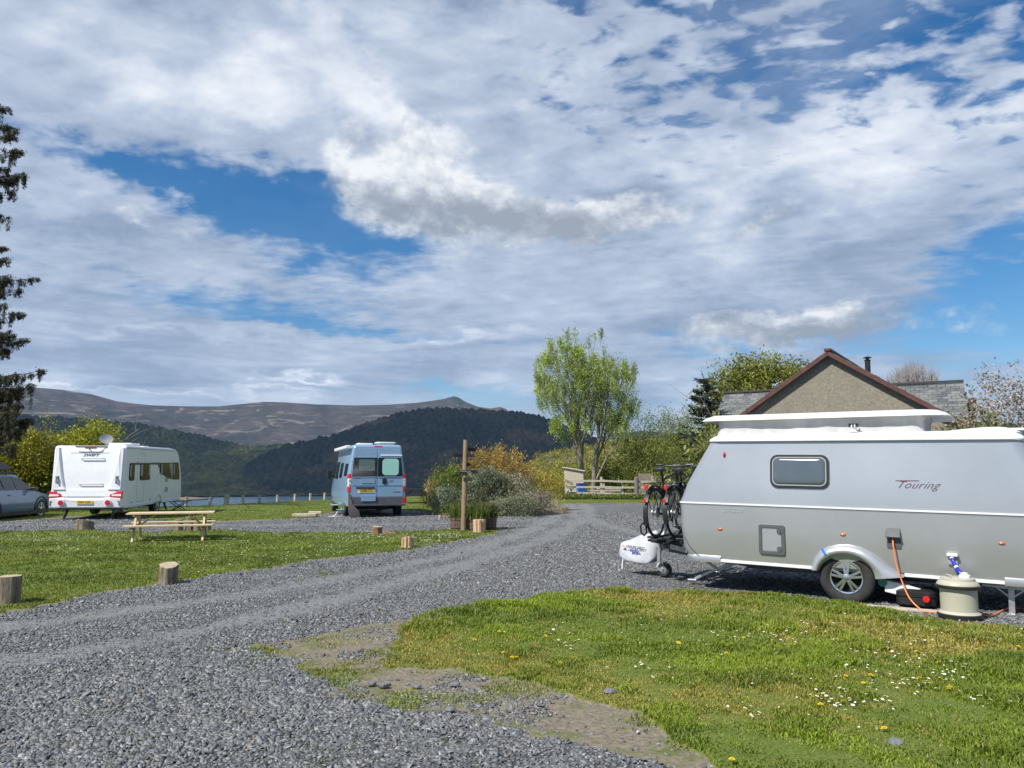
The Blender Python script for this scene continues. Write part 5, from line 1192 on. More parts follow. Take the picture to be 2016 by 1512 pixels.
# ------------------------------------------------------------------ cut logs along the lawn
M_['bark'] = mat('stump_bark', (.06, .045, .032), (.30, .24, .17), 5, .9, stretch=(3.5, 3.5, 1.0), bump=1.0, bscale=9, thresh=(.3, .7))
M_['endgrain'] = mat('sawn_end', (.34, .27, .17), (.50, .42, .28), 9, .8, bump=.3)
M_['split'] = mat('split_timber', (.40, .26, .14), (.66, .48, .30), 5, .8, stretch=(7, 7, 1), bump=.6)
M_['redbark'] = mat('red_bark', (.16, .075, .035), (.34, .19, .10), 6, .85, stretch=(5, 5, 1), bump=.8)
def log_(name, px, py, w, h, label, cat='log post', tilt=0, mside='bark', taper=1.0, seed=1, group='log posts edging the lawn', split=False, base=None):
    p = G(px, py) if base is None else base; r = w/2; rg = random.Random(seed)
    o = empty(name, (p[0], p[1]+r*.7, p[2]-.03), (0, 0, rg.uniform(0, 6)), label, cat, group)
    mb = MB(); n = 54; rings = []; ridge = [rg.gauss(0, .035) for _ in range(n)]; ridge = [ridge[i]*.7+ridge[i-1]*.3 for i in range(n)]
    ph = [rg.uniform(0, 6) for _ in range(4)]
    for z, k in ((0, 1.10), (.06, 1.04), (h*.35, 1.0), (h*.7, taper*.98), (h*.97, taper), (h, taper*.975)):
        ring = []
        for i in range(n):
            a = 2*PI*i/n; rr_ = r*k*(1+.05*math.sin(2*a+ph[0])+.035*math.sin(3*a+ph[1])+.025*math.sin(7*a+ph[2])+ridge[i]*(.6+.6*math.sin(z*9+i)**2)+rg.uniform(-.012, .012))
            if split: rr_ *= .86 if (i % 7 < 3) else 1.04
            ring.append((rr_*math.cos(a), rr_*math.sin(a), z+(tilt*rr_*math.cos(a-.6)/r*.5 if z > h*.9 else 0)))
        rings.append(ring)
    mb.loft(rings, True, False); mb.build('bark' if not split else 'timber', M_[mside], o, smooth='auto', angle=25)
    mb = MB(); top = rings[-1]; mb.add([tuple(p_) for p_ in top]+[(0, 0, h+.003)], [(i, (i+1) % n, n) for i in range(n)]); mb.build('sawn_top', M_['endgrain'] if mside != 'split' else M_['split'], o, smooth=None)
    return o
log_('log_post', 8, 1192, .235, .36, 'tall brown log post cut by the picture edge, on the lawn corner', seed=3)
log_('log_post', 325, 1151, .255, .29, 'rough knotted log post with sloping top by the bend of the drive', tilt=.06, seed=4)
log_('log_post', 160, 1044, .43, .27, 'broad low log stump behind the lawn, in front of the white caravan', tilt=.10, seed=5)
log_('log_post', 801, 1080, .26, .25, 'pale split-sided log post on the lawn short of the signpost', mside='split', tilt=.08, seed=6, split=True)
log_('log_post', 741, 1053, .25, .23, 'reddish log stump with a fallen chip, at the lawn back edge', mside='redbark', tilt=.02, seed=7)
q = G(765, 1053); mb = MB(); mb.loft([[(-.16, y, z) for y, z in ((-.06, 0), (.06, 0), (.03, .05), (-.04, .06))], [(.16, y, z) for y, z in ((-.05, 0), (.05, 0), (.04, .04), (-.03, .035))]]); o = mb.build('bark_slab', M_['redbark'], None, smooth=None); o.location = (q[0], q[1]+.1, .02); tag(o, 'flat reddish bark piece lying beside the reddish stump', 'bark')
for i, (dx_, dy_, w, h, t_) in enumerate(((-.35, .0, .20, .34, 'leftmost short log of the stack behind the picnic table'), (-.10, .12, .22, .40, 'tallest short log of the stack behind the picnic table'), (.14, -.02, .20, .30, 'middle short log of the stack behind the picnic table, bark peeling'), (.36, .10, .19, .36, 'rightmost short log of the stack behind the picnic table'))):
    b_ = G(376, 1046); log_('short_log', 0, 0, w, h, t_, 'log', seed=20+i, group='short logs stacked behind the picnic table', base=np.array([b_[0]+dx_, b_[1]+dy_, 0]))
# flat stone slab
q = G(597, 1019); mb = MB(); mb.prism([(-.42, -.15), (-.40, .14), (-.1, .20), (.25, .17), (.44, .10), (.42, -.12), (.1, -.18)], .02, .13, None, 'XY'); o = mb.build('stone_slab', mat('pale_stone', (.34, .29, .22), (.50, .44, .35), 8, .9, bump=.5), None, smooth=None, bevel=.02); o.location = (q[0], q[1]+.2, 0); tag(o, 'flat pale stone slab lying on the far grass left of the camper van', 'stone slab')
q = G(612, 1014)+np.array([0, .5, 0]); mb = MB(); mb.prism([(-.2, -.1), (-.2, .1), (.25, .12), (.28, -.08)], .02, .11, None, 'XY'); o = mb.build('stone_slab', M_['wood_new'], None, smooth=None, bevel=.015); o.location = tuple(q); tag(o, 'smaller pale slab behind the flat stone slab by the camper van', 'stone slab')
# ------------------------------------------------------------------ signpost
sg = G(912, 1046); SP = empty('signpost', (sg[0], sg[1]+.06, 0), (0, R(1.0), 0), 'round timber signpost carrying small black direction boards', 'signpost')
mb = MB(); mb.tube([(0, 0, -.05), (.005, 0, 1.2), (.0, 0, 2.42)], [.078, .070, .060], 16); mb.build('pole', M_['pole'], SP, smooth='auto')
def board(poly, y, rz, m_=None, x0=0, z0=0, txt=()):
    mb = MB(); mb.prism(poly, -.01, .01); o = mb.build('direction_board', M_['signblack'], SP, smooth=None, bevel=.002); o.location = (x0, y, z0); o.rotation_euler = (0, 0, rz)
    for s_, sz, x, z in txt: text('lettering', s_, sz, frame((x, -.013, z), (1, 0, 0), (0, 0, 1)), M_['white_satin'], o, ext=.0012, bold=-.0005)
    return o
board([(-.14, -.045), (.29, -.045), (.37, 0), (.29, .055), (-.14, .055)], -.085, R(2), z0=1.56, txt=(('Reception', .046, -.02, .026), ('and', .042, .13, .026), ('Toilets', .046, .13, -.022)))
board([(-.06, -.05), (.18, -.05), (.18, .05), (-.06, .05)], -.088, R(-22), z0=1.37, x0=.03)
board([(0, -.04), (.12, -.04), (.12, .055), (0, .055)], -.06, R(40), z0=1.76, x0=.04)
board([(.05, -.045), (.26, -.045), (.26, .045), (.05, .045)], .0, R(-8), z0=2.0)
board([(-.05, -.045), (-.32, -.045), (-.32, .04), (-.05, .045)], .05, R(14), z0=2.0)
board([(.04, -.05), (.30, -.05), (.34, .0), (.30, .05), (.04, .05)], .07, R(30), z0=2.17)
# ------------------------------------------------------------------ field-edge fence of pale posts with wires
FN = empty('post_fence', (0, 0, 0), (0, 0, 0), 'line of pale round posts with thin wires along the field edge above the water', 'fence')
fp = [(367, 977, 36.5), (414, 978, 37.5), (446, 974.5, 38.0), (479, 976, 39), (511, 975.5, 40), (546, 974.5, 41.2), (581, 972.5, 42.5), (611, 971, 43.6), (639, 970, 44.8)]
tops = []
for i, (x, y, Y) in enumerate(fp):
    p = D(x, y, Y); tops.append(p); r_ = .075 if i != 2 else .13
    mb = MB(); mb.tube([(p[0], p[1], p[2]-1.3), (p[0]+.01*(i % 3), p[1], p[2])], [r_, r_*.92], 10); mb.build('post', M_['wood_greyz'], FN, smooth='auto')
p = tops[2]; mb = MB(); mb.bar((p[0]+.1, p[1], p[2]-.45), (p[0]+.55, p[1]+.2, p[2]-.95), .08, .08); mb.build('strut', M_['wood_greyz'], FN, smooth=None)
mb = MB()
for dz_ in (-.08, -.35, -.6):
    mb.tube([(q_[0], q_[1]-.08, q_[2]+dz_) for q_ in tops], .006, 4)
mb.build('wire', M_['steel'], FN, smooth=None)
FN2 = empty('fence_post', D(845, 946, 37)*np.array([1, 1, 0]), (0, 0, 0), 'single timber fence post with a white insulator left of the garden mound', 'fence post')
q = D(845, 946, 37); mb = MB(); mb.tube([(0, 0, 0), (0, 0, q[2])], .08, 10); mb.build('post', M_['pole'], FN2, smooth='auto'); mb = MB(); mb.lathe([(.001, .09), (.06, .06), (.07, 0), (.05, -.07), (.001, -.08)], 14, Matrix.Translation((-.10, -.1, q[2]-.45))); mb.build('insulator', M_['white_satin'], FN2, smooth='all')
# ------------------------------------------------------------------ rail fence, gate panel, shed and bin across the drive
RF = empty('rail_fence', (0, 0, 0), (0, 0, 0), 'weathered four-rail timber fence beyond the gravel, before the trees', 'fence')
YF = 45.5
def fpt(px, py, Y=YF): return D(px, py, Y)
for (a, b_) in (((1122, 946.5), (1292, 948.5)), ((1122, 959), (1292, 960)), ((1122, 970.5), (1292, 973)), ((1122, 981), (1290, 984))):
    p, q = fpt(*a), fpt(*b_); mid = (p+q)/2
    mb = MB(); mb.bar(p, mid+np.array([0, 0, .01]), .045, .115); mb.bar(mid+np.array([.01, -.05, -.01]), q+np.array([0, -.05, 0]), .045, .115); mb.build('rail', M_['wood_grey'], RF, smooth=None, bevel=.005)
for px, yt in ((1124, 940), (1184, 939), (1189, 944), (1226, 946), (1285, 938)):
    p = fpt(px, yt); w = .13 if px not in (1226, 1189) else .10
    mb = MB(); mb.bar((p[0], p[1]+.09, -.2), (p[0], p[1]+.09, p[2]), w, w, (0, 1, 0)); mb.build('post', M_['wood_greyz'], RF, smooth=None, bevel=.008)
p = fpt(1252, 939); mb = MB(); mb.lathe([(.13, -.3), (.13, p[2]-.1), (.125, p[2]-.04), (.09, p[2]), (.001, p[2]+.01)], 18, Matrix.Translation((p[0], p[1]-.12, 0))); o = mb.build('round_post', mat('dark_round_post', (.10, .10, .10), (.24, .22, .20), 4, .85, stretch=(4, 4, 1), bump=.5), RF, smooth='auto')
for k, (a, b_) in enumerate((((1112, 945), (1128, 953)), ((1114, 958), (1130, 962)), ((1116, 966), (1126, 979)))):
    p, q = fpt(*a, 45.2), fpt(*b_, 45.4); mb = MB(); mb.bar(p, q, .1, .14); mb.build('broken_rail', M_['wood_grey'], RF, smooth=None)
GP = empty('plank_gate', (fpt(1272, 984, 46.5)[0], 46.5, 0), (0, 0, R(-4)), 'upright plank gate panel behind the right end of the rail fence', 'gate')
zt = fpt(1272, 932, 46.5)[2]
for k in range(6):
    mb = MB(); mb.box(-.38+.152*k, 0, zt/2, .143, .03, zt-.02*((k*7) % 3)); mb.build('plank', M_['plank'], GP, smooth=None, bevel=.004)
SH = empty('timber_shed', (D(1132, 975, 48)[0], 48, 0), (0, 0, R(-14)), 'small pale timber shed with sloping roof behind the rail fence', 'shed')
mb = MB(); z0 = 1.60; mb.add([(-.55, -.4, 0), (.60, -.4, 0), (.60, .5, 0), (-.55, .5, 0), (-.62, -.4, z0+.22), (.60, -.4, z0), (.60, .5, z0), (-.62, .5, z0+.22)], [(0, 1, 5, 4), (1, 2, 6, 5), (2, 3, 7, 6), (3, 0, 4, 7), (4, 5, 6, 7), (3, 2, 1, 0)])
M_['boards'] = mat('pale_boards', (.40, .34, .26), (.52, .45, .36), 3, .8, stretch=(1, 1, 14), bump=.6); mb.build('wall', M_['boards'], SH, smooth=None)
mb = MB(); mb.loft([[(-.72, -.52, z0+.24), (.70, -.52, z0+.0), (.70, -.52, z0+.05), (-.72, -.52, z0+.29)], [(-.72, .6, z0+.24), (.70, .6, z0+.0), (.70, .6, z0+.05), (-.72, .6, z0+.29)]]); mb.build('roof', M_['wood_grey'], SH, smooth=None)
BN = empty('wheelie_bin', (D(1144, 976, 46.6)[0], 46.6, 0), (0, 0, .15), 'bright blue bin with darker lid standing behind the rail fence', 'bin')
mb = MB(); mb.loft([[(x, y, .05) for x, y in ((-.20, -.2), (.20, -.2), (.20, .2), (-.20, .2))], [(x, y, .62) for x, y in ((-.25, -.26), (.25, -.26), (.25, .26), (-.25, .26))]]); mb.build('tub', mat('blue_plastic', (.02, .16, .48), rough=.4), BN, smooth=None, bevel=.02)
mb = MB(); mb.loft([[(x, y, .63) for x, y in ((-.28, -.29), (.28, -.29), (.28, .29), (-.28, .29))], [(x, y, .90) for x, y in ((-.25, -.24), (.25, -.24), (.25, .29), (-.25, .29))]]); mb.build('lid', mat('dark_blue_plastic', (.015, .025, .20), rough=.4), BN, smooth=None, bevel=.03)
# sawn timber stack seen through the rails
for i, (x0, x1, y_, nm) in enumerate(((1160, 1222, 966, 'lower pale plank of the timber stack behind the rail fence'), (1175, 1222, 962, 'upper pale plank of the timber stack behind the rail fence'), (1190, 1218, 975, 'short block under the timber stack behind the rail fence'))):
    p, q = D(x0, y_, 47), D(x1, y_, 47); mb = MB(); mb.bar(p, q, .3, .09 if i < 2 else .2); o = mb.build('timber_plank', M_['wood_grey'], None, smooth=None); tag(o, nm, 'plank', 'planks stacked behind the rail fence')
# ------------------------------------------------------------------ bungalow: gable towards us, slate wings behind
M_['render'] = mat('pebbledash', (.17, .155, .12), (.30, .27, .205), 13, .95, bump=.8, bscale=22, detail=8, thresh=(.3, .7), dirt=(.15, .14, .11, .4))
def slate_mat():
    m_ = bpy.data.materials.new('slate_roof'); m_.use_nodes = True; T = NT(m_.node_tree); b = T.n['Principled BSDF']
    uv = T.node('ShaderNodeTexCoord').outputs['UV']
    br_ = T.node('ShaderNodeTexBrick'); T.l.new(uv, br_.inputs['Vector']); br_.inputs['Scale'].default_value = 1.0; br_.inputs['Brick Width'].default_value = .32; br_.inputs['Row Height'].default_value = .21; br_.inputs['Mortar Size'].default_value = .012
    br_.inputs['Color1'].default_value = (.085, .09, .095, 1); br_.inputs['Color2'].default_value = (.19, .195, .195, 1); br_.inputs['Mortar'].default_value = (.02, .02, .022, 1); br_.inputs['Bias'].default_value = -.1
    c = T.mix(T.ramp(T.noise(uv, 1.4, 6, .7), [(.45, 0), (.7, .6)]), br_.outputs[0], (.24, .24, .21)); T.l.new(c, b.inputs['Base Color']); b.inputs['Roughness'].default_value = .75
    T.l.new(T.bump(br_.outputs['Fac'], -.6, .02), b.inputs['Normal']); return m_
M_['slate'] = slate_mat(); M_['barge'] = mat('red_brown_board', (.06, .022, .016), (.12, .042, .03), 6, .6)
def roofslab(name, a, b_, c_, d_, th, parent):
    """a-b along the eaves, d-c along the ridge (world points), with thickness and a laid-out UV"""
    a, b_, c_, d_ = [Vector(v) for v in (a, b_, c_, d_)]; n = (b_-a).cross(d_-a).normalized()
    if n.z < 0: n = -n
    me = bpy.data.meshes.new(name); V = [a, b_, c_, d_]; V2 = [v-n*th for v in V]
    me.from_pydata([tuple(v) for v in V+V2], [], [(0, 1, 2, 3), (7, 6, 5, 4), (0, 4, 5, 1), (1, 5, 6, 2), (2, 6, 7, 3), (3, 7, 4, 0)]); me.update()
    uvl = me.uv_layers.new(name='UVMap'); ex = (b_-a).normalized(); ey = n.cross(ex)
    for lp in me.loops:
        v = Vector(me.vertices[lp.vertex_index].co)-a; uvl.data[lp.index].uv = (v.dot(ex), v.dot(ey))
    return link(name, me, M_['slate'], parent)
HS = empty('bungalow', (0, 0, 0), (0, 0, 0), 'pebbledashed bungalow with a broad gable and slate roofs behind the silver caravan', 'house')
ap = Vector(D(1632, 697, 26)); e_ = Vector((.829, -.559, 0)); nb = Vector((.559, .829, 0))     # gable: along e_, going back along nb
m_p = .664; hwid = 4.6; ez = ap.z-m_p*hwid
L_, R_ = ap-e_*hwid, ap+e_*hwid; L_.z = R_.z = ez
mb = MB(); back = nb*7.0
base = [Vector((p.x, p.y, 0)) for p in (L_, R_)]
vs = [base[0], base[1], R_, ap-Vector((0, 0, .02)), L_]; mb.add([tuple(v) for v in vs]+[tuple(v+back) for v in vs], [(0, 1, 2, 3, 4), (5, 9, 8, 7, 6), (0, 4, 9, 5), (1, 6, 7, 2)])
mb.build('wall', M_['render'], HS, smooth=None)
ov = nb*.22; ext = .35
for s, E_ in ((-1, L_), (1, R_)):
    low = E_+e_*s*ext; low.z = ez-m_p*ext
    a_, b2 = low-ov, low+back; roofslab('roof', a_+Vector((0, 0, .10)), b2+Vector((0, 0, .10)), ap+back+Vector((0, 0, .10)), ap-ov+Vector((0, 0, .10)), .09, HS)
    mb = MB(); mb.bar(low-ov*1.08+Vector((0, 0, .0)), ap-ov*1.08+Vector((0, 0, -.0)), .03, .135, (0, 0, 1)); mb.build('barge_board', M_['barge'], HS, smooth=None)
mb = MB(); mb.bar(ap-ov*1.2+Vector((0, 0, .12)), ap+back+Vector((0, 0, .12)), .22, .10); mb.build('ridge_tile', M_['barge'], HS, smooth=None, bevel=.02)
# wing running behind
wa_, wb_ = Vector(D(1425, 776, 35.2)), Vector(D(1897, 752, 30.6)); wd = (wb_-wa_); wd.z = 0; wd.normalize(); wn = Vector((-wd.y, wd.x, 0))
if wn.y < 0: wn = -wn
zr = (wa_.z+wb_.z)/2; wa_.z = wb_.z = zr; pr = 3.6; ezw = zr-2.35
fl_, fr_ = wa_-wn*pr, wb_-wn*pr; fl_.z = fr_.z = ezw; bl_, br2 = wa_+wn*pr, wb_+wn*pr; bl_.z = br2.z = ezw
roofslab('roof', fl_, fr_, wb_, wa_, .09, HS); roofslab('roof', br2, bl_, wa_, wb_, .09, HS)
mb = MB(); i_ = wd*.25; q1, q2, q3, q4 = fl_+i_+wn*.3, fr_-i_+wn*.3, br2-i_-wn*.3, bl_+i_-wn*.3
rz2 = zr-.14; A1, B1 = wa_+i_, wb_-i_; A1.z = B1.z = rz2
lo = [Vector((p.x, p.y, 0)) for p in (q1, q2, q3, q4)]; hi = [Vector((p.x, p.y, ezw+.12)) for p in (q1, q2, q3, q4)]
mb.add([tuple(v) for v in lo+hi+[A1, B1]], [(0, 1, 5, 4), (2, 3, 7, 6), (1, 2, 6, 9, 5), (3, 0, 4, 8, 7)]); mb.build('wall', M_['render'], HS, smooth=None)
mb = MB(); mb.bar(wa_+Vector((0, 0, .06)), wb_+Vector((0, 0, .06)), .2, .08); mb.build('ridge_tile', M_['slate'], HS, smooth=None)
# lower lean-to at the right end
p0, p1 = D(1899, 785, 30), D(1916, 783, 29.6); mb = MB()
w0, w1 = Vector((p0[0], p0[1], 0)), Vector((p1[0]+.05, p1[1], 0)); mb.add([tuple(w0), tuple(w1), tuple(w1+wn*2), tuple(w0+wn*2), (w0.x, w0.y, p0[2]), (w1.x, w1.y, p1[2]), (w1.x+wn.x*2, w1.y+wn.y*2, p1[2]), (w0.x+wn.x*2, w0.y+wn.y*2, p0[2])], [(0, 1, 5, 4), (1, 2, 6, 5), (2, 3, 7, 6), (3, 0, 4, 7), (4, 5, 6, 7)]); mb.build('wall', M_['slate'], HS, smooth=None)
mb = MB()
for px, py, Y in ((1900, 775, 29.8), (1917, 782, 29.2), (1930, 800, 29.2)):
    p = D(px, py, Y); mb.tube([(p[0], p[1], 0), tuple(p)], .045, 8)
mb.build('downpipe', M_['black'], HS, smooth='auto')
p = D(1709, 745, 28.2); q = D(1707.5, 704, 28.2); mb = MB(); mb.tube([(p[0], p[1], p[2]-.6), tuple(q-np.array([0, 0, .12]))], .095, 14); mb.lathe([(.12, -.12), (.12, -.10), (.06, -.07), (.06, -.02)], 14, Matrix.Translation(q)); mb.lathe([(.15, -.02), (.15, .0), (.02, .05)], 14, Matrix.Translation(q)); mb.build('flue', M_['black'], HS, smooth='auto')
# ------------------------------------------------------------------ plants: every leaf a small face, gathered into clumps along real limbs
def leaf_mat(name, trans=.35):
    m_ = bpy.data.materials.new(name); m_.use_nodes = True; T = NT(m_.node_tree); b = T.n['Principled BSDF']
    c = T.attr('tint', 'Color'); T.l.new(c, b.inputs['Base Color']); b.inputs['Roughness'].default_value = .55; b.inputs['Specular IOR Level'].default_value = .3
    tr = T.node('ShaderNodeBsdfTranslucent'); T.l.new(c, tr.inputs['Color']); mx = T.node('ShaderNodeMixShader'); mx.inputs[0].default_value = trans
    T.l.new(b.outputs[0], mx.inputs[1]); T.l.new(tr.outputs[0], mx.inputs[2]); T.l.new(mx.outputs[0], T.n['Material Output'].inputs[0]); return m_
M_['leaf'] = leaf_mat('leaf'); M_['needle'] = leaf_mat('needle', .12); M_['blade'] = leaf_mat('grass_blade', .3)
M_['bark_g'] = mat('grey_bark', (.13, .11, .085), (.30, .27, .21), 6, .9, stretch=(5, 5, 1), bump=.8)
M_['bark_d'] = mat('dark_bark', (.045, .035, .028), (.12, .095, .07), 6, .9, stretch=(5, 5, 1), bump=.8)
M_['twig'] = mat('pale_twig', (.28, .23, .19), (.42, .36, .30), 8, .9)
def unit(n, rng):
    v = rng.normal(size=(n, 3)); return v/np.linalg.norm(v, axis=1)[:, None]
def pick(cols, n, rng, var=.22):
    c = np.array(cols)[rng.integers(0, len(cols), n)]; return c*(1+rng.normal(0, var, (n, 1))).clip(.45, 1.7)
def leaves_np(P, L, w, cols, rng, up=None, dirs=None, droop=0, var=.22, csel=None):
    """leaf faces (lozenges) at points P"""
    n = len(P); d = unit(n, rng) if dirs is None else dirs+unit(n, rng)*.45
    if up is not None: d = d+np.array([0, 0, up])
    if droop: d = d-np.array([0, 0, droop])
    d /= np.linalg.norm(d, axis=1)[:, None]; s = np.cross(d, unit(n, rng)); s /= np.linalg.norm(s, axis=1)[:, None]+1e-9
    Ls = L*rng.uniform(.6, 1.3, (n, 1)); ws = w*rng.uniform(.7, 1.3, (n, 1))
    V = np.stack([P, P+d*Ls*.5+s*ws*.5, P+d*Ls, P+d*Ls*.5-s*ws*.5], 1).reshape(-1, 3)
    Q = np.arange(n*4).reshape(-1, 4)
    C = np.repeat(pick(cols, n, rng, var) if csel is None else csel, 4, 0)
    return V, Q, C
def leaf_obj(name, parts, m_, parent=None):
    V = np.concatenate([p[0] for p in parts]); C = np.concatenate([p[2] for p in parts]); o_ = 0; Qs = []
    for p in parts: Qs.append(p[1]+o_); o_ += len(p[0])
    me = npmesh(name, V, None, np.concatenate(Qs)); cattr(me, 'tint', C.clip(0, 1)); return link(name, me, m_, parent)
def clumps(center, radii, n, per, size, rng, shell=.55, flat=1.0):
    """points gathered round n knots in an uneven ellipsoid; returns points, knots index"""
    u = unit(n, rng); r = shell+(1-shell)*rng.random(n)**.7
    K = np.array(center)+u*np.array(radii)*r[:, None]*(1+rng.normal(0, .12, (n, 1)))
    idx = np.repeat(np.arange(n), per); P = K[idx]+rng.normal(size=(n*per, 3))*size*np.array([1, 1, flat])
    return P, idx, K
def limbs(base, top_dir, length, r0, levels, rng, kids=(4, 3, 3), spread=.7, up=.35, wob=.12, ratio=.62, lean=None, start=.35):
    """a branching skeleton -> list of (points, radii), and end points with directions"""
    out_b = []; tips = []
    def grow(p, d, L, r, lv):
        n = 6; pts = [np.array(p)]; dd = np.array(d)/np.linalg.norm(d)
        for i in range(n):
            dd = dd+rng.normal(0, wob, 3)+np.array([0, 0, up*.10]); dd /= np.linalg.norm(dd); pts.append(pts[-1]+dd*L/n)
        out_b.append((pts, [r*(1-.62*i/n) for i in range(n+1)]))
        if lv >= levels: tips.append((pts[-1], dd)); tips.append((pts[-3], dd)); return
        k = kids[min(lv, len(kids)-1)]
        a0 = rng.uniform(0, 6.28)
        for j in range(k):
            t = start+(1-start)*(j+rng.random()*.6)/k; i = min(n-1, int(t*n)); q = pts[i]+(pts[i+1]-pts[i])*(t*n-i)
            a = a0+j*2.4+rng.uniform(-.4, .4); side = np.array([math.cos(a), math.sin(a), 0]); nd = dd*(1-spread*.55)+side*spread+np.array([0, 0, up*.5])
            grow(q, nd, L*ratio*rng.uniform(.75, 1.15), r*(1-.62*t)*.62, lv+1)
        tips.append((pts[-1], dd))
    grow(base, top_dir, length, r0, 0)
    return out_b, tips
def wood_obj(name, br_, m_, parent, nside=6):
    mb = MB()
    for pts, rs in br_: mb.tube([tuple(p) for p in pts], rs, max(3, nside if rs[0] > .03 else 3 if rs[0] < .012 else 4), cap=False)
    return mb.build(name, m_, parent, smooth='all', recalc=False)
def at0(px, py, Y):
    p = D(px, py, Y); return np.array([p[0], p[1], 0.0]), p[2]
# -------- the tall willow behind the rail fence
def willow():
    rng = np.random.default_rng(4); b0, _ = at0(1159, 965, 51); b0[2] = -.1
    t = empty('willow_tree', b0, 0, 'tall loose-crowned willow with twin stems and fresh yellow-green leaves behind the rail fence', 'tree')
    allb = []; tips = []
    for off, d, L, r in (((-.30, 0, 0), (-.10, 0, 1), 6.2, .19), ((.30, .1, 0), (.20, .05, 1), 6.0, .22), ((-.2, .1, 1.2), (-.42, 0, 1), 5.0, .10), ((.42, .1, .9), (.62, 0, 1), 4.6, .11)):
        pts, tp = limbs(np.array(off), np.array(d), L, r, 3, rng, (7, 6, 4), .66, .8, .08, .56, start=.36); allb += pts; tips += tp
    wood_obj('trunk', allb, M_['bark_g'], t)
    # leafy plumes: each a tight upright tuft, set out over the lobes of the crown with sky between them
    lobes = [(-2.6, 9.0, 1.2, 1.7, 34), (-1.6, 10.0, 1.0, 1.3, 22), (-3.0, 7.0, .9, 1.1, 18), (-.6, 9.3, .8, 1.6, 18), (.6, 10.1, .55, 1.2, 7), (1.6, 8.3, 1.0, 1.5, 26), (2.9, 8.6, .8, 1.2, 20), (.3, 7.2, 1.3, 1.1, 24), (-1.5, 6.6, 1.2, 1.2, 24),
             (-1.9, 4.9, 1.2, .9, 22), (2.9, 6.4, .8, 1.2, 20), (1.5, 5.6, 1.2, 1.1, 22), (-.2, 5.2, 1.0, .8, 12), (2.7, 4.5, .9, .9, 16), (-3.5, 7.9, .5, .9, 8), (0.2, 8.3, 1.2, .8, 14), (-.2, 9.2, .9, 1.0, 12), (1.0, 7.4, 1.0, 1.0, 12), (.9, 9.3, .6, .8, 8)]
    Ps = []; Cs = []; ext = []
    pal = [(.30, .40, .045), (.38, .47, .07), (.18, .26, .035), (.42, .48, .16)]
    for x, z, rx, rz, n in lobes:
        for k in range(int(n*1.05)):
            u = unit(1, rng)[0]*rng.uniform(.25, 1.0)**.5; c = np.array([x+u[0]*rx, rng.normal(0, 1.3), z-.2+u[2]*rz]); m = int(rng.integers(70, 150)); sg = rng.uniform(.09, .17)
            P = c+rng.normal(size=(m, 3))*np.array([sg, sg, sg*2.1]); Ps.append(P); Cs.append(pick(pal, m, rng, .16)*rng.uniform(.65, 1.3)); ext.append(([c+np.array([-(c[0])*.10, 0, -.75]), c+np.array([0, 0, -.2]), c+np.array([0, 0, .25])], [.022, .014, .005]))
    for p, d in tips[::2]:
        if p[2] > 3.4 and abs(p[0]) < 3.4: m = 12; Ps.append(p+rng.normal(size=(m, 3))*.16); Cs.append(pick(pal, m, rng, .2))
    wood_obj('branches', ext, M_['bark_g'], t, 4)
    P = np.concatenate(Ps); C = np.concatenate(Cs); leaf_obj('crown', [leaves_np(P, .15, .055, None, rng, up=.5, csel=C)], M_['leaf'], t); t.scale = (.92, .92, .98)
willow()
# -------- clumpy shrubs and trees made the same way
def shrub(name, label, cat, px, py, Y, center_z, radii, n, per, size, L, w, cols, seed, group=None, trunk=(1.2, .06), bark='bark_d', up=.3, tone=(.6, .9), shell=.5, mat_='leaf', gaps=.42, gs=.8, z0=0, kids=(5, 4), lv=2, base=None, droop=0, crown='crown', flat=1.0, var=.22):
    rng = np.random.default_rng(seed); b0 = at0(px, py, Y)[0] if base is None else np.array(base, float); b0[2] = z0 if base is None else b0[2]
    t = empty(name, b0, 0, label, cat, group)
    if trunk:
        br_, tips = limbs((0, 0, -.1), (0, 0, 1), trunk[0], trunk[1], lv, rng, kids, .8, .5, .10, .7, start=.2)
        wood_obj('stem' if trunk[1] < .05 else 'trunk', br_, M_[bark], t)
    P, idx, K = clumps((0, 0, center_z), radii, n, per, size, rng, shell, flat)
    m = fbm(P[:, 0]*gs+seed, P[:, 2]*gs+P[:, 1]*gs*.7, 3, seed) > gaps*.75; P = P[m]; P = P[P[:, 2] > .02]
    tn = fbm(P[:, 0]*1.4, P[:, 2]*1.4+P[:, 1], 3, seed+3)[:, None]
    cs = pick(cols, len(P), rng, var)*(tone[0]+tone[1]*tn)
    leaf_obj(crown, [leaves_np(P, L, w, None, rng, up=up if not droop else None, csel=cs, droop=droop)], M_[mat_], t); return t
YG = [(.24, .30, .03), (.30, .34, .045), (.16, .22, .025)]
OL = [(.19, .23, .04), (.26, .30, .06), (.14, .17, .03), (.30, .31, .10)]
GRN = [(.07, .11, .025), (.11, .16, .035), (.05, .08, .02)]
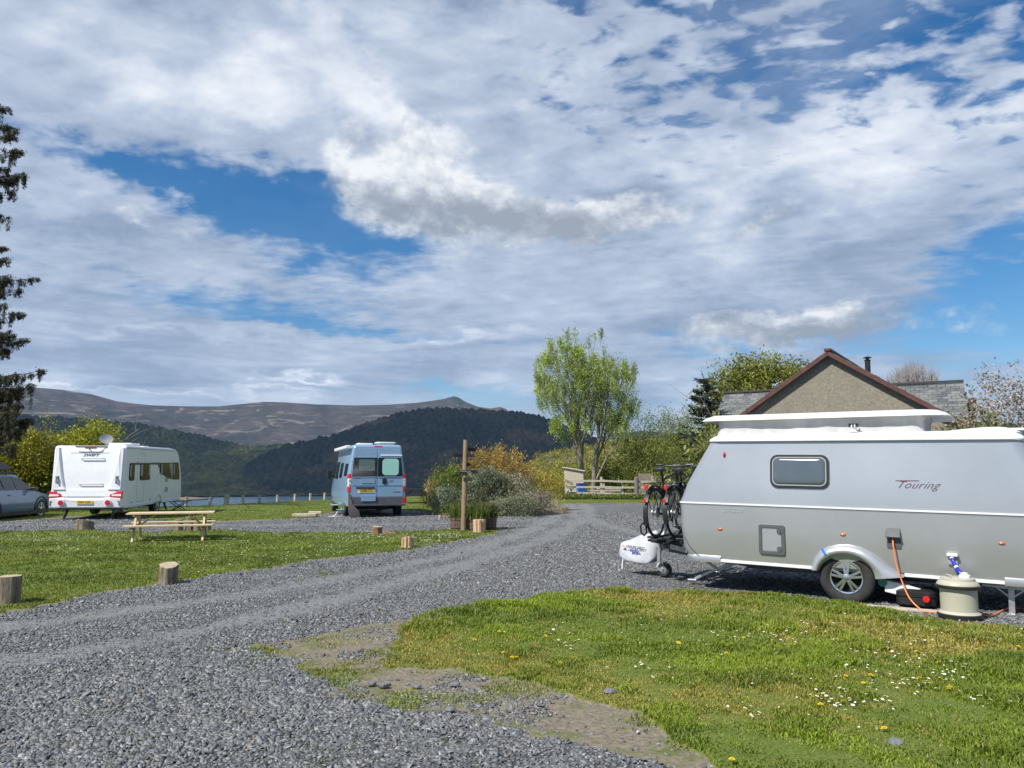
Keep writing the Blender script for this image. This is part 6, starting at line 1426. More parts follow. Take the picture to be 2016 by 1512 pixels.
# trees beyond the white caravan
shrub('hedgerow_tree', 'yellow-green leafy tree between the parked car and the white caravan', 'tree', 62, 1000, 38, 1.9, (1.65, 1.6, 2.0), 330, 34, .22, .15, .07, [(.36, .36, .02), (.44, .43, .035), (.24, .25, .02), (.26, .21, .04)], 31, 'trees beyond the white caravan', (2.6, .12), 'bark_g', gaps=.44, tone=(.45, 1.0))
shrub('hedgerow_tree', 'rounded yellow-green treetop showing above the white caravan roof', 'tree', 178, 1000, 38.5, 2.9, (1.05, 1.2, 1.42), 190, 32, .2, .15, .07, [(.36, .38, .02), (.44, .45, .035), (.25, .27, .02)], 32, 'trees beyond the white caravan', (3.2, .12), 'bark_g', gaps=.44, tone=(.5, 1.0))
shrub('hedgerow_tree', 'dense low yellow-green tree at the far left behind the parked car', 'tree', -25, 1000, 37, 1.4, (1.9, 1.6, 1.75), 300, 30, .24, .15, .07, [(.32, .32, .02), (.40, .38, .03), (.22, .22, .02)], 33, 'trees beyond the white caravan', (2.2, .12), 'bark_g', gaps=.4, tone=(.45, 1.0))
shrub('hedgerow_tree', 'dark twiggy thicket low between the two yellow-green treetops, behind the white caravan', 'bush', 125, 1000, 38.8, 1.2, (1.9, 1.2, 1.35), 260, 30, .22, .14, .06, [(.16, .16, .02), (.24, .22, .03), (.20, .15, .06)], 34, 'trees beyond the white caravan', (1.6, .07), 'bark_g', gaps=.4, tone=(.45, 1.0))
# big olive willow scrub right of centre
for i, (px, Y, cz, rad, n, lab) in enumerate(((1345, 50, 2.6, (3.6, 2.4, 3.1), 760, 'large olive-green willow bush left of the dark spruce'), (1270, 51, 1.7, (2.0, 1.8, 2.2), 340, 'lower olive-green bush at the left foot of the large willow bush'), (1432, 17.5, 1.2, (.62, .7, 1.25), 330, 'olive-green bush under the dark spruce, beside the silver caravan nose'))):
    shrub('willow_bush', lab, 'bush', px, 1000, Y, cz, rad, n, 36, .25, .15, .05, OL, 41+i, 'willow bushes behind the plank gate', (2.6, .07), 'bark_d', up=.5, gaps=.38, tone=(.45, .95))
shrub('willow_bush', 'small pale-flowered bush at the right end of the rail fence', 'bush', 1296, 985, 44, 1.0, (.75, .5, .85), 90, 20, .12, .12, .07, [(.42, .42, .20), (.30, .32, .10), (.5, .5, .3)], 47, None, (.9, .04), 'bark_d', gaps=.4)
# dark spruce
def spruce():
    rng = np.random.default_rng(5); b0, _ = at0(1407, 1000, 33); t = empty('spruce_tree', b0, 0, 'dark spruce with a bare leading shoot between the willow bush and the slate roof', 'tree')
    ztop = D(1392, 728, 33)[2]; mb = MB(); tr = [((0, 0, 0), (0, 0, ztop*.6), (-.25, 0, ztop-.5), (-.42, 0, ztop))]
    brs = [([np.array(q) for q in tr[0]], [.14, .08, .025, .008])]; Ps = []; Ds = []
    for k in range(120):
        z = rng.uniform(.8, ztop-.35); f = (ztop-z)/ztop; L = (.2+2.0*f)*rng.uniform(.7, 1.1); a = rng.uniform(0, 6.28); d = np.array([math.cos(a), math.sin(a), .12-.25*f])
        o_ = np.array([-.42*z/ztop*.9, 0, z]); pts = [o_+d*L*s+np.array([0, 0, .16*L*s*s]) for s in (0, .35, .7, 1)]; brs.append((pts, [.025, .016, .01, .004]))
        m_ = int(90*L)+12; s = rng.random(m_); c_ = o_+d*L*s[:, None]+np.array([0, 0, 1])*(.16*L*s*s)[:, None]
        lat = np.cross(d, [0, 0, 1]); lat /= np.linalg.norm(lat); wd = rng.normal(0, .16*(1.15-s))*L*.6
        Ps.append(c_+lat*wd[:, None]-np.array([0, 0, 1])*(np.abs(rng.normal(0, .06, m_)))[:, None]); Ds.append(d*.8+lat*np.sign(wd)[:, None]*.7)
    wood_obj('trunk', brs, M_['bark_d'], t); P = np.concatenate(Ps); Dd = np.concatenate([np.broadcast_to(x, (len(y), 3)) for x, y in zip(Ds, Ps)])
    leaf_obj('crown', [leaves_np(P, .16, .045, [(.015, .032, .018), (.025, .045, .022), (.04, .065, .03)], rng, dirs=Dd, droop=.15)], M_['needle'], t)
spruce()
# trees behind the bungalow
shrub('garden_tree', 'broad yellow-green tree rising behind the bungalow gable, left of its ridge', 'tree', 1522, 1000, 44, 5.9, (3.9, 2.4, 2.2), 700, 34, .26, .19, .10, [(.22, .26, .035), (.30, .33, .05), (.16, .19, .03), (.26, .21, .06)], 51, 'trees behind the bungalow', (5, .2), 'bark_d', gaps=.42, tone=(.5, .95))
shrub('garden_tree', 'small green treetop just right of the black flue behind the bungalow', 'tree', 1722, 1000, 40, 4.7, (1.1, 1.2, 1.45), 120, 30, .2, .17, .09, [(.13, .17, .03), (.18, .2, .05)], 52, 'trees behind the bungalow', (4, .12), 'bark_d', gaps=.42)
def bare_tree():
    rng = np.random.default_rng(8); b0, _ = at0(1812, 1000, 46); t = empty('bare_tree', b0, 0, 'leafless grey-twigged tree behind the slate roof, right of the flue', 'tree')
    brs = [([np.array((0, 0, 0)), np.array((0, 0, 3.0))], [.2, .15])]
    for k in range(260):
        x = rng.uniform(-1.45, 1.45); top = 8.35-.55*abs(x)**1.4-rng.random()**2*1.4; z0 = rng.uniform(4.6, 6.6); x0 = x*.72; y0 = rng.normal(0, .6)
        p = [np.array((x0*.4, y0*.5, z0-1.6)), np.array((x0, y0, z0)), np.array((x*.92+rng.normal(0, .06), y0, (z0+top)/2)), np.array((x+rng.normal(0, .08), y0, top))]; brs.append((p, [.035, .024, .015, .006]))
        for j in range(3):
            q = p[2]+(p[3]-p[2])*rng.random()*.6; brs.append(([q, q+np.array((rng.normal(0, .20), rng.normal(0, .1), rng.uniform(.25, .55)))], [.011, .005]))
    wood_obj('branches', brs, mat('grey_twigs', (.26, .23, .22), (.40, .37, .35), 8, .9), t, 4)
bare_tree()
shrub('blossom_tree', 'pink-white blossoming tree with open branches at the right edge of the garden', 'tree', 2012, 1000, 19, 2.9, (1.15, 1.6, 1.25), 210, 34, .13, .06, .05, [(.46, .36, .35), (.52, .45, .43), (.24, .19, .08), (.16, .19, .05), (.36, .27, .22)], 61, 'trees right of the bungalow', (2.0, .10), 'bark_g', gaps=.47, gs=1.6, tone=(.6, .8), shell=.25, lv=3, kids=(6, 4, 3))
shrub('blossom_tree', 'thin-leaved branches beside the slate roof end, left of the blossoming tree', 'tree', 1945, 1000, 22, 2.7, (1.0, 1.0, .75), 55, 20, .14, .09, .06, [(.16, .20, .04), (.24, .20, .07), (.50, .40, .36)], 62, 'trees right of the bungalow', (2.4, .05), 'bark_g', gaps=.5, gs=1.8, shell=.2)
shrub('garden_shrub', 'dark green shrub low behind the caravan rear roof at the right edge', 'bush', 1975, 1000, 17, 1.7, (1.6, 1.0, .85), 200, 26, .16, .11, .06, [(.08, .12, .02), (.13, .17, .03), (.17, .14, .05)], 63, None, (1.4, .05), 'bark_d', gaps=.4)
# -------- the garden mound by the signpost
MOUND = G(965, 1022); MOUND = np.array([MOUND[0], 28.5, 0.])
mb = MB(); rs = []
for r_, z in ((2.9, -.03), (2.5, .14), (1.9, .36), (1.1, .5), (.2, .56)): rs.append([(MOUND[0]+.15+r_*.95*math.cos(a)*(1+.06*math.sin(3*a)), MOUND[1]+.9+r_*.55*math.sin(a), z) for a in np.arange(0, 6.28, .22)])
mb.loft(rs, False, True); o = mb.build('garden_bank', mat('bank_soil', (.10, .075, .05), (.26, .20, .13), 5, .95, bump=.6), None, smooth='all'); tag(o, kind='structure')
GY = [(.42, .27, .075), (.52, .34, .10), (.33, .22, .05), (.38, .30, .06)]
SG = [(.20, .235, .15), (.27, .30, .20), (.13, .17, .09)]
def mshrub(label, px, Y, cz, rad, n, per, size, L, w, cols, seed, name='garden_shrub', z0=.1, **k): return shrub(name, label, 'bush', px, 1000, Y, cz, rad, n, per, size, L, w, cols, seed, 'shrubs on the garden mound', z0=z0, **k)
mshrub('tall golden-leaved shrub at the top of the garden mound', 978, 30.5, 1.45, (1.45, 1.0, .98), 330, 34, .12, .085, .035, GY, 71, trunk=(1.3, .04), gaps=.38, up=.6, tone=(.65, .7))
mshrub('golden shrub lower on the right slope of the garden mound', 1046, 31.5, .75, (1.3, .8, .75), 210, 30, .12, .085, .035, [(.42, .33, .06), (.50, .38, .09), (.34, .30, .05)], 72, trunk=(.8, .03), gaps=.36, up=.6)
mshrub('bright green shrub on the left of the garden mound', 885, 29.5, .95, (.75, .6, .85), 170, 30, .10, .085, .035, [(.16, .21, .03), (.22, .26, .05), (.11, .15, .03)], 73, trunk=(.9, .03), gaps=.36, up=.5)
mshrub('grey-green cotoneaster behind the signpost, middle of the mound', 955, 28.9, .85, (.85, .65, .85), 230, 32, .10, .08, .04, SG, 74, trunk=(.8, .03), gaps=.36, tone=(.45, .95))
mshrub('low silvery shrub at the left foot of the garden mound', 880, 28.5, .42, (.58, .5, .5), 120, 28, .09, .075, .035, [(.22, .26, .17), (.30, .34, .25), (.15, .19, .11)], 75, trunk=(.4, .02), gaps=.34)
mshrub('silvery seeded shrub on the right shoulder of the mound', 1012, 29.2, .68, (.80, .6, .68), 180, 30, .10, .075, .035, [(.26, .28, .19), (.36, .35, .26), (.17, .19, .12), (.30, .24, .15)], 76, trunk=(.6, .03), gaps=.36)
mshrub('dry orange-leaved shrub at the far left edge of the mound', 852, 30, .55, (.45, .4, .62), 90, 26, .09, .075, .03, [(.38, .27, .10), (.30, .27, .08), (.44, .33, .16)], 77, trunk=(.6, .02), gaps=.36)
mshrub('silvery shrub with pale stems between the mound shoulder and the twig heap', 1050, 28.3, .42, (.66, .6, .5), 180, 28, .09, .07, .03, [(.26, .27, .20), (.33, .29, .22), (.38, .32, .24)], 78, trunk=(.3, .02), gaps=.38, z0=0)
mshrub('low dark green plants along the front foot of the mound', 930, 27.6, .18, (1.5, .4, .30), 170, 26, .08, .075, .03, GRN+[(.20, .17, .08)], 79, trunk=None, gaps=.36, z0=0)
mshrub('grey-green low shrub in front of the mound, right of the planters', 1015, 27.3, .30, (.95, .5, .42), 200, 28, .09, .07, .03, [(.22, .25, .15), (.30, .30, .20), (.16, .19, .10)], 80, trunk=(.3, .02), gaps=.36, z0=0)
def brash():
    rng = np.random.default_rng(9); b0, _ = at0(1090, 1003, 29.6); o = empty('brush_pile', b0, 0, 'heap of dry brown cut twigs at the right foot of the garden mound', 'twig heap')
    mb = MB()
    for k in range(420):
        a = rng.uniform(0, 6.28); r_ = rng.random()**.6; p = np.array([.75*r_*math.cos(a)-.2, .45*r_*math.sin(a), rng.uniform(0, .42)*(1-r_)]); d = unit(1, rng)[0]*np.array([1, .8, .35]); d /= np.linalg.norm(d); L = rng.uniform(.2, .55)
        q = p+d*L; q[2] = max(q[2], .01); mb.tube([tuple(p), tuple((p+q)/2+rng.normal(0, .02, 3)), tuple(q)], [.007, .006, .003], 3, cap=False)
    mb.build('twigs', mat('dry_twigs', (.13, .09, .06), (.34, .26, .19), 9, .9), o, smooth='all', recalc=False)
    mb = MB()
    for k in range(260):
        x, y = rng.uniform(-1.9, .3), rng.uniform(-.6, .3); h = rng.uniform(.25, .85)*(1-.35*abs(x+.9)); mb.tube([(x, y, .05), (x+rng.normal(0, .08), y, h*.6), (x+rng.normal(0, .2), y+rng.normal(0, .1), h)], [.006, .005, .002], 3, cap=False)
    t = empty('dead_stems', b0, 0, 'pale dead flower stems standing among the silvery shrubs on the right of the mound', 'dead stems'); mb.build('stems', mat('straw_stems', (.36, .30, .22), (.55, .48, .38), 9, .9), t, smooth='all', recalc=False)
brash()
# mound edging: pinkish rubble
mb = MB(); rng = np.random.default_rng(2)
for k in range(60):
    p = G(rng.uniform(868, 896), rng.uniform(1010, 1020)); s = rng.uniform(.03, .11); M0 = Matrix.Translation((p[0], p[1], s*.4)) @ Matrix.Rotation(rng.uniform(0, 6), 4, 'Z') @ Matrix.Rotation(rng.uniform(-.4, .4), 4, 'X'); mb.box(0, 0, 0, s*2, s*1.3, s, M0)
o = mb.build('rubble', mat('pink_rubble', (.26, .18, .13), (.46, .36, .28), 7, .9, bump=.4), None, smooth=None, bevel=.01); tag(o, 'pinkish soil and rubble spilled at the left foot of the garden mound', 'rubble', kind='stuff')
# planters
M_['barrel'] = mat('barrel_staves', (.11, .055, .035), (.24, .14, .09), 3, .75, stretch=(9, 9, 1), bump=.5)
def planter(px, py, r, h, label, seed, n=110, cols=None, hgt=.42):
    p = G(px, py); o = empty('barrel_planter', (p[0], p[1]+r, 0), 0, label, 'planter', 'half-barrel planters round the signpost')
    mb = MB(); nst = 18
    for k in range(nst):
        a0, a1 = 2*PI*k/nst+.02, 2*PI*(k+1)/nst-.02
        mb.loft([[(rr*math.cos(a), rr*math.sin(a), z) for a, rr in ((a0, R1), (a1, R1), (a1, R1-.03), (a0, R1-.03))] for R1, z in ((r*.88, 0), (r*.97, h*.5), (r, h))])
    mb.build('staves', M_['barrel'], o, smooth=None)
    mb = MB(); 
    for z, k in ((h*.22, .935), (h*.82, .995)): mb.lathe([(r*k+.006, z-.02), (r*k+.010, z), (r*k+.006, z+.02)], 36, cap=False)
    mb.build('hoop', M_['dgrey'], o, smooth='auto')
    mb = MB(); mb.lathe([(r*.93, h-.05), (.001, h-.03)], 24, cap=False); mb.build('soil', mat('potting_soil', (.03, .022, .015), (.07, .05, .035), 20, .95), o, smooth=None)
    rng = np.random.default_rng(seed); P = np.stack([rng.normal(0, r*.45, n*5), rng.normal(0, r*.45, n*5), np.full(n*5, h-.03)], 1); d = np.stack([rng.normal(0, .28, n*5), rng.normal(0, .28, n*5), np.ones(n*5)], 1)
    d /= np.linalg.norm(d, axis=1)[:, None]; s = np.cross(d, unit(n*5, rng)); s /= np.linalg.norm(s, axis=1)[:, None]; L = hgt*rng.uniform(.5, 1.1, (n*5, 1)); dr = np.stack([P[:, 0], P[:, 1], np.zeros(n*5)], 1)*.8
    w_ = .011; V = np.stack([P-s*w_, P+s*w_, P+d*L*.6+s*w_*.8, P+d*L*.6-s*w_*.8, P+d*L+dr*L, P+d*L+dr*L+s*.002], 1).reshape(-1, 3)
    i = np.arange(n*5)*6; Q = np.concatenate([np.stack([i, i+1, i+2, i+3], 1), np.stack([i+3, i+2, i+5, i+4], 1)])
    me = npmesh('plants', V, None, Q); cattr(me, 'tint', np.repeat(pick(cols or [(.14, .19, .04), (.20, .24, .06), (.10, .14, .03)], n*5, rng), 6, 0)); link('plants', me, M_['leaf'], o); return o
planter(903, 1044, .26, .34, 'half-barrel planter with grassy leaves, left of the signpost pole', 3)
planter(938, 1046, .26, .33, 'half-barrel planter behind the split log, right of the signpost pole', 4)
planter(959, 1043, .26, .34, 'half-barrel planter with reddish dead leaves, farthest right of the three', 5, cols=[(.16, .11, .06), (.14, .17, .05), (.22, .14, .08)], hgt=.42)
log_('log_post', 943, 1049, .30, .36, 'split pale log standing before the planters beside the signpost', mside='split', tilt=.0, seed=9, split=True)
# -------- drooping conifer whose sprays hang in at the left edge of the picture
def cedar():
    rng = np.random.default_rng(14); Yc = 30.0; b0 = np.array([-25.2, Yc, 0.]); t = empty('drooping_conifer', b0, 0, 'tall dark conifer with hanging sprays reaching into the left edge of the picture', 'tree')
    brs = [([np.array((0, 0, z)) for z in (-.2, 4, 9, 14, 19)], [.55, .45, .32, .2, .06])]; Ps = []
    # limb ends: (picture x, picture y, how far the foliage hangs, density)
    tips = [(10, 212, .7, .8), (30, 262, .9, 1), (42, 300, 1.0, 1), (46, 345, .9, 1), (28, 380, .8, .9), (12, 330, 1, 1), (18, 430, .6, .6), (8, 490, .5, .5), (16, 510, .7, .8), (74, 552, .55, .8), (40, 575, .8, .9), (22, 545, .9, 1), (14, 600, 1.0, 1.2), (42, 622, .7, 1), (50, 668, .6, .9), (24, 655, .9, 1.1), (12, 690, .9, 1),
            (82, 732, .75, .9), (62, 760, .9, 1), (40, 770, 1.1, 1.3), (20, 780, 1.2, 1.5), (30, 812, 1.0, 1.4), (48, 800, .8, 1), (14, 836, 1.0, 1.5), (8, 870, .8, 1.2), (4, 740, 1, 1.2), (-10, 280, 1, 1.2), (-15, 360, 1, 1.2), (-12, 640, 1.2, 1.3), (-10, 800, 1.2, 1.5), (56, 830, .9, 1.3), (36, 850, 1.0, 1.5), (22, 880, .9, 1.4), (0, 430, .9, 1), (6, 570, 1, 1.2), (34, 740, .9, 1.2), (2, 660, 1, 1.3), (18, 250, .8, 1), (20, 355, .9, 1)]
    for px, py, hangk, dn in tips:
        e = D(px, py, Yc+rng.uniform(-1.5, 1.0))-b0; s0 = np.array([0, 0, e[2]+rng.uniform(.3, 1.3)]); n = 12
        pts = []
        for k in range(n+1):
            u = k/n; p = s0+(e-s0)*u; p[2] += -.55*math.sin(PI*u)+.5*max(0, u-.72)**1.3; p = p+rng.normal(0, .03, 3); pts.append(p)
        brs.append((pts, list(np.linspace(.06, .006, n+1)))); pts = np.array(pts)
        for j in range(int(46*dn)):      # side twigs, each with its own hanging spray
            u = 1-rng.random()**1.4*.62; i = u*n; c = np.array([np.interp(i, range(n+1), pts[:, a_]) for a_ in range(3)]); dr = np.array([rng.uniform(-.25, .35), rng.normal(0, .35), rng.uniform(-.15, .12)]); L = rng.uniform(.15, .5)
            q = c+dr*L; H = hangk*rng.gamma(3, .15)*(1.1-.45*u); m = int(60+75*H); v = rng.random(m)
            brs.append(([c, q, q+np.array([.02, 0, -H*.6])], [.010, .006, .003]))
            Ps.append(q+np.array([0, 0, -1])*(H*v)[:, None]+rng.normal(size=(m, 3))*np.array([.045, .045, .03])*(1.3-v)[:, None])
    for k in range(300):
        z = rng.uniform(1, 18.5); a = rng.uniform(0, 6.28); L = (1.0+2.9*(1-z/19.5))*rng.uniform(.6, 1.0); d = np.array([math.cos(a), math.sin(a), -.1])
        brs.append(([np.array([0, 0, z]), np.array([0, 0, z])+d*L*.5, np.array([0, 0, z-.2])+d*L], [.05, .03, .008])); m = 110; s = rng.random(m)**.6
        Ps.append(np.array([0, 0, z])+d*(L*s)[:, None]+rng.normal(0, .12, (m, 3))-np.array([0, 0, 1])*rng.gamma(2, .14, m)[:, None])
    wood_obj('trunk', brs, M_['bark_d'], t, 6); P = np.concatenate(Ps)
    leaf_obj('foliage', [leaves_np(P, .11, .024, [(.022, .03, .012), (.04, .045, .02), (.06, .055, .025), (.09, .075, .035)], rng, droop=1.1)], M_['needle'], t)
cedar()
# -------- sunlit scrubby hillside beyond the rail fence
m_scrub = hill_mat('scrub_hillside', [(.05, .055, .018), (.11, .11, .03), (.19, .165, .06)], .10, .5, 0, (.06, .52, (.17, .15, .04), .7))
hill('scrub_hill', [(1000, 1000), (1030, 935), (1045, 912), (1065, 900), (1080, 893), (1120, 884), (1160, 878), (1190, 874), (1240, 871), (1290, 868), (1380, 866), (1500, 880), (1800, 900), (2200, 930), (2600, 980)], 62, -2.5, 190, m_scrub, rows=90, step=4, k=.9, amp=.010, fs=25, seed=51, dropto=-70)
def scrub():
    """ground cover of that hillside: rounded gorse, willow and bramble nobody could count"""
    rng = np.random.default_rng(21); Ps = []; Cs = []
    prof = [(1000, 1000), (1030, 935), (1045, 912), (1065, 900), (1080, 893), (1120, 884), (1160, 878), (1190, 874), (1240, 871), (1290, 868), (1380, 866), (1500, 880)]
    pal = [[(.30, .30, .05), (.38, .36, .06)], [(.19, .22, .04), (.25, .27, .07)], [(.27, .23, .12), (.34, .29, .19)], [(.14, .16, .04)], [(.46, .40, .06), (.38, .35, .06)]]
    for k in range(1150):
        px = rng.uniform(1035, 1400); u = rng.random()**.8; Dk = 62+(190-62)*u**1.15
        yr = np.interp(px, [p[0] for p in prof], [p[1] for p in prof]); rr_ = ray(px, yr); tanr = rr_[2]/np.hypot(rr_[0], rr_[1]); t0 = (-2.5-EYE)/62; w = u**.9; tt = t0*(1-w)+tanr*w
        a = math.atan2(rr_[0], rr_[1]); c_ = np.array([Dk*math.sin(a), Dk*math.cos(a), EYE+tt*Dk]); s = rng.uniform(.6, 1.7)*(1+.3*u); n = int(170)
        P = c_+unit(n, rng)*rng.uniform(.6, 1, (n, 1))*np.array([s*1.2, s*1.2, s*.75]); Ps.append(P); Cs.append(pick(pal[rng.choice(5, p=[.3, .27, .18, .1, .15])], n, rng, .18)*rng.uniform(.75, 1.2))
    P = np.concatenate(Ps); C = np.concatenate(Cs); o = leaf_obj('hillside_scrub', [leaves_np(P, .34, .20, None, rng, csel=C, up=.3)], M_['leaf']); tag(o, kind='stuff')
scrub()
# nearer bushes at the foot of the hill, behind the rail fence
for i, (px, Y, cz, rad, n, cols, lab) in enumerate((
        (1130, 56, .5, (3.2, 1.6, 1.5), 300, [(.28, .27, .04), (.34, .31, .05), (.20, .21, .04)], 'bright yellow-green bush left of the timber shed'),
        (1208, 55, .9, (1.5, 1.2, 1.5), 220, [(.24, .25, .05), (.30, .30, .06), (.17, .19, .04)], 'round yellow-green bush right of the willow stems'),
        (1250, 58, .9, (1.8, 1.4, 1.7), 200, [(.16, .16, .08), (.22, .20, .13), (.13, .15, .04)], 'grey-brown twiggy bush between the round bush and the gate'),
        (1070, 60, .2, (2.6, 1.6, 1.4), 220, [(.30, .27, .06), (.24, .22, .05), (.34, .28, .09)], 'golden bush beyond the garden mound, low on the hillside'))):
    shrub('hillside_bush', lab, 'bush', px, 1000, Y, cz, rad, n, 30, .20, .15, .07, cols, 91+i, 'bushes behind the rail fence', (.9, .05), 'bark_d', gaps=.36, tone=(.55, .8), up=.4)
# nettles and rough grass at the foot of the fence
rng = np.random.default_rng(33); n = 9000; px = rng.uniform(1098, 1300, n); P = np.array([D(a, 984, 45.0+rng.uniform(-1.2, 1.2)) for a in px]); P[:, 2] = gz(P[:, 0], P[:, 1]); h = (.10+.25*fbm(P[:, 0]*.9, P[:, 1], 3, 3))*np.where(rng.random(n) < .5, 1, .6)
P[:, 2] += rng.random(n)*h; o = leaf_obj('rough_grass', [leaves_np(P, .16, .05, [(.10, .16, .03), (.15, .20, .04), (.26, .25, .09), (.07, .11, .02)], rng, up=.8)], M_['leaf']); tag(o, kind='stuff')
# ------------------------------------------------------------------ ground cover: grass blades, slate chippings, daisies, dandelions
def scatter(n, r0, r1, rref, rng, amax=41):
    """random spots, as dense as 1/r^2 beyond rref, inside the wedge the photograph could see"""
    a1 = .5*(rref**2-r0**2); a2 = rref**2*math.log(r1/rref); u = rng.random(n)*(a1+a2)
    r = np.where(u < a1, np.sqrt(r0**2+2*np.minimum(u, a1)), rref*np.exp(np.maximum(u-a1, 0)/rref**2)); a = np.radians(rng.uniform(-amax, amax, n)); return r*np.sin(a), r*np.cos(a), r
def clear(x, y):
    """keep cover out from under wheels, logs and tanks"""
    ok = np.ones(len(x), bool)
    for o in COL.objects:
        if o.name.split('.')[0] in ('log_post', 'water_barrel', 'waste_tank', 'barrel_planter'):
            ok &= (x-o.location.x)**2+(y-o.location.y)**2 > .035
    return ok
def grass():
    rng = np.random.default_rng(101); n = 1300000; x, y, r = scatter(n, 3.3, 48, 6.0, rng)
    g = grassness(x, y); tuft = fbm(x*2.2, y*2.2, 4, 61); fine = fbm(x*9, y*9, 3, 62); patch = fbm(x*.55, y*.55, 4, 63)
    prob = np.where(g > .9, .66+1.0*(tuft-.38)+.25*(fine-.5), np.where(g > .5, np.clip((tuft-.43)*3.2+.3*(fine-.5), 0, .6), np.where(g > .3, np.clip((tuft-.52)*3+.25*(fine-.55), 0, .4), np.clip((fine*tuft-.42)*1.2, 0, .05))))
    for px, py, w_ in ((205, 1368, .10), (350, 1352, .09), (400, 1362, .11), (215, 1402, .12), (418, 1418, .09), (190, 1500, .12), (228, 1500, .08), (100, 1443, .09), (455, 1275, .20), (510, 1300, .22), (660, 1480, .14), (625, 1385, .10), (290, 1440, .12), (640, 1130, .2), (1290, 1128, .16)):
        q = G(px, py); prob = np.maximum(prob, .55*np.exp(-((x-q[0])**2+((y-q[1])/1.3)**2)/w_**2)*(fine > .42))
    keep = (rng.random(n) < prob) & clear(x, y); x, y, r, g, tuft, patch, fine = [a[keep] for a in (x, y, r, g, tuft, patch, fine)]
    n = len(x); sc = np.clip(r/6, 1, 3.2)**.75
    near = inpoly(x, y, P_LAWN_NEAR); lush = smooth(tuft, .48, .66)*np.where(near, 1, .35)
    edge_lush = smooth(fbm(x*.8+4, y*.8, 3, 90), .42, .6)
    h = (.015+.028*lush+.014*rng.random(n))*np.where(near, .8+.5*edge_lush, .8)*np.where(g < .9, .6, 1)*np.clip(sc, 1, 1.5); w = (.0022+.0014*rng.random(n))*sc*1.25
    a = rng.uniform(0, 6.28, n); lean = rng.uniform(.15, 1.0, n); dx_ = np.cos(a)*lean*h; dy_ = np.sin(a)*lean*h; b = a+PI/2+rng.normal(0, .5, n); sx, sy = np.cos(b)*w, np.sin(b)*w
    z = gz(x, y)+.012*(g > .9); Z = np.zeros(n)
    V = np.stack([np.stack([x-sx, y-sy, z-.01], 1), np.stack([x+sx, y+sy, z-.01], 1), np.stack([x+dx_*.35+sx*.8, y+dy_*.35+sy*.8, z+h*.6], 1), np.stack([x+dx_*.35-sx*.8, y+dy_*.35-sy*.8, z+h*.6], 1), np.stack([x+dx_, y+dy_, z+h*(1-.25*lean)], 1)], 1).reshape(-1, 3)
    i = np.arange(n)*5; Q = np.stack([i, i+1, i+2, i+3], 1); F = np.stack([i+3, i+2, i+4], 1)
    dry = smooth(patch+.35*(fine-.5), .50, .64)*np.where(near, 1, .30)*(1-.8*lush)
    c1 = np.array([.17, .265, .026]); c2 = np.array([.34, .33, .06]); c3 = np.array([.095, .170, .02]); bright = np.array([.27, .40, .03]); straw = np.array([.34, .30, .15])
    C = c1+(c2-c1)*dry[:, None]; t = smooth(fbm(x*1.7+30, y*1.7, 3, 66), .5, .65)[:, None]; C = C*(1-.55*t*(1-dry[:, None]))+c3*.55*t*(1-dry[:, None])
    yb = smooth(fbm(x*1.1+60, y*1.1, 3, 67), .53, .62)[:, None]*.6*(1-dry[:, None]); C = C*(1-yb)+bright*yb
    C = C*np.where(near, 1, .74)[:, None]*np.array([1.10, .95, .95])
    st = (rng.random(n) < .05+.10*dry)[:, None]; C = np.where(st, straw, C); C = C*(1+rng.normal(0, .22, (n, 1))).clip(.5, 1.6)
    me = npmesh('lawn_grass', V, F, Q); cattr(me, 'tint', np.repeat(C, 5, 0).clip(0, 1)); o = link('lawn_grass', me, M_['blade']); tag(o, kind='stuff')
grass()
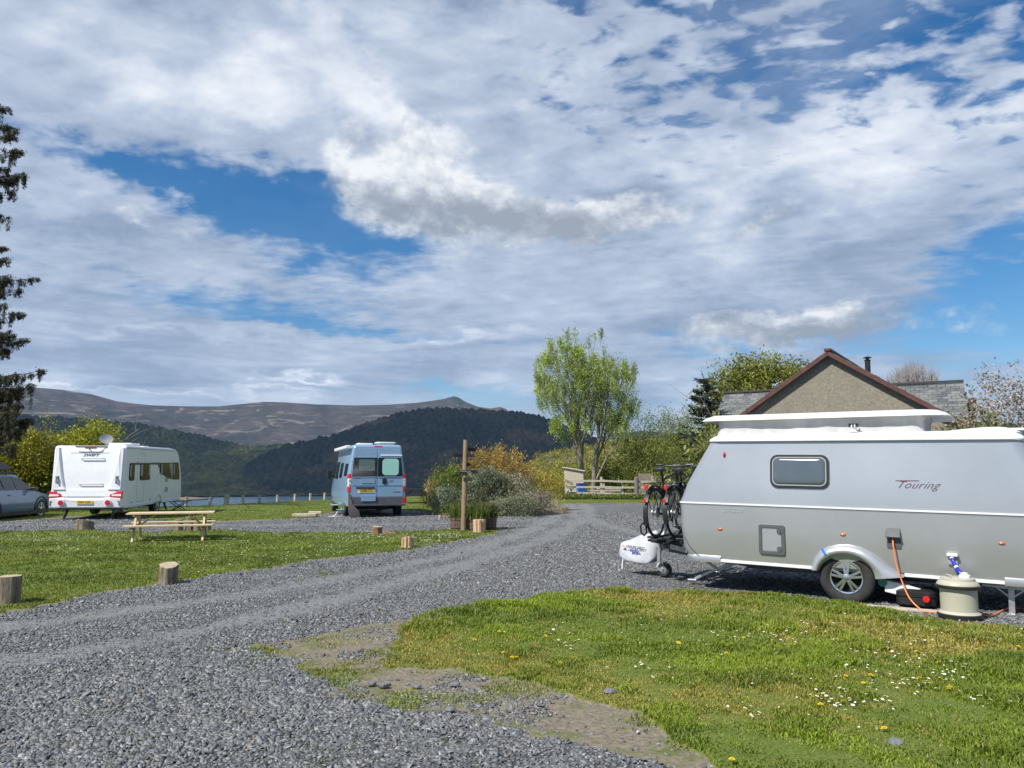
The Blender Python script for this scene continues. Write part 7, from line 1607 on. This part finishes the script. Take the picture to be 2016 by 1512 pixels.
def chips():
    rng = np.random.default_rng(202); n = 440000; x, y, r = scatter(n, 3.2, 30, 6.2, rng, 40)
    g = grassness(x, y); big = fbm(x*.55, y*.55, 3, 71); mid = fbm(x*1.6, y*1.6, 3, 72)
    # wheel tracks are finer and dustier
    trk = np.maximum(smooth(fbm(x*.35+2, y*.9, 3, 73), .56, .66)*.6, track(x, y))
    prob = np.where(g < .1, .96-.72*trk, np.where(g < .7, .02+.45*smooth(fbm(x*2.4, y*2.4, 4, 74), .50, .62), .0015)); keep = (rng.random(n) < prob) & clear(x, y); x, y, r, g, trk = [a[keep] for a in (x, y, r, g, trk)]; n = len(x)
    s = (.0085+.0085*rng.random(n)**1.7)*(1-.35*trk)*np.interp(r, [4, 6.5, 9, 30], [1.2, 1.1, 1.0, 1.9])*np.where(g > .1, .8, 1)*np.where(rng.random(n) < .02, 1.7, 1)
    L = s*rng.uniform(1.0, 1.8, n); W_ = s*rng.uniform(.55, 1.05, n); T_ = s*rng.uniform(.12, .34, n); a = rng.uniform(0, 6.28, n); tx, ty = rng.normal(0, .33, n), rng.normal(0, .33, n)
    # six-cornered slabs
    ang = np.linspace(0, 2*PI, 6)[:5][None, :]+rng.uniform(-.55, .55, (n, 5)); rad = rng.uniform(.6, 1.15, (n, 5)); lx, ly = np.cos(ang)*rad*L[:, None], np.sin(ang)*rad*W_[:, None]
    X = np.concatenate([lx, lx*.93], 1); Yl = np.concatenate([ly, ly*.93], 1); Zl = np.concatenate([np.repeat(-T_[:, None], 5, 1), np.repeat(T_[:, None], 5, 1)+rng.normal(0, .12, (n, 5))*T_[:, None]], 1)
    ca, sa = np.cos(a)[:, None], np.sin(a)[:, None]; Xw = X*ca-Yl*sa; Yw = X*sa+Yl*ca; Zw = Zl+Xw*tx[:, None]+Yw*ty[:, None]
    z = gz(x, y)+s*.25+rng.random(n)*.004
    V = np.stack([Xw+x[:, None], Yw+y[:, None], Zw+z[:, None]], -1).reshape(-1, 3); i = np.arange(n)*10
    Q = np.concatenate([np.stack([i+k, i+(k+1) % 5, i+5+(k+1) % 5, i+5+k], 1) for k in range(5)]+[np.stack([i+5, i+6, i+7, i+8], 1)]); F = np.stack([i+5, i+8, i+9], 1)
    base = np.array([(.11, .118, .13), (.155, .162, .174), (.205, .212, .22), (.13, .13, .135), (.25, .255, .26), (.21, .195, .17)])[rng.choice(6, n, p=[.27, .33, .2, .1, .07, .03])]*(.98+rng.normal(0, .28, (n, 1))).clip(.35, 1.9)*np.array([1.03, 1.01, .97])
    me = npmesh('slate_chippings', V, F, Q); cattr(me, 'tint', np.repeat(base, 10, 0).clip(0, 1))
    m_ = bpy.data.materials.new('slate_chip'); m_.use_nodes = True; T = NT(m_.node_tree); b = T.n['Principled BSDF']; T.l.new(T.attr('tint', 'Color'), b.inputs['Base Color']); b.inputs['Roughness'].default_value = .62; b.inputs['Specular IOR Level'].default_value = .4
    o = link('slate_chippings', me, m_); tag(o, kind='stuff')
chips()
def flowers():
    rng = np.random.default_rng(77)
    # dandelion: ray petals in two tiers over a short stem; daisy: white rays round a yellow eye
    def dand(name):
        mb = MB(); n = 22
        for tier, (rr_, zz, k) in enumerate(((.019, .030, n), (.013, .034, 16), (.007, .037, 9))):
            for i in range(k):
                a = 2*PI*i/k+tier*.3; u = Vector((math.cos(a), math.sin(a), 0)); v = Vector((-u.y, u.x, 0))*.0026; mb.add([u*.002+Vector((0, 0, zz)), u*rr_*.7+v+Vector((0, 0, zz+.003)), u*rr_+Vector((0, 0, zz+.001)), u*rr_*.7-v+Vector((0, 0, zz+.003))], [(0, 1, 2, 3)])
        return mb
    def dais(name):
        mb = MB()
        for i in range(14):
            a = 2*PI*i/14; u = Vector((math.cos(a), math.sin(a), 0)); v = Vector((-u.y, u.x, 0))*.0022; mb.add([u*.002+Vector((0, 0, .03)), u*.007+v+Vector((0, 0, .0315)), u*.0105+Vector((0, 0, .031)), u*.007-v+Vector((0, 0, .0315))], [(0, 1, 2, 3)])
        return mb
    M_['petal_y'] = mat('dandelion_petal', (.82, .62, .01), rough=.7); M_['petal_w'] = mat('daisy_petal', (.80, .80, .78), rough=.7); M_['stalk'] = mat('flower_stalk', (.14, .19, .05), rough=.8)
    protos = {}
    for nm, f, pm in (('dandelion', dand, 'petal_y'), ('daisy', dais, 'petal_w')):
        mb = f(nm); b = mb.build('petals', M_[pm], None, smooth=None, recalc=False); s = MB(); s.tube([(0, 0, 0), (.002, 0, .031)], .0012, 5); st = s.build('stalk', M_['stalk'], None, smooth='all')
        if nm == 'daisy': e = MB(); e.lathe([(.0034, .031), (.003, .0335), (.001, .034)], 8); ey = e.build('eye', M_['petal_y'], None, smooth='all')
        else: ey = None
        protos[nm] = (b, st, ey)
    used = {'dandelion': False, 'daisy': False}
    def place(nm, x, y, sc, label, group):
        b, st, ey = protos[nm]; z = float(gz(x, y))+.012; o = bpy.data.objects.new(nm, None); COL.objects.link(o); o.location = (x, y, z); o.rotation_euler = (rng.normal(0, .2)+.12, rng.normal(0, .2), rng.uniform(0, 6)); o.scale = (sc,)*3; o.empty_display_size = .02; tag(o, label, nm, group)
        for c in (b, st, ey):
            if c is None: continue
            if used[nm]: c2 = c.copy(); COL.objects.link(c2)
            else: c2 = c
            c2.parent = o
        used[nm] = True
    dl = 'open yellow dandelion flower in the near lawn'; wl = 'small white daisy flower in the near lawn'
    for px, py in ((1012, 1207), (983, 1245), (934, 1261), (994, 1283), (1008, 1295), (1018, 1294), (1103, 1304), (1072, 1252), (1215, 1233), (1335, 1268), (1428, 1273), (1439, 1269), (1466, 1257), (1614, 1248), (1665, 1332), (1714, 1332), (1701, 1345), (1617, 1390), (1871, 1356), (1869, 1361), (1744, 1437), (1441, 1497), (1806, 1285), (1852, 1303), (1937, 1268), (2003, 1275), (1975, 1303), (1433, 1285), (1649, 1292), (1812, 1335), (1195, 1178)):
        p = G(px, py, .035); place('dandelion', p[0], p[1], rng.uniform(.85, 1.15)*(1.0 if py > 1280 else 1.15), dl, 'dandelions in the near lawn')
    k = 0; spots = [(1505, 1243, 18), (1820, 1261, 20), (1980, 1307, 30), (1625, 1372, 18), (1720, 1285, 22), (1145, 1262, 14), (1120, 1240, 6), (1780, 1345, 18), (1445, 1400, 8), (1700, 1380, 16), (1890, 1290, 14), (1560, 1260, 12), (1645, 1285, 14), (1410, 1250, 8), (1860, 1330, 14), (1300, 1310, 8), (1500, 1330, 6), (1950, 1370, 10)]
    tot = 0
    for cx, cy, m in spots:
        for _ in range(m):
            if tot >= 285: break
            px = cx+rng.normal(0, 34); py = cy+rng.normal(0, 9)
            if py > 1500 or py < 1195 or px > 2060: continue
            p = G(px, py, .035)
            if grassness(np.array([p[0]]), np.array([p[1]]))[0] < .9: continue
            place('daisy', p[0], p[1], rng.uniform(.9, 1.4), wl, 'daisies in the near lawn'); tot += 1
    # farther off and scattered: a drift of daisy heads nobody could count
    Ps = []
    for cx, cy, m, sx_, sy_ in ((100, 1058, 60, 60, 5), (55, 1058, 30, 30, 5), (250, 1056, 30, 60, 5), (800, 1057, 80, 60, 6), (720, 1056, 60, 40, 5), (880, 1054, 60, 30, 4), (560, 1054, 30, 70, 5), (110, 1080, 30, 40, 4), (300, 1062, 40, 20, 4), (420, 1070, 30, 60, 8), (860, 1069, 50, 30, 3), (1060, 1014, 140, 30, 4), (480, 1005, 60, 60, 3), (1500, 1250, 60, 220, 22), (1850, 1300, 70, 140, 40), (1650, 1330, 40, 160, 40), (350, 1100, 40, 160, 14), (640, 1085, 60, 110, 10)):
        px = cx+rng.normal(0, sx_, m); py = cy+rng.normal(0, sy_, m)
        for a, b in zip(px, py):
            p = G(a, b, .03)
            if grassness(np.array([p[0]]), np.array([p[1]]))[0] > .9: Ps.append(p)
    P = np.array(Ps); n = len(P); P[:, 2] = gz(P[:, 0], P[:, 1])+.045; r = np.hypot(P[:, 0], P[:, 1]); s = .0065*np.clip(r/8, 1, 1.6)*rng.uniform(.7, 1.25, n)
    a = np.arange(6)*PI/3; ring = np.stack([np.cos(a), np.sin(a), .25*np.sin(a+.5)], 1); V = (P[:, None, :]+ring[None]*s[:, None, None]).reshape(-1, 3); i = np.arange(n)*6; Q = np.concatenate([np.stack([i, i+1, i+2, i+3], 1), np.stack([i, i+3, i+4, i+5], 1)])
    o = link('daisy_drift', npmesh('daisy_drift', V, None, Q), M_['petal_w']); tag(o, kind='stuff')
flowers()
# a few loose stones on the worn soil
for i, (px, py, s, lab) in enumerate(((1200, 1368, .045, 'dark grey stone alone in the grass before the worn earth'), (754, 1356, .04, 'pale grey stone at the left of three on the worn earth'), (732, 1352, .035, 'dark flat stone at the left end of the worn earth'), (895, 1354, .04, 'flat grey stone in the middle of the worn earth'), (820, 1358, .035, 'thin slate piece beside the middle stone on the worn earth'), (1762, 1470, .05, 'bluish stone half sunk in the lawn, lower right'), (885, 1404, .04, 'rounded grey stone at the edge of the chippings'))):
    rg = random.Random(i); mb = MB(); n = 9; rs = []
    for z, k in ((-.3, .7), (0, 1), (.35, .85), (.5, .4)): rs.append([(math.cos(2*PI*j/n)*s*k*rg.uniform(.8, 1.2), math.sin(2*PI*j/n)*s*.7*k*rg.uniform(.8, 1.2), z*s) for j in range(n)])
    mb.loft(rs); o = mb.build('loose_stone', mat('loose_slate', (.10, .11, .12), (.22, .23, .24), 20, .7, bump=.3), None, smooth='auto', angle=30); p = G(px, py); o.location = (p[0], p[1], .022); tag(o, lab, 'stone', 'loose stones by the near lawn')
# ------------------------------------------------------------------ the air: thin even haze that fades far hills
hz = bpy.data.materials.new('haze_air'); hz.use_nodes = True; T = NT(hz.node_tree); T.n.remove(T.n['Principled BSDF'])
pv_ = T.node('ShaderNodeVolumePrincipled'); pv_.inputs['Color'].default_value = (.38, .62, 1.0, 1); pv_.inputs['Density'].default_value = 3.3e-5; pv_.inputs['Anisotropy'].default_value = .1
T.l.new(pv_.outputs[0], T.n['Material Output'].inputs['Volume'])
mb = MB(); mb.box(0, 0, 420, 26600, 26600, 1000); o = mb.build('haze', hz, None, smooth=None); tag(o, kind='stuff')
